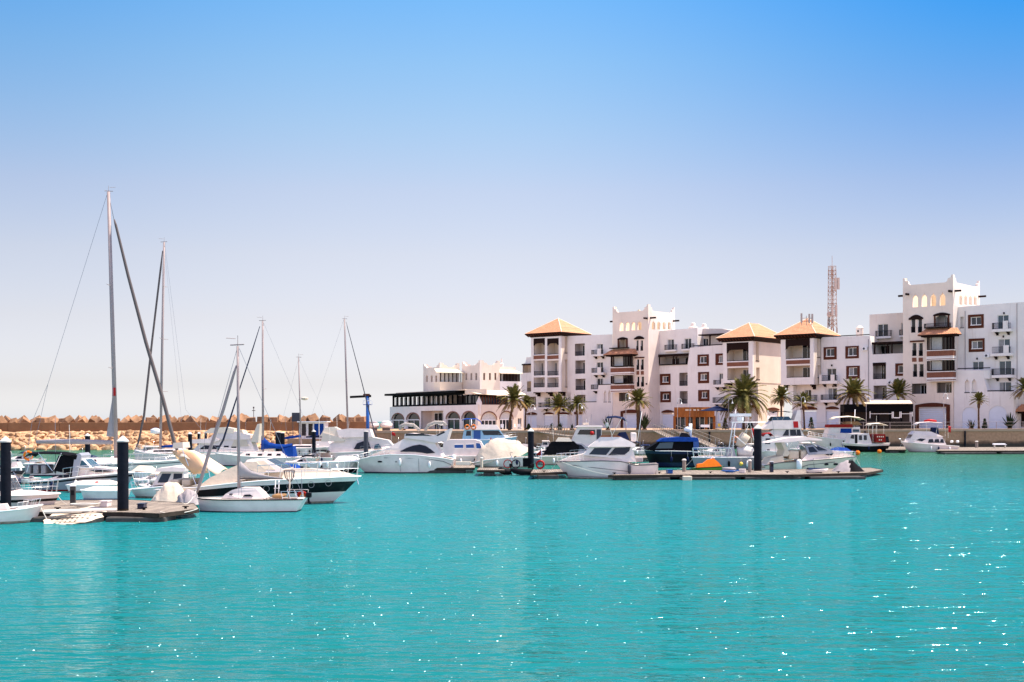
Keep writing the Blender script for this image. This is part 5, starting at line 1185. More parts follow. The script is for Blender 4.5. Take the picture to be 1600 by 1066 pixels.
# telecom mast and antenna rack
def lattice(px,Y,y0,y1,w0,w1,label):
    a=pt(px,y0,Y); t=pt(px,y1,Y); h=t.z-a.z; r=empty('telecom_mast',(a.x,Y,G),.3,label,'telecom mast'); z0=a.z-G
    n_=15; col=lambda i:'lattice_red' if (i//2)%2==0 else 'lattice_white'
    hs=MB()
    for i in range(n_):
        za,zb_=z0+h*i/n_,z0+h*(i+1)/n_; wa=w0+(w1-w0)*i/n_; wb=w0+(w1-w0)*(i+1)/n_; c=col(i)
        cs=[(-1,-1),(1,-1),(1,1),(-1,1)]
        for k in range(4):
            p,q=cs[k],cs[(k+1)%4]; hs.bar((p[0]*wa,p[1]*wa,za),(p[0]*wb,p[1]*wb,zb_),.09,.09,c); hs.bar((p[0]*wa,p[1]*wa,za),(q[0]*wb,q[1]*wb,zb_),.05,.05,c); hs.bar((p[0]*wb,p[1]*wb,zb_),(q[0]*wb,q[1]*wb,zb_),.05,.05,c)
    for k in ((-1,-1),(1,-1),(1,1),(-1,1)): hs.bar((k[0]*w0*1.0,k[1]*w0,0),(k[0]*w0,k[1]*w0,z0),.16,.16,'lattice_red')
    hs.tube([(0,0,z0),(0,0,z0+h)],.07,'lattice_red',6)
    hs.build('lattice',r)
    for x,z,l in ((.72,z0+h*.62,2.2),(.1,z0+h*.6,2.4),(-.6,z0+h*.2,1.8),(.2,z0+h*.18,2.2)):
        m=MB(); m.box(x-.22,-1.1,z,x+.22,-.85,z+l,'lattice_white'); m.build('antenna_panel',r)
    m=MB(); m.lathe([(.5,-.1),(.55,.1),(.2,.3)],'lattice_white',(-.95,-.6,z0+h*.22),12,'y'); m.tube([(-.95,-.4,z0+h*.02),(-.95,-.4,z0+h*.25)],.12,'alu_dark',6); m.build('dish',r)
    m=MB(); m.tube([(0,0,z0+h),(0,0,z0+h+2)],.05,'lattice_white',5); m.build('lightning_rod',r)
lattice(1300.5,236,513,416,.62,.50,'red and white lattice telecom mast rising behind the orange roof')
a=pt(1261,503,205); r=empty('antenna_rack',(a.x,205,a.z-.6),0,'white antenna rack on the apex of the right pavilion roof','antenna')
m=MB()
for x in (-.9,-.1,.75): m.tube([(x,0,0),(x,0,1.6)],.05,'alu_mast',5)
for z in (.7,1.2): m.tube([(-.95,0,z),(.8,0,z)],.04,'lattice_red',5)
m.build('frame',r)
for x,h in ((-.95,1.6),(.35,1.5),(.85,1.5)): m=MB(); m.box(x-.14,-.2,.4,x+.14,-.05,.4+h,'lattice_white'); m.build('antenna_panel',r)

# ============================================================ boats: local x towards the bow, y to port, z up, origin on the waterline at the stern
class Boat:
    ALL=[]
    def __init__(s,name,label,cat,ps,pb,yw,beam=2.6,yaw=0,group=None):
        s.beam=beam; pm=(ps+pb)/2
        Yn=wat(pm,yw).y+beam/2
        s.rt=pb>ps; h=rad(yaw) if s.rt else math.pi-rad(yaw); s.h=h; s.d=Vector((math.cos(h),math.sin(h),0))
        t=ray(pm,yw)[0]; C=Vector((t*Yn,Yn,0)); s.O=C.copy()
        x0=s.P(ps,yw)[0]; x1=s.P(pb,yw)[0]; s.O=C+s.d*x0; s.L=x1-x0; s.near=-1 if s.rt else 1   # side facing the camera
        s.r=empty(name,(s.O.x,s.O.y,0),h,label,cat,group)
        s.n=Vector((-s.d.y,s.d.x,0)); Boat.ALL.append(s) if cat in('boat','sailboat') else None
    def P(s,px,py,y=0):
        """photo pixel -> (x,z) on the vertical plane y metres to port of the centreline"""
        n=Vector((-s.d.y,s.d.x,0)); dx,dz=ray(px,py); D=Vector((dx,1,0)); O=s.O+n*y; k=O.dot(n)/D.dot(n); Q=D*k-O
        return (Q.dot(s.d),H+dz*k)
    def PP(s,pts,y=0): return [s.P(a,b,y) for a,b in pts]
    def shape(s,t,lv):
        ws=.84-.08*(1-lv); p=1.25+.9*lv
        if t<.42: return ws+(1-ws)*math.sin(t/.42*math.pi/2)
        u=(t-.42)/.58; return max(.0,math.cos(u**p*math.pi/2))**(.85)
    def hb(s,x):
        t=min(1,max(0,(x-s.xs)/(s.xb-s.xs))); return s.beam/2*s.shape(t,1)
    def sheer(s,x):
        P=s.sh
        if x<=P[0][0]: return P[0][1]
        for a,b in zip(P,P[1:]):
            if x<=b[0]: return a[1]+(b[1]-a[1])*(x-a[0])/max(1e-6,b[0]-a[0])
        return P[-1][1]
    def hull(s,sheer_px,wl_bow,mats=('antifoul','stripe_grey','gelcoat','gelcoat'),stripe=None,cockpit=None,wl_stern=None,n=20,rub='white_trim',deck='deck_white',boot=.1,bul=0,rubr=.035):
        """sheer_px stern->bow; stripe=(f0,f1) fraction of the freeboard painted with mats[3]"""
        yo=s.beam*.25*s.near
        s.sh=[s.P(a,b,yo) for a,b in sheer_px]; s.xs=s.sh[0][0]; s.xb=s.sh[-1][0]
        zb=s.sh[-1][1]; xw=s.P(wl_bow,657+ (0),0)[0] if False else s.P(wl_bow,700,0)[0]; xsw=s.xs+(.05*s.L if wl_stern is None else wl_stern)
        f0,f1=stripe or (.45,.5); s.hulled=True
        mats=(mats[0],'waterline_stain' if mats[1]=='gelcoat' else mats[1],mats[2],mats[3])
        lv=[('k',0),('c',.0),('b',boot),('m',f0),('n',f1),('t',1.0)]
        rows=[]
        for nm,f in lv:
            row=[]
            for i in range(n+1):
                t=i/n; t=1-(1-t)**1.25
                xt=s.xs+(s.xb-s.xs)*t; zt=s.sheer(xt)
                if nm=='k': q=0; z=-.35*(1-t**3)-.02; xx=s.xs+.1+(xw-.25*(s.xb-xw)-s.xs)*t; b=.03
                elif nm=='c': z=-.05; q=0; xx=xsw+(xw-xsw)*t; b=s.beam/2*.86*s.shape(t,0)
                else:
                    if nm=='b': z=boot; q=min(1,boot/max(.2,zt))
                    else: q=f; z=zt*f if zt*f>boot+.02 or nm=='t' else boot+.02*(1+f)
                    # stem curves from waterline to the bow tip
                    xl=xw+(s.xb-xw)*q**.85; xa=xsw+(s.xs-xsw)*q; xx=xa+(xl-xa)*t; b=s.beam/2*((.86+.14*q**.6))*s.shape(t,q)
                row.append((xx,b,z))
            rows.append(row)
        mb=MB(); mk_=[mats[0],mats[1],mats[2],mats[3],mats[2]] if stripe else [mats[0],mats[1],mats[2],mats[2],mats[2]]
        for sg in (1,-1):
            for a,b,m in zip(rows,rows[1:],mk_):
                A=[(x,y*sg,z) for x,y,z in a]; Bq=[(x,y*sg,z) for x,y,z in b]
                mb.grid([A,Bq] if sg==1 else [Bq,A],m)
        st=[r[0] for r in rows]
        for a,b,m in zip(st,st[1:],mk_): mb.poly([(a[0],a[1],a[2]),(a[0],-a[1],a[2]),(b[0],-b[1],b[2]),(b[0],b[1],b[2])],m)
        o=mb.build('hull',s.r,smooth='auto'); s.hullo=o
        top=rows[-1]; d=MB(); c0,c1,cz=cockpit or (2,2,0)
        for a,b in zip(top,top[1:]):
            ta=(a[0]-s.xs)/(s.xb-s.xs); tb=(b[0]-s.xs)/(s.xb-s.xs)
            if cockpit and (ta+tb)/2>c0 and (ta+tb)/2<c1:
                ia,ib=max(.0,a[1]-.28),max(.0,b[1]-.28)
                for sg in (1,-1):
                    q=[(a[0],a[1]*sg,a[2]-.02),(b[0],b[1]*sg,b[2]-.02),(b[0],ib*sg,b[2]-.02),(a[0],ia*sg,a[2]-.02)]; d.poly(q,deck); d.poly([(a[0],ia*sg,a[2]-.02),(b[0],ib*sg,b[2]-.02),(b[0],ib*sg,cz),(a[0],ia*sg,cz)],deck)
                d.poly([(a[0],ia,cz),(b[0],ib,cz),(b[0],-ib,cz),(a[0],-ia,cz)],'teak')
            else:
                k=.05
                d.poly([(a[0],a[1],a[2]-.02),(b[0],b[1],b[2]-.02),(b[0],0,b[2]-.02+k*b[1]),(a[0],0,a[2]-.02+k*a[1])],deck); d.poly([(a[0],0,a[2]-.02+k*a[1]),(b[0],0,b[2]-.02+k*b[1]),(b[0],-b[1],b[2]-.02),(a[0],-a[1],a[2]-.02)],deck)
        if cockpit:
            for tc in (c0,c1):
                x=s.xs+tc*(s.xb-s.xs); z=s.sheer(x); b=max(.1,s.hb(x)-.2); 
                if tc>0.01 and tc<.99: d.poly([(x,b,z),(x,-b,z),(x,-b,cz),(x,b,cz)],deck)
        d.build('deck',s.r)
        for sg in (1,-1):
            m=MB(); m.tube([(x,(y+.01)*sg,z-.03) for x,y,z in top],rubr,rub,6); m.build('rub_rail',s.r,smooth=True)
        return o
    def wfun(s,z0,z1,wb,wt,xf=None,xe=None,tf=1):
        def w(x,z):
            k=min(1,max(0,(z-z0)/max(1e-6,z1-z0))); w_=wb+(wt-wb)*k
            if xf is not None: 
                u=min(1,max(0,(x-xf)/(xe-xf))); w_*=1+(tf-1)*u**1.3
            return w_/2
        return w
    def house(s,name,prof_px,wb,wt,mat='gelcoat',taper=None,parent=None,bevel=.05,yoff=None,mats=None,ends=None):
        """closed side outline in photo pixels, extruded across the boat with tumblehome"""
        yo=(wb/2*.8*s.near) if yoff is None else yoff
        pr=s.PP(prof_px,yo); z0=min(p[1] for p in pr); z1=max(p[1] for p in pr)
        W=s.wfun(z0,z1,wb,wt,*(taper or (None,None,1)))
        # subdivide edges a bit so that tapers bend
        q=[]
        for i in range(len(pr)):
            a,b=pr[i],pr[(i+1)%len(pr)]; n=2 if abs(a[0]-b[0])+abs(a[1]-b[1])>.5 else 1
            for k in range(n): q.append((a[0]+(b[0]-a[0])*k/n,a[1]+(b[1]-a[1])*k/n))
        mb=MB()
        tess([q],lambda p:(p[0],-W(*p),p[1]),mat,mb,flip=True); tess([q],lambda p:(p[0],W(*p),p[1]),mat,mb)
        for i in range(len(q)):
            a,b=q[i],q[(i+1)%len(q)]; mb.poly([(a[0],-W(*a),a[1]),(b[0],-W(*b),b[1]),(b[0],W(*b),b[1]),(a[0],W(*a),a[1])],mats.get(i//2,mat) if mats else mat)
        o=mb.build(name,parent or s.r,smooth='auto' if not bevel else False,bevel=bevel); return o,W
    def glass(s,W,pts_px,mat='tinted_glass',parent=None,name='window',both=True,yo=None,t=.02,frame=None):
        y0=W(0,0)*.8*s.near if yo is None else yo
        for sg in ((1,-1) if both else (s.near,)):
            pr=s.PP(pts_px,y0); mb=MB(); f=lambda p,o:(p[0],sg*(W(*p)+o),p[1])
            tess([pr],lambda p:f(p,t),mat,mb,flip=sg<0)
            for i in range(len(pr)): a,b=pr[i],pr[(i+1)%len(pr)]; mb.poly([f(a,t),f(b,t),f(b,-.03),f(a,-.03)],mat)
            o=mb.build(name,parent or s.r)
            if frame:
                m=MB(); q=[f(p,t+.005) for p in pr]; m.tube(q+[q[0]],.022,frame,5); m.build('window_frame',o)
    def shield(s,W,a_px,b_px,mat='tinted_glass',parent=None,inset=.1,n=3,name='windscreen',yo=None,out=.015):
        """panes across the boat between two profile points (bottom a, top b)"""
        y0=W(0,0)*.8*s.near if yo is None else yo
        a=s.P(*a_px,y0); b=s.P(*b_px,y0); nx,nz=-(b[1]-a[1]),(b[0]-a[0]); l=math.hypot(nx,nz); nx,nz=nx/l*out,nz/l*out
        if nz<0: nx,nz=-nx,-nz
        for i in range(n):
            u0=-1+2*i/n; u1=-1+2*(i+1)/n; wa=W(*a)-inset*.5; wb=W(*b)-inset; g=.04
            q=[(a[0],u0*wa+g,a[1]),(a[0],u1*wa-g,a[1]),(b[0],u1*wb-g,b[1]),(b[0],u0*wb+g,b[1])]
            mb=MB(); T=[(x+nx,y,z+nz) for x,y,z in q]; mb.poly(T,mat)
            for k in range(4): mb.poly([q[k],q[(k+1)%4],T[(k+1)%4],T[k]],mat)
            mb.build(name,parent or s.r)
    def stay(s,p,q,r=.012,mat='wire',y0=0,y1=0,name='stay',parent=None,sag=0):
        a=s.P(*p,y0); b=s.P(*q,y1); A=Vector((a[0],y0,a[1])); Bq=Vector((b[0],y1,b[1]))
        pts=[A.lerp(Bq,t/8)+Vector((0,0,-sag*4*t/8*(1-t/8))) for t in range(9)] if sag else [A,Bq]
        m=MB(); m.tube(pts,r,mat,5); return m.build(name,parent or s.r)
    def rail(s,x0,x1,h=.6,n=6,mat='steel',inset=.08,bow=True,r=.012,name='bow_rail',lower=True,z0=0):
        """pulpit / guard rail following the sheer from fraction x0 to x1"""
        xs=[s.xs+(s.xb-s.xs)*(x0+(x1-x0)*i/n) for i in range(n+1)]
        L_=[(x,max(0.03,s.hb(x)-inset),s.sheer(x)+z0) for x in xs]
        m=MB()
        if bow: path=[(x,y,z+h) for x,y,z in L_]+[(x,-y,z+h) for x,y,z in L_[::-1]]; m.tube(path,r,mat,6)
        else:
            for sg in (1,-1): m.tube([(x,y*sg,z+h) for x,y,z in L_],r,mat,6)
        if lower:
            for sg in (1,-1): m.tube([(x,y*sg,z+h*.5) for x,y,z in L_],r*.6,mat,5)
        for sg in (1,-1):
            for i,(x,y,z) in enumerate(L_): m.tube([(x-.1*(0 if i==0 else 1),y*sg,z-.03),(x,y*sg,z+h)],r*.9,mat,5)
        return m.build(name,s.r)
    def tube(s,pts,r,mat,name,y=0,n=6,parent=None):
        q=[]
        for p in pts:
            yy=p[2] if len(p)>2 else y; a=s.P(p[0],p[1],yy); q.append((a[0],yy,a[1]))
        m=MB(); m.tube(q,r,mat,n); return m.build(name,parent or s.r,smooth=True)
    def mast(s,base,top,r=.09,spreaders=(),mat='alu_mast',parent=None,head=True):
        a=s.P(*base); b=s.P(*top); m=MB(); m.tube([(a[0],0,a[1]),((a[0]+b[0])/2,0,(a[1]+b[1])/2),(b[0],0,b[1])],[r,r*.95,r*.75],mat,10); M=m.build('mast',s.r,smooth=True)
        for (y,w) in spreaders:
            t=(base[1]-y)/(base[1]-top[1]); X=a[0]+(b[0]-a[0])*t; Z=a[1]+(b[1]-a[1])*t
            for sg in (1,-1): q=MB(); q.tube([(X,0,Z),(X-.15,sg*w,Z+.05)],[.035,.02],mat,5); q.build('spreader',M)
        if head:
            q=MB(); q.tube([(b[0],0,b[1]),(b[0],0,b[1]+.5)],.015,mat,4); q.tube([(b[0]-.3,0,b[1]+.08),(b[0]+.35,0,b[1]+.05)],.03,mat,5); q.tube([(b[0]+.1,0,b[1]+.35),(b[0]+.55,0,b[1]+.38)],.015,mat,4); q.build('masthead_vane',M)
        s.ma,s.mb_=a,b; return M
    def cover(s,pts_px,wid,mat,name='boom_cover',parent=None,y=0,top=None):
        """soft sausage of cloth along pixels: (px,py,radius m)"""
        q=[s.P(a,b,y) for a,b,_ in pts_px]; m=MB(); rr=[c for _,_,c in pts_px]; m.tube([(p[0],y,p[1]) for p in q],rr,mat,10); return m.build(name,parent or s.r,smooth=True)
    def sheet(s,top_px,w,mat,name='bimini_top',parent=None,crown=.12,thick=.03,edge=.0,legs=None,n=8):
        """curved awning: profile along the boat, crowned across"""
        pr=[s.P(a,b,0) for a,b in top_px]; rows=[]
        for x,z in pr: rows.append([(x,w/2*(-1+2*k/n),z-crown*(-1+2*k/n)**2) for k in range(n+1)])
        m=MB(); m.grid(rows,mat); o=m.build(name,parent or s.r,smooth=True,solid=thick)
        if legs:
            for (tx,ty,bx,by) in legs:
                for sg in (1,-1): self_=s.stay((tx,ty),(bx,by),.02,'steel',sg*(w/2-.02),sg*(w/2-.02),'awning_frame',o)
        return o
    def fender(s,px,py,l=.5,r=.11,mat='white_trim'):
        y=s.near*(s.beam/2+.1); x,z=s.P(px,py,y); y=s.near*(s.hb(x)+r); m=MB(); m.lathe([(.02,-l/2),(r*.7,-l/2+.06),(r,-l/2+.14),(r,l/2-.14),(r*.7,l/2-.06),(.02,l/2)],mat,(x,y,z),10); m.tube([(x,y,z+l/2),(x,y-s.near*r,s.sheer(x)+.02)],.012,'rope',4); return m.build('fender',s.r,smooth=True)
    def outboard(s,px,py,h=1.1,mat='black_gloss',y=0):
        x,z=s.P(px,py,y); m=MB(); m.box(x-.15,y-.1,z-.02,x+.12,y+.1,z+.22,mat); M=m.build('outboard_motor',s.r,bevel=.04); m=MB(); m.box(x-.05,y-.04,z-h*.6,x+.04,y+.04,z-.03,mat); m.build('shaft',M); m=MB(); m.lathe([(.02,-.07),(.09,0),(.02,.07)],mat,(x-.06,y,z-h*.58),8,'x'); return m.build('propeller',M)
    def ring(s,px,py,R,mat='orange',y=None,name='life_ring'):
        y=s.near*s.beam/2 if y is None else y; x,z=s.P(px,py,y); m=MB(); m.torus((x,y,z),R,R*.3,mat,'y'); o=m.build(name,s.r,smooth=True)
        q=MB()
        for k in range(4):
            a=k*math.pi/2+.4; q.torus((x+R*math.cos(a),y,z+R*math.sin(a)),R*.31,R*.05,'white_trim','x' if k%2 else 'z',10,5)
        q.build('band',o); return o
    def flag(s,px,y0,y1,mat='red',y=0,w=.45,pole=True):
        a=s.P(px,y0,y); b=s.P(px,y1,y); m=MB(); n=6; rows=[[(a[0]-w*k/n,y+.06*math.sin(k*1.4+j),a[1]-(a[1]-b[1])*j/3-.1*k/n) for k in range(n+1)] for j in range(4)]; m.grid(rows,mat); o=m.build('flag',s.r,smooth=True,solid=.01)
        if pole: q=MB(); q.tube([(a[0]+.01,y,b[1]-.8),(a[0]+.01,y,a[1]+.1)],.015,'steel',5); q.build('flagpole',o)
        if mat=='red': q=MB(); c=(a[0]-w*.5,y-.045,(a[1]+b[1])/2-.05); q.poly([(c[0]+.07*math.sin(k*4*math.pi/5),c[1]-.03,c[2]+.07*math.cos(k*4*math.pi/5)) for k in range(5)],'flag_green'); q.build('star',o)
    def line(s,pts,r=.02,mat='stripe_grey',name='trim_line',k=.97):
        q=[]
        for px,py in pts:
            x,z=s.P(px,py,s.near*s.beam*.45); q.append((x,s.near*(s.hb(x)*k+.01),z))
        m=MB(); m.tube(q,r,mat,5); return m.build(name,s.r)
    def seats(s,px0,px1,py0,py1,mat='leather',w=1.6,name='seat'):
        a=s.P(px0,py0); b=s.P(px1,py1); m=MB(); m.box(a[0],-w/2,b[1],b[0],w/2,a[1],mat); return m.build(name,s.r,bevel=.08)
def moor(p,q,sag=.5,label='mooring rope',r=.02,mat='rope'):
    P_,Q=Vector(p),Vector(q); c=(P_+Q)/2; m=MB(); m.tube([P_.lerp(Q,t/10)+Vector((0,0,-sag*4*t/10*(1-t/10)))-P_ for t in range(11)],r,mat,5); o=m.build('mooring_rope'); o.location=P_; tag(o,label,'rope'); return o

# ============================================================ left front row
# small open boat cut by the left edge
b=Boat('motorboat','open white motorboat with grey-green hull side, front-most at the left edge','boat',-75,64,820,2.1,yaw=14); B=b
b.hull([(-75,800),(0,797),(40,793),(64,789)],54,cockpit=(.05,.72,.35),mats=('antifoul','gelcoat','gelcoat','gelcoat')); b.rail(.75,.98,.25,4,lower=False)
b.house('console',[(-6,797),(-6,789),(8,788),(12,796)],.8,.7); b.stay((62,790),(75,815),.018,'rope',name='mooring_line',y0=0,y1=-.6)
# cabin boat behind it
b=Boat('cabin_cruiser','white cabin boat with black side window and bow rail, cut by the left edge','boat',-120,89,805,2.7,yaw=8)
b.hull([(-120,776),(0,773),(50,772),(89,771.5)],76,mats=('antifoul','gelcoat','gelcoat','black_gloss'),stripe=(.60,.74),cockpit=(.02,.3,.4))
o,W=b.house('cabin',[(-50,774),(-45,747),(-5,744.5),(9,746),(19,769),(19,774)],2.1,1.7,taper=(-10,20,1)); b.glass(W,[(-35,766),(-33,753),(3,752),(12,767)],parent=o); b.shield(W,(18.5,767),(10,748.5),parent=o)
o,W=b.house('coachroof',[(15,774),(19,768),(45,768.5),(66,772)],1.7,1.3); b.glass(W,[(31,778),(33,775.5),(37,775),(40,777),(37,779),(33,779)],name='porthole',yo=-1.0)
b.rail(.62,.985,.62,7); b.stay((88,772),(76,797),.02,'rope',name='mooring_line')
# ------------ big sailing yacht with the tallest mast
b=Boat('sailing_yacht','large sailing yacht with the tallest mast and long grey boom, behind the left pile','sailboat',38,286,744,3.6,yaw=6)
b.hull([(38,724),(100,724),(180,723),(240,721),(286,718)],276,cockpit=(.04,.3,.55),mats=('antifoul_blue','navy_gloss','gelcoat','navy_gloss'),stripe=(.78,.84))
o,W=b.house('coachroof',[(100,724),(104,717),(180,716),(215,722)],2.4,1.8); b.glass(W,[(112,721),(113,718.5),(150,718),(152,721)],parent=o)
M=b.mast((182,722),(169.5,300),.17,((447,1.0),(576,1.15)),mat='alu_mast')
b.cover([(57,690.5,.14),(80,690,.20),(120,690.2,.21),(176,691.5,.17)],0,'canvas_grey','furled_boom')
b.cover([(178.5,343,.05),(181,352,.10),(200,430,.12),(228,535,.14),(255,625,.15),(272,690,.15),(281,716,.08)],0,'alu_dark','furled_jib')
b.tube([(178,343),(169.5,302)],.02,'wire','forestay')
for p,q in (((167,305),(75,600)),((75,600),(50,660)),((75,600),(62,660)),((50,660),(40,724)),((62,660),(46,724))): b.stay(p,q,.014)
for sg in (1,-1):
    b.stay((171,355),(173,447),.012,y1=sg*1.0); b.stay((173,447),(176.5,576),.012,y0=sg*1.0,y1=sg*1.15); b.stay((176.5,576),(178,722),.012,y0=sg*1.15,y1=sg*1.6); b.stay((173.5,460),(176.5,576),.011,y1=sg*1.15); b.stay((176.5,580),(172,722),.011,y1=sg*1.5)
m=MB(); P=[b.P(*q) for q in ((179,600),(180.5,683),(166,682),(171,650))]; m.poly([(x,0.06,z) for x,z in P],'canvas_grey'); m.build('sail_cover',b.r,solid=.12)
m=MB(); x,z=b.P(174,719); m.lathe([(.05,-.3),(.3,-.22),(.33,.1),(.1,.28)],'white_trim',(x,.6,z),12); m.build('radar_dome',b.r,smooth=True)
m=MB(); x,z=b.P(179.5,612); m.box(x-.12,-.25,z-.35,x+.1,-.14,z+.3,'red'); m.build('lamp_bracket',b.r)
b.rail(.45,.98,.6,7,r=.014)
b.ring(44,712,.3,'orange',y=-1.2)
# ------------ cruiser with dark bimini
b=Boat('motor_cruiser','grey and white cruiser with black bimini and red waterline, behind the left dock','boat',48,206,768,3.0,yaw=4)
b.hull([(48,752),(90,749),(130,743),(183,739),(206,738)],196,mats=('red_dark','red_dark','gelcoat_grey','black_gloss'),stripe=(.74,.86),cockpit=(.03,.42,.35))
o,W=b.house('cabin',[(96,748),(104,735),(124,730.5),(146,729.5),(180,734),(196,739),(196,744),(96,750)],2.3,1.7,taper=(3,6,.55)); b.glass(W,[(80,747),(84,742.5),(112,741.5),(113,746)],parent=o,yo=-1.1); b.glass(W,[(136,735),(150,733.5),(176,737),(150,738)],parent=o,yo=-1.0)
o,W=b.house('windscreen_frame',[(118,731),(124,718),(131,717),(146,731)],2.1,1.7,mat='white_trim'); b.glass(W,[(123,729),(127,719.5),(130,719.5),(141,729.5)],'glass_teal',parent=o); b.shield(W,(145,730),(132,718),'glass_teal',parent=o)
o,W=b.house('arch_pillar',[(114,744),(117,712),(124,708),(128,712),(122,744)],2.5,2.1,mat='gelcoat_grey')
b.sheet([(46,712),(52,707),(70,705.5),(100,706),(124,710)],2.3,'canvas_black',legs=((60,708,82,736),(50,711,42,738),(96,708,84,734)))
o,W=b.house('side_curtain',[(84,735),(93,712),(122,711),(116,742)],2.25,2.2,mat='canvas_black',bevel=0)
for px in (50,62,74): b.seats(px-4,px+4,726,740,'canvas_grey',1.7)
b.rail(.35,.98,.6,8,r=.016)
b.tube([(100,742),(100,715)],.015,'steel','antenna',y=.6)
# ------------ orange bimini motor yacht (largest in front)
b=Boat('motor_yacht','large white motor yacht with broad black hull band and orange lit bimini','boat',247,559,789,3.5,yaw=-3); MYB=b
b.hull([(247,764),(320,759),(372,753),(420,749),(478,746.5),(530,744.5),(559,744.5)],518,mats=('antifoul','gelcoat','gelcoat','black_gloss'),stripe=(.42,.80),cockpit=(.02,.3,.5),n=28)
o,W=b.house('foredeck',[(350,758),(372,742),(420,734.5),(478,733),(530,739),(552,745),(552,748)],2.7,1.7,mat='gelcoat_cream',taper=(3.6,9.6,.18)); 
o2,W2=b.house('canvas_cover',[(309,762),(330,746),(352,735),(370,727),(385,722),(400,722),(416,735),(412,744),(372,752),(340,762)],3.0,2.2,mat='canvas_cream',bevel=.1)
o3,W3=b.house('windscreen_frame',[(380,728),(386,718.5),(414,717.5),(444,733.5),(440,737),(400,738)],2.5,1.9,mat='gelcoat'); b.glass(W3,[(401,733),(392,722),(412,720),(432,734)],'leather',parent=o3,yo=-1); b.shield(W3,(443,733),(415,718),'tinted_glass',parent=o3,n=3)
# bimini
def bim(pts,w,mat): b.sheet(pts,w,mat,crown=.25,n=10)
m=MB(); rows=[]
for (ax,ay,ayy),(cx_,cy_,cyy) in zip(((268,704.5,-.2),(272,711,-.5),(280,720,-.9),(291,731,-1.2),(302,741,-1.35)),((292,702,-.9),(304,708,-1.2),(313,717,-1.4),(320,728,-1.5),(326,739,-1.55))):
    a=b.P(ax,ay,ayy); c=b.P(cx_,cy_,cyy); rows.append([(a[0]+(c[0]-a[0])*t/5,ayy+(cyy-ayy)*t/5-.12*math.sin(math.pi*t/5),a[1]+(c[1]-a[1])*t/5) for t in range(6)])
m.grid(rows,'canvas_orange'); m.build('bimini_flap',b.r,smooth=True,solid=.01)
b.sheet([(292,704),(300,704),(322,714),(352,733)],2.6,'canvas_cream',crown=.3,legs=((285,703,306,757),(322,714,330,756)))
b.house('radar_box',[(271,701),(271,692),(286,691),(287,700)],1.2,1.1,mat='gelcoat_cream')
for px in (282,300): b.seats(px-7,px+7,748,758,'leather',2.0)
for px,py in ((420,761),(456,757.5),(488,755),(513,753)):
    x,z=b.P(px,py+2,-1.2); y=-(b.hb(x)*.97+.0); m=MB(); m.torus((x,y,z),.15,.012,'canvas_grey','y',16,5); 
    m.build('porthole',b.r)
b.rail(.52,.99,.75,8,r=.02)
o,_=b.house('anchor_winch',[(520,744),(524,732),(533,738),(538,745)],.3,.25,mat='gelcoat_cream')
b.stay((557,745),(560,757),.03,'steel',name='anchor')
# ------------ small white sailboat in front
b=Boat('small_sailboat','small white sailboat with thin black rub line, front-most at the dock end','sailboat',475,305,801,1.9,yaw=0); SB=b
b.hull([(475,779),(440,779.3),(360,779.6),(305,779)],312,mats=('antifoul','black_gloss','gelcoat','gelcoat'),cockpit=(.06,.36,.32),rub='black_gloss',wl_stern=.35,boot=.04,rubr=.03)
o,W=b.house('cabin',[(345,779),(352,772),(362,766),(375,762.5),(399,762.5),(408,771),(414,779)],1.35,1.0,taper=(3.0,4.2,.6)); b.glass(W,[(380,775.5),(383,772.8),(391,772.4),(396,775.5)],parent=o); b.glass(W,[(358,773),(359,771.5),(363,771.3),(364,773)],parent=o)
b.mast((373.5,765),(371.5,541),.075,(),mat='alu_mast')
b.cover([(369.5,571,.03),(366,582,.06),(349,640,.075),(325,712,.08),(312,757,.08),(308,770,.03)],0,'alu_mast','furled_jib')
b.stay((374,545),(474,776),.010); b.stay((371,543),(306,778),.010)
for sg in (1,-1): b.stay((372,560),(373,779),.009,y1=sg*.85); b.stay((372,640),(378,779),.009,y1=sg*.8)
# boom with the loose sail hanging from it
m=MB(); rows=[]
top=[(375,720),(382,727),(392,735),(405,740),(420,744),(438,746.5)]; bot=[(374,746),(385,747),(396,747.5),(408,747.8),(424,747.8),(438,747.8)]
for k in range(6):
    a=b.P(*top[k]); c=b.P(*bot[k]); row=[]
    for j in range(7): t=j/6; w_=.13*math.sin(math.pi*t)**.5*(1-k/7); row.append((a[0]+(c[0]-a[0])*t,w_+.03*math.sin(k*2+j),a[1]+(c[1]-a[1])*t))
    rows.append(row+[(x,-y-.02,z) for x,y,z in row[::-1]])
m.grid(rows,'canvas_grey',True); m.build('furled_mainsail',b.r,smooth=True)
b.tube([(374,748),(442,748)],.04,'alu_dark','boom')
for px in (429.5,435): b.tube([(px,779),(px+1,751)],.025,'white_trim','ladder_rail',y=-.6)
b.tube([(428,763),(437,763)],.02,'white_trim','ladder_rung',y=-.6)
b.tube([(451.5,778),(453,748)],.035,'canvas_cream','boom_crutch'); b.tube([(471.5,779),(471.5,735)],.018,'wire','flagstaff',y=-.5)
x,z=b.P(452,742,-.5); m=MB()
for k in range(12):
    a=2*math.pi*k/12; m.tube([(x+.26*math.cos(a),-.5+.26*math.sin(a)*.4,z+.2),(x+.2*math.cos(a),-.5+.1*math.sin(a),z-.15),(x-.05,-.5,z-.38)],.012,'alu_dark',4)
m.torus((x,-.5,z+.2),.26,.018,'alu_dark','z',16,4); m.build('landing_net',b.r)
x,z=b.P(471.5,776,-.95); m=MB(); m.torus((x,-1.04,z),.21,.065,'red_dark','y',18,8); m.torus((x,-1.07,z),.13,.04,'orange','y',18,6); m.build('horseshoe_buoy',b.r,smooth=True)
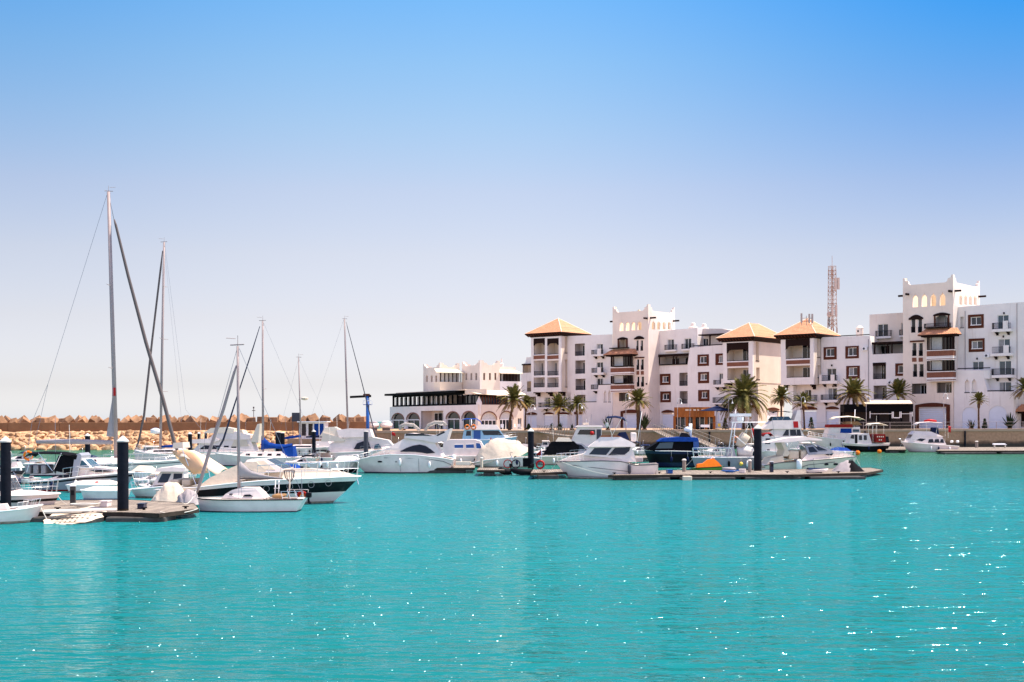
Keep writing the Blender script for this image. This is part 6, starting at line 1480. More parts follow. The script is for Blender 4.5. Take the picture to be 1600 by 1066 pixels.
b.outboard(482,777,.45); b.seats(445,428,772,777,'teak',1.2,name='thwart')
b.rail(.0,.2,.35,3,bow=False,lower=False,r=.014,name='stern_rail')
# ------------ cabin boat with hardtop near the pile
b=Boat('cabin_cruiser','small white cabin boat with hardtop and grey-green bow, pointing at the left pile','boat',305,199,779,2.4,yaw=-6)
b.hull([(305,760),(260,758.5),(225,762),(199,765)],213,mats=('antifoul','gelcoat','gelcoat','gelcoat'),cockpit=(.05,.4,.4))
o,W=b.house('wheelhouse',[(239,758),(250,738),(287,737),(289,757)],1.7,1.5,taper=(9,9.1,1)); b.glass(W,[(247,754),(254,740),(268,740),(262,754)],'glass_window',parent=o); b.glass(W,[(271,752),(272,740),(285,740),(285,752)],parent=o); b.shield(W,(240,756),(250,739),'glass_window',parent=o)
b.house('hardtop',[(242,737),(246,732),(270,729.5),(290,731),(289,737)],2.0,1.9)
b.rail(.6,.98,.4,5)
# two small boats behind
b=Boat('covered_dinghy','white dinghy with cream cover floating between the pile and the hardtop boat','boat',243,203,748,1.7)
b.hull([(243,738),(222,738),(203,736)],210,n=12); b.house('tarp',[(206,736),(214,728),(232,729),(242,738)],1.4,.5,mat='canvas_cream')
b=Boat('covered_dinghy','dinghy with low arched cream tarp, behind the first pile','boat',240,190,735,1.8)
b.hull([(240,726),(215,726),(190,724)],196,n=12); b.house('tarp',[(196,724),(208,719.5),(226,720),(238,726)],1.5,.6,mat='canvas_cream')
# ------------ second sailing yacht
b=Boat('sailing_yacht','white sailing yacht with three-spreader mast and green lit hull side, behind the orange bimini','sailboat',352,205,727,3.2,yaw=3)
b.hull([(352,709),(300,710),(250,709),(222,706),(205,703)],213,mats=('antifoul','navy_gloss','gelcoat','gelcoat'),cockpit=(.03,.3,.5))
o,W=b.house('coachroof',[(225,708),(232,703),(280,701),(295,708)],2.1,1.6); b.glass(W,[(240,706),(241,703.5),(270,703),(272,706)],parent=o)
b.mast((250.5,705),(256.5,379),.13,((448,.75),(530,1.25),(612,1.5)))
b.cover([(254,392,.04),(251,420,.09),(238,530,.10),(225,650,.11),(216,692,.10),(211,703,.04)],0,'alu_dark','furled_jib')
for sg in (1,-1):
    pts=[(256,385,0),(255.5,448,.75),(254,530,1.25),(252,612,1.5),(251,707,1.5)]
    for p,q in zip(pts,pts[1:]): b.stay(p[:2],q[:2],.011,y0=sg*p[2],y1=sg*q[2])
    b.stay((255.5,452),(254,530),.01,y1=sg*1.25); b.stay((254,534),(252,612),.01,y1=sg*1.5)
b.stay((257.5,382),(290,640),.010); b.stay((290,640),(345,709),.010); b.stay((257,390),(284,660),.008)
b.cover([(253,698,.12),(275,697,.16),(300,699,.12)],0,'canvas_blue','boom_cover')
for px,py in ((238,702),(262,701)): b.ring(px,py,.0001,'white_trim') if False else None
m=MB(); x,z=b.P(251,674); m.lathe([(.04,-.25),(.5,-.2),(.5,.2),(.1,.35)],'white_trim',(x+.5,0,z),12); m.build('radar_dome',b.r,smooth=True)
b.rail(.55,.98,.55,6,r=.014)
# ------------ flybridge yacht with triangular windscreens
b=Boat('motor_yacht','white flybridge yacht with hardtop and cream triangular side screens, below the breakwater','boat',412,283,722,3.3)
b.hull([(412,706),(350,706),(310,706),(283,704)],292,mats=('antifoul','gelcoat','gelcoat','gelcoat'),cockpit=(.02,.2,.6))
o,W=b.house('saloon',[(300,706),(312,693),(345,687),(392,687),(398,706)],2.6,2.2); b.glass(W,[(312,702),(320,696),(343,696),(343,702)],parent=o); b.glass(W,[(350,699),(351,696.5),(358,696.5),(358,699)],parent=o); b.glass(W,[(362,700),(362,697),(370,697),(370,700)],parent=o); b.shield(W,(301,705),(311,694.5),parent=o)
b.house('hardtop',[(295,693),(300,687),(338,684.5),(344,688),(330,693)],2.7,2.5)
o,W=b.house('flybridge',[(328,685),(336,676),(368,674),(392,680),(392,687),(330,687)],2.4,2.2); 
b.house('flybridge_roof',[(318,677),(330,669),(352,667.5),(366,670),(366,677)],2.3,2.1,mat='gelcoat_cream'); b.house('side_screen',[(362,698),(374,672),(378,672),(390,697)],2.5,2.1,mat='canvas_cream',bevel=.02)
b.house('radar_arch',[(392,690),(402,663),(406,662),(404,692)],2.3,1.9,mat='gelcoat_cream'); b.rail(.7,.98,.5,5)
# ------------ sailboat with blue boom cover
b=Boat('sailing_yacht','white sailboat with bright blue boom cover and blue cockpit tent, in the second row','sailboat',494,333,729,3.0,yaw=2)
b.hull([(494,715),(440,714.5),(380,712),(333,708)],342,mats=('antifoul','stripe_grey','gelcoat','gelcoat'),cockpit=(.02,.25,.5))
o,W=b.house('coachroof',[(372,713),(380,707),(440,706),(452,715)],2.0,1.6)
for a in (384,403,418,432): b.glass(W,[(a,712),(a+1,709),(a+7,709),(a+7,712)],parent=o)
b.mast((411,706),(410.5,502),.11,((608,.8),))
b.cover([(406,510,.03),(395,545,.055),(372,615,.06),(349,687,.10),(339,706,.09)],0,'navy_gloss','furled_jib')
for p,q in (((412,505),(470,640)),((470,640),(492,714))): b.stay(p,q,.009)
for sg in (1,-1): b.stay((411,508),(410.5,608),.009,y1=sg*.8); b.stay((410.5,608),(411,712),.009,y0=sg*.8,y1=sg*1.3)
m=MB(); rows=[]
for (px,yt,yb_) in ((408.5,681,703),(413,684,702),(420,691,701),(432,694,701),(445,694.5,701.5),(457,693,698)):
    a=b.P(px,yt); c=b.P(px,yb_); rows.append([(a[0],.03,a[1]),(a[0],.16,(a[1]+c[1])/2),(c[0],.20,c[1]),(c[0],-.20,c[1]),(a[0],-.16,(a[1]+c[1])/2),(a[0],-.03,a[1])])
m.grid(rows,'canvas_blue',True); m.build('boom_cover',b.r,smooth=True)
b.house('cockpit_tent',[(444,713),(440,702),(457,697),(459,714)],1.9,1.3,mat='canvas_blue')
b.rail(.5,.98,.5,6,r=.014)
# ------------ third row left: small masts
b=Boat('sailing_yacht','sailboat with short bare mast and navy boom cover, in front of the harbour hut','sailboat',428,532,713,2.8)
b.hull([(428,700),(480,700),(532,697)],524,mats=('antifoul','navy_gloss','gelcoat','gelcoat')); o,W=b.house('coachroof',[(455,700),(458,695),(500,695),(506,699)],1.9,1.5); b.glass(W,[(462,698.5),(462,696.5),(496,696.5),(496,698.5)],parent=o)
b.mast((470.6,696),(466.5,559),.085,((625,.01),)); b.cover([(439,686,.10),(450,684,.17),(470,681.5,.15)],0,'canvas_blue','boom_cover'); b.stay((466.5,561),(430,699),.008); b.stay((467,561),(530,697),.008)
m=MB(); x,z=b.P(471,623); m.lathe([(.1,-.2),(.45,-.1),(.45,.1),(.1,.2)],'canvas_cream',(x+.4,0,z),10); m.build('radar_reflector',b.r)
b.house('deckhouse',[(486,699),(490,690),(512,689),(520,699)],2.0,1.7); 
b=Boat('sailing_yacht','sailboat with tall pinkish mast and dark furled jib leaning right, left of the blue crane','sailboat',470,604,708,3.0,yaw=3)
b.hull([(470,695),(530,695),(604,691)],595,mats=('antifoul','stripe_grey','gelcoat','gelcoat')); o,W=b.house('coachroof',[(500,695),(503,690),(560,689),(575,694)],2.1,1.6); b.glass(W,[(510,693.5),(510,691.5),(550,691),(550,693.5)],parent=o)
b.mast((544,690),(538.3,499),.13,((596,.9),)); b.cover([(541,503,.02),(543,512,.04),(565,596,.06),(585,675,.08),(592,690,.06)],0,'stripe_grey','furled_jib')
b.stay((537,500),(472,694),.009)
for sg in (1,-1): b.stay((538.5,505),(541,596),.009,y1=sg*.9); b.stay((541,596),(544,694),.009,y0=sg*.9,y1=sg*1.3)
b.cover([(478,683,.10),(495,682,.18),(542,681,.16)],0,'canvas_navy','boom_cover')
# ------------ white flybridge yacht left of the big cruiser
b=Boat('motor_yacht','white flybridge motor yacht with arched dark side window behind the small grey pile','boat',493,624,723,3.4)
b.hull([(493,708),(550,706),(600,703),(624,701)],612,mats=('antifoul','gelcoat','gelcoat','gelcoat'),cockpit=(.02,.2,.6))
o,W=b.house('saloon',[(512,707),(516,693),(538,684),(580,683),(606,688),(614,697),(600,704)],2.7,2.1,taper=(6,9,.6)); b.glass(W,[(553,702),(558,693),(567,689.5),(576,690),(580,702)],parent=o); b.glass(W,[(584,702),(586,695),(592,693.5),(597,701)],'glass_teal',parent=o)
o2,W2=b.house('flybridge',[(530,684),(526,672),(542,670),(578,670.5),(582,683)],2.4,2.1); b.house('fly_screen',[(500,682),(508,668),(522,667),(538,675),(534,684)],2.2,1.8,mat='gelcoat_cream'); b.seats(511,524,673,682,'brown_paint',1.6)
b.house('radar_arch',[(502,690),(505,676),(540,686),(538,690)],2.6,2.4,mat='gelcoat_cream'); b.rail(.55,.98,.5,6)
b=Boat('motorboat','white motorboat with dark boot stripe and rolled fenders between the two large motor yachts','boat',484,568,739,2.6)
b.hull([(484,724),(530,721),(568,718)],556,mats=('black_gloss','black_gloss','gelcoat','gelcoat'),cockpit=(.1,.6,.3),boot=.35)
b.house('cuddy',[(520,722),(528,713),(548,713),(562,719)],1.8,1.2,mat='canvas_white'); b.rail(.5,.98,.45,5)
for px in (500,512): b.fender(px,726)
# ------------ large cruiser (550-709)
b=Boat('motor_yacht','large white flybridge cruiser with arched black side window and two white folded biminis','boat',709,551,740,3.4,yaw=2); CR1=b
b.hull([(709,718),(690,714.5),(650,710),(612,709),(580,713),(551,720)],571,mats=('antifoul','stripe_grey','gelcoat','gelcoat'),cockpit=(.02,.14,.6),n=26)
o,W=b.house('superstructure',[(692,715),(681,695),(678,688),(632,685),(612,697),(600,703),(584,709),(576,714),(620,713)],2.9,2.2,taper=(5.3,8.2,.35),bevel=.08)
b.glass(W,[(626,705.5),(636,700),(646,696.5),(656,695),(665,697),(673,702),(680,707.5),(668,708.5),(658,707),(648,705.8)],parent=o,frame='stripe_grey')
b.shield(W,(612,697),(632,685.5),'gelcoat',parent=o,n=3,out=.02)
o2,W2=b.house('flybridge',[(632,684.5),(633,678),(642,677),(678,680.5),(690,676),(704,669.5),(698,689),(680,692),(660,688)],2.7,2.5)
b.glass(W2,[(634,681),(635,677.8),(660,677.5),(677,681)],parent=o2); b.glass(W2,[(682,680),(694,674),(696,676),(684,681.5)],parent=o2)
for pts in (((625,672),(626,665.5),(634,662.5),(646,664),(656,673)),((664,673),(670,664),(680,659.8),(692,660),(697.5,665))):
    b.cover([(x,y,.13) for x,y in pts],0,'canvas_white','folded_bimini',y=-.7*b.near*-1); b.cover([(x,y,.13) for x,y in pts],0,'canvas_white','folded_bimini',y=.7)
    b.sheet([(pts[1][0],pts[1][1]+.5),(pts[2][0],pts[2][1]+.3),(pts[3][0],pts[3][1]+.3)],1.6,'canvas_white',name='bimini_top')
for px in (594,620):
    x,z=b.P(px,721.5,1.4); m=MB(); m.sphere((x,b.hb(x)*.93,z),.13,'tinted_glass',10,(1.6,.4,.6)); m.build('porthole',b.r)
b.fender(671,726); b.fender(625,722,.6); b.stay((568,722),(548,741),.02,'rope',name='mooring_line'); b.rail(.62,.985,.4,6)
m=MB(); x,z=b.P(690,662); m.lathe([(.02,-.15),(.28,-.1),(.3,.08),(.05,.16)],'white_trim',(x,0,z),12); m.build('radar_dome',b.r,smooth=True)
b.flag(612,675,680,'red',w=.3); 
# ------------ white cabin boat with blue windows
b=Boat('cabin_cruiser','boxy white cabin boat with three blue side windows, right of the large cruiser','boat',688,792,729,3.2)
b.hull([(688,712),(740,712),(792,709)],785,mats=('antifoul','gelcoat','gelcoat','gelcoat'))
o,W=b.house('cabin',[(691,713),(693,690),(700,687),(742,687),(751,690),(759,704),(764,713)],2.8,2.5,bevel=.12)
for q in (((710,700.5),(710,695),(724,694.5),(724,700.5)),((728,700.5),(728,694.5),(740.5,694),(741,700.5)),((744,701),(743.5,692.5),(750,692.5),(754,701.5))): b.glass(W,list(q),'blue_paint',parent=o,frame='white_trim')
b.fender(709,717,.8,.2); 
# ------------ blue and white boat with life rings
b=Boat('fishing_boat','blue and white flybridge boat with two orange life rings and blue bimini below the restaurant','boat',710,808,705.5,3.0)
b.hull([(710,688),(760,687),(808,682)],798,mats=('antifoul_blue','blue_light','blue_light','blue_light'))
o,W=b.house('wheelhouse',[(722,688),(725,672),(780,671),(788,682),(790,687)],2.5,2.3,mat='blue_light'); b.glass(W,[(728,681),(729,673.5),(736,673.5),(736,681)],parent=o); b.glass(W,[(756,680),(753,673),(779,673),(785,680)],parent=o); b.glass(W,[(740,686),(740,672.5),(751,672.5),(751,686)],'blue_paint',parent=o,name='door')
b.house('flybridge',[(722,672),(728,668),(742,667),(750,663.5),(776,664),(781,671.5)],2.7,2.3,mat='gelcoat'); b.sheet([(722,656),(728,654),(745,654),(751,658),(753,663)],2.0,'canvas_blue',legs=((724,655.5,722,668),(745,654.5,738,667),(735,654,742,667)))
b.tube([(736.5,688),(736.5,655)],.05,'white_trim','mast',y=-1.3); b.ring(730,667.5,.3,'orange',y=-1.35); b.ring(740,667.5,.3,'orange',y=-1.35)
b.house('foredeck_hatch',[(762,686),(766,680),(790,679.5),(800,684)],1.8,1.4); b.rail(.7,.98,.6,5)
# ------------ boat under the rumpled cream tarp
b=Boat('covered_boat','boat wrapped in a rumpled beige tarpaulin left of the dark pile with white cap','boat',833,734,731,2.9,yaw=2)
b.hull([(833,714),(800,714),(760,718),(734,724)],746,mats=('antifoul','gelcoat','gelcoat','gelcoat'),cockpit=(.02,.3,.5))
def tarp(b,top,base,w,mat,amp=.09,seed=1,n=14,name='tarpaulin'):
    rnd=random.Random(seed); m=MB(); rows=[]; K=len(top)
    ts=[b.P(*p) for p in top]; bs=[b.P(*p,w/2*b.near) for p in base]
    def ip(L_,u):
        v=u*(len(L_)-1); i=min(len(L_)-2,int(v)); f=v-i; return (L_[i][0]+(L_[i+1][0]-L_[i][0])*f,L_[i][1]+(L_[i+1][1]-L_[i][1])*f)
    N=26
    for i in range(N+1):
        u=i/N; t=ip(ts,u); c=ip(bs,u); row=[]; ww=w/2*(math.sin(math.pi*min(1,max(.0,u*.92+.04)))**.45)
        for j in range(n+1):
            v=-1+2*j/n; av=abs(v); z=c[1]+(t[1]-c[1])*(1-av**1.9); x=t[0]+(c[0]-t[0])*av
            k=1-av**6; row.append((x+rnd.uniform(-amp,amp)*k*.6,v*ww+rnd.uniform(-amp,amp)*k*.5,z+(rnd.uniform(-amp,amp)*.6-amp*.6*math.sin(u*23))*k))
        rows.append(row)
    m.grid(rows,mat); return m.build(name,b.r,smooth=True)
tarp(b,[(738,726),(745,712),(754,697),(767,688),(787,684.5),(806,689),(816,694),(826,702)],[(736,727),(748,727),(758,725),(768,722),(780,716),(800,716),(815,712),(828,704)],2.9,'canvas_cream',.12)
b.tube([(767,690),(767,684)],.05,'red_dark','flagstaff'); b.house('swim_platform',[(709,727),(709,722),(735,722),(735,727)],1.6,1.5,mat='gelcoat_cream')
# ------------ cruiser with black canopy
b=Boat('motor_cruiser','grey cruiser under a black canvas canopy, right of the dark pile with white cap','boat',843,938,727,3.0,yaw=-2)
b.hull([(843,713),(890,712),(938,708)],926,mats=('antifoul','gelcoat','gelcoat_cream','gelcoat'),cockpit=(.02,.4,.5))
o,W=b.house('canopy',[(848,711),(861,691),(880,688.5),(897,690),(905,697),(902,711)],2.6,2.1,mat='canvas_black',bevel=.1)
o,W=b.house('cabin',[(897,711),(897,692),(908,693),(921,702),(932,709)],2.4,1.9,mat='gelcoat_grey'); b.glass(W,[(902,702),(901,694),(908,695),(917,703)],parent=o); b.shield(W,(921,702),(909,693.5),parent=o)
b.house('radar_arch',[(868,690),(872,684),(890,684.5),(894,690)],2.2,2.0,mat='gelcoat_cream'); b.rail(.5,.98,.5,6)
# ------------ white pilothouse boat with red ball
b=Boat('pilot_boat','white pilothouse boat with slanted dark window and red ball fender, behind the black canopy','boat',948,872,711,2.8)
b.hull([(948,697),(910,697),(872,691)],882,mats=('antifoul','gelcoat','gelcoat','gelcoat'))
o,W=b.house('wheelhouse',[(890,698),(903,667),(934,666.5),(940,668),(940,697)],2.3,2.1); b.glass(W,[(902,679),(906,671.5),(930,671.5),(930,679.5)],parent=o); b.glass(W,[(932,690),(932,671),(939,671),(939,690)],'stripe_grey',parent=o,name='door'); b.shield(W,(893,690),(902.5,669.5),'gelcoat',parent=o)
b.house('roof',[(900,667.5),(903,665),(941,665),(942,667.5)],2.5,2.4)
x,z=b.P(925,677,1.3); m=MB(); m.sphere((x,1.35,z),.26,'red',12); m.build('ball_fender',b.r,smooth=True); b.tube([(916,665),(916,655)],.02,'steel','antenna')
m=MB(); x,z=b.P(915,662); m.box(x-.35,-.3,z-.15,x+.35,.3,z+.12,'gelcoat_cream'); m.build('search_light',b.r)
# ------------ sport fishing cruiser in front
b=Boat('sport_fishing_boat','white flybridge fishing cruiser with green lit bow and dark blue bimini, front row centre','boat',1028,867,749,3.0,yaw=3); SF=b
b.hull([(1028,724.5),(1010,725.5),(991,726),(972,720),(940,719),(900,720),(867,721.5)],889,mats=('antifoul','gelcoat','gelcoat','stripe_grey'),cockpit=(.02,.2,.35),n=26,rub='stripe_grey')
o,W=b.house('foredeck',[(874,721),(890,714),(912,709.5),(950,709),(984,712),(992,722),(960,722)],2.6,2.2,taper=(3.6,7.2,.3),bevel=.1)
o,W=b.house('saloon',[(911,711),(923,698),(985,696),(990,706),(994,722),(960,716)],2.3,2.0); b.glass(W,[(949,712),(960.5,699.5),(985,698),(983.5,705),(976,711)],parent=o,frame='gelcoat'); b.shield(W,(912.5,710),(923,699.5),'glass_window',parent=o,n=3); b.glass(W,[(920,710),(929,700),(956,699.8),(947,711)],'glass_window',parent=o)
o,W=b.house('flybridge',[(919,698.5),(936,686),(938,683),(970,683),(985,690),(993,694),(992,698)],2.5,2.1,bevel=.06); b.house('coaming',[(937,684),(940,680.5),(965,680.5),(972,684)],1.9,1.7,mat='timber_orange')
b.sheet([(946,655),(949,651),(962,650),(973,652),(978,656)],1.9,'canvas_navy',legs=((948,653,957,683),(972,652,955,683),(977,655.5,980,664)))
b.house('console_cover',[(962,684),(968,676),(978,675),(984,688)],1.2,.9,mat='canvas_navy'); b.seats(985,994,676,690,'gelcoat',1.2)
b.stay((878,722),(952,742),.02,'rope',name='mooring_line',y0=1.3,y1=1.9,sag=.1); b.rail(.72,.985,.55,6); b.fender(983.5,733,.7,.12,'stripe_grey')
b.tube([(996,690),(1003,643)],.02,'white_trim','fishing_rod',y=.8); b.seats(992,1004,714,722,'canvas_grey',1.2); 
m=MB(); x,z=b.P(948,664); m.lathe([(.02,-.2),(.12,-.1),(.12,.1),(.02,.2)],'cap_white',(x,.9,z),8); m.build('searchlight',b.r)
# ------------ dark blue covered boat
b=Boat('covered_boat','dark navy boat under black and blue canvas, bow pointing left beside the white fishing cruiser','boat',1092,1007,731,3.0,yaw=2)
b.hull([(1092,705),(1050,704),(1030,704),(1007,703)],1018,mats=('black_gloss','black_gloss','navy_gloss','black_gloss'),stripe=(.3,.8))
o,W=b.house('canvas_cover',[(1008,703),(1028,691),(1040,688),(1090,688),(1091,723),(1060,710)],2.6,2.4,mat='canvas_black',bevel=.1); b.glass(W,[(1024,701),(1031,692),(1052,691),(1050,700.5)],'glass_teal',parent=o,name='blue_panel'); 
b.house('canvas_top',[(1028,690),(1036,685),(1062,683),(1090,684),(1091,690)],2.7,2.5,mat='canvas_blue'); b.house('side_curtain',[(1083,703),(1083,689),(1091.5,688),(1091.5,703)],2.75,2.65,mat='blue_paint')
b.tube([(1078,684),(1079,662)],.16,'white_trim','radar_post'); m=MB(); x,z=b.P(1075,671); m.lathe([(.05,-.25),(.33,-.18),(.36,.1),(.05,.25)],'white_trim',(x,0,z),12); m.build('radar_dome',b.r,smooth=True)
b.house('deck_gear',[(1060,684),(1065,676),(1074,677),(1080,684)],1.0,.7,mat='black_gloss')
# ------------ grey work boat with gantry
b=Boat('work_boat','grey steel work boat with white gantry frame and red flag beside the dark pile','boat',1184,1082,735,3.2,yaw=2)
b.hull([(1184,714),(1140,714),(1082,714.5)],1088,mats=('antifoul','stripe_grey','gelcoat_grey','gelcoat_grey'),deck='gelcoat_grey')
for sg in (1,-1):
    b.tube([(1137,714),(1145.5,660),(1196,660)],.055,'white_trim','gantry',y=sg*1.2); b.tube([(1144,714),(1149,661)],.04,'white_trim','gantry_leg',y=sg*1.2); b.tube([(1160,683),(1172,661),(1180,700)],.04,'white_trim','gantry_leg',y=sg*1.2); b.tube([(1146,679),(1175,703)],.03,'white_trim','brace',y=sg*1.2)
for py in (668,675,682,689,696,703): b.tube([(1142.5+(714-py)*.0,py),(1148,py)],.02,'white_trim','ladder_rung',y=-1.2)
for px in (1146,1194): x,z=b.P(px,660); m=MB(); m.tube([(x,-1.2,z),(x,1.2,z)],.05,'white_trim',6); m.build('gantry_beam',b.r)
b.tube([(1146,659),(1150,640)],.03,'white_trim','antenna'); m=MB(); x,z=b.P(1157,650); m.box(x-.9,-.15,z-.05,x+.9,.15,z+.2,'white_trim'); m.lathe([(.1,-.6),(.3,-.4),(.3,-.1)],'white_trim',(x,0,z),10); m.build('radar_bar',b.r); b.tube([(1157,659),(1157,651)],.06,'white_trim','radar_post')
b.cover([(1155,698,.36),(1160,688,.45),(1166,679,.42)],0,'canvas_cream','rolled_sail'); b.cover([(1152,706,.42),(1164,706,.5),(1175,707,.46)],0,'canvas_white','rolled_fender')
b.flag(1174,669,684,'red',y=-1.3,w=.55); b.rail(.42,.98,.75,6,bow=True,r=.03); b.house('helm_box',[(1135,714),(1137,699),(1147,699),(1150,714)],1.2,1.0,mat='gelcoat_grey'); b.fender(1158,725,.35,.16,'yellow')
b.ring(1150,687,.22,'orange',y=-1.3)
# ------------ rigid inflatable behind
b=Boat('inflatable_boat','grey and white rigid inflatable with console, in front of the gangway','boat',1146,1101,697,2.2)
b.hull([(1146,690),(1120,690),(1101,690)],1106,mats=('rubber','rubber','gelcoat_grey','gelcoat'),n=14); b.house('console',[(1120,690),(1123,680),(1133,679),(1138,690)],1.0,.8,mat='gelcoat_grey'); b.tube([(1130,680),(1138,676),(1146,680)],.04,'black_gloss','rail')
# ------------ white sport fisher with the red sign
b=Boat('motor_yacht','white flybridge sport fisher with red square sign and thin black bimini, behind the work boat','boat',1264,1178,705,3.2)
b.hull([(1264,686),(1220,685),(1178,681)],1188,mats=('antifoul','gelcoat','gelcoat','gelcoat'),cockpit=(.02,.15,.8))
o,W=b.house('saloon',[(1190,684),(1208,671),(1216,669.5),(1250,669.5),(1258,685)],2.7,2.4); b.glass(W,[(1222,681),(1228,671.5),(1232,671.5),(1232,681)],parent=o)
for q in ((1234,1243),(1244.5,1250)): b.glass(W,[(q[0],681),(q[0],671.5),(q[1],671.5),(q[1]+1.5,681)],parent=o)
b.shield(W,(1199,678),(1209,670.8),'glass_window',parent=o)
o,W=b.house('flybridge',[(1191,670.5),(1207,657),(1246,656.5),(1250,660),(1252,670.5)],2.8,2.4); b.glass(W,[(1239.5,668.5),(1239,658.5),(1246.5,658.5),(1247,668.5)],'red',parent=o,name='sign_panel')
o,W=b.house('fly_screen',[(1204,657),(1209,651),(1232,651),(1238,657)],2.2,2.0,mat='glass_teal',bevel=0); b.sheet([(1205,645.5),(1212,643),(1225,642.5),(1236,644)],2.2,'canvas_black',crown=.05,legs=((1210,644,1216,657),(1230,643,1222,657)))
b.house('radar_arch',[(1240,658),(1246,641),(1251,641),(1251,658)],2.4,2.0); b.tube([(1220,642),(1221,632)],.03,'dark_wood','antenna'); b.rail(.6,.98,.6,6)
x,z=b.P(1259,677,-1.7 if b.near<0 else 1.7); m=MB(); m.torus((x,1.7,z),.42,.03,'steel','y',18,5); m.build('hoop',b.r)
# ------------ small cabin boat behind the express
b=Boat('cabin_cruiser','small white boat with upright cabin and red striped canopy, right of the tall dark pile','boat',1238,1183,719,2.5)
b.hull([(1238,705),(1210,705),(1183,703)],1189,mats=('antifoul','gelcoat','gelcoat','gelcoat'))
o,W=b.house('wheelhouse',[(1190,706),(1191,682),(1221,682),(1224,706)],2.0,1.9); b.glass(W,[(1195,694),(1196,685),(1203,685),(1203,694)],'stripe_grey',parent=o); b.glass(W,[(1198,706),(1198,702),(1202,702),(1202,706)],'stripe_grey',parent=o)
b.sheet([(1189,681),(1193,676.5),(1202,676),(1207,681)],2.0,'red_dark',name='canopy',crown=.1)
# ------------ express cruiser front right
b=Boat('motor_cruiser','cream and white express cruiser with thin white hardtop and open cockpit, front row right','boat',1191,1344,737,3.2,yaw=2); EC=b
b.hull([(1191,727),(1215,722),(1245,720),(1284,717),(1320,714),(1344,713.5)],1330,mats=('antifoul','gelcoat','gelcoat_cream','stripe_grey'),cockpit=(.08,.5,.35),n=26,rub='stripe_grey')
b.house('transom_seat',[(1195,728),(1204,716),(1222,712),(1226,728)],2.4,2.3,mat='canvas_cream',bevel=.12)
o,W=b.house('foredeck',[(1250,720),(1262,709),(1277,702),(1302,703.5),(1325,709),(1341,713.5),(1338,716),(1290,719)],2.6,2.0,taper=(4,8,.25),bevel=.1)
b.glass(W,[(1290,711),(1294,707.5),(1304,708),(1300,712)],parent=o,name='deck_hatch',yo=-1.0)
o,W=b.house('windscreen_frame',[(1262,711),(1258,697),(1275,694.5),(1301,704.5),(1296,709)],2.3,1.9,mat='gelcoat_grey'); b.glass(W,[(1278,704),(1272,697),(1276,696.5),(1292,703.5)],'glass_window',parent=o); b.glass(W,[(1264,707),(1262,699),(1270,698),(1277,706)],'glass_window',parent=o); b.shield(W,(1300,704),(1277,695),'glass_window',parent=o)
b.house('hardtop',[(1199,692),(1204,690),(1230,684.5),(1258,682.5),(1283,686.5),(1284,688.5),(1262,688),(1230,691)],2.3,2.1,bevel=.03)
b.house('arch',[(1220,692),(1224,690),(1233,708),(1230,713),(1222,713),(1225,703)],2.4,2.2,mat='leather')
for q in ((1262,688,1283,703),(1245,689,1258,699),(1238,690,1232,700),(1258,684,1276,697)): 
    for sg in (1,-1): b.stay(q[:2],q[2:],.025,'steel',sg*1.0,sg*1.0,'hardtop_strut')
for a,c in ((1228,1244),(1247,1256)): b.seats(a,c,704,717,'leather',1.8)
b.house('helm_console',[(1254,718),(1256,703),(1266,703),(1270,718)],1.8,1.5,mat='gelcoat_cream')
for px in (1290.7,1306):
    x,z=b.P(px,725.5,-1.4); m=MB(); m.sphere((x,-b.hb(x)*.94,z),.14,'tinted_glass',10,(1.4,.4,.8)); m.build('porthole',b.r)
b.rail(.66,.985,.4,6); b.house('swim_platform',[(1186,737),(1188,732),(1204,731),(1206,737)],2.4,2.4,mat='gelcoat_cream'); b.fender(1248,726,.9,.22); 
# ------------ trawlers by the quay
b=Boat('trawler_boat','wooden trim trawler with long tan canopy and blue-white cover below the peach wall','boat',1346,1263,704.5,3.0)
b.hull([(1346,688),(1310,686),(1280,683),(1263,679.5)],1270,mats=('black_gloss','black_gloss','gelcoat','gelcoat'),boot=.2)
o,W=b.house('deckhouse',[(1290,687),(1296,668),(1343,667),(1345,688)],2.6,2.4); b.glass(W,[(1296,677),(1299,669.5),(1312,669.5),(1310,677)],'canvas_white',parent=o,name='panel'); b.glass(W,[(1312,676.5),(1313,669.5),(1330,669.5),(1330,677)],'canvas_blue',parent=o,name='panel'); b.glass(W,[(1332,675),(1332,671),(1342,671),(1342,675)],'glass_teal',parent=o)
b.house('upper_rail',[(1295,668),(1296,663.5),(1331,663),(1332,668)],2.6,2.6,mat='red_dark'); b.sheet([(1295,655.5),(1303,651.5),(1325,650),(1340,652),(1348,655.5)],2.6,'awning_cream',name='canopy',crown=.12,legs=((1297,654,1297,664),(1312,651,1312,664),(1330,651,1330,664)))
b.tube([(1334,690),(1336,640)],.05,'white_trim','mast'); b.house('upper_deck_seats',[(1318,664),(1322,659),(1340,658.5),(1347,664)],1.8,1.5,mat='teak')
for px in (1318,1322.5): x,z=b.P(px,689.5,1.6); m=MB(); m.sphere((x,1.62,z),.12,'black_gloss',8,(1,.4,1)); m.build('porthole',b.r)
b.rail(.5,.98,.5,6,r=.025)
b=Boat('trawler_boat','dark hulled trawler with white wheelhouse, tan rear canopy and red lettered stern banner','boat',1389,1318,706.5,2.8)
b.hull([(1389,692),(1350,694),(1318,692)],1325,mats=('black_gloss','black_gloss','black_gloss','gelcoat'),stripe=(.72,.98),boot=.2)
o,W=b.house('wheelhouse',[(1326,694),(1330,678),(1357,677),(1362,694)],2.4,2.2); b.glass(W,[(1328,685),(1330,679.5),(1334,679.5),(1334,686)],parent=o)
for a in (1341,1348.5): b.glass(W,[(a,688),(a,680),(a+5.5,680),(a+5.5,688)],parent=o,frame='white_trim')
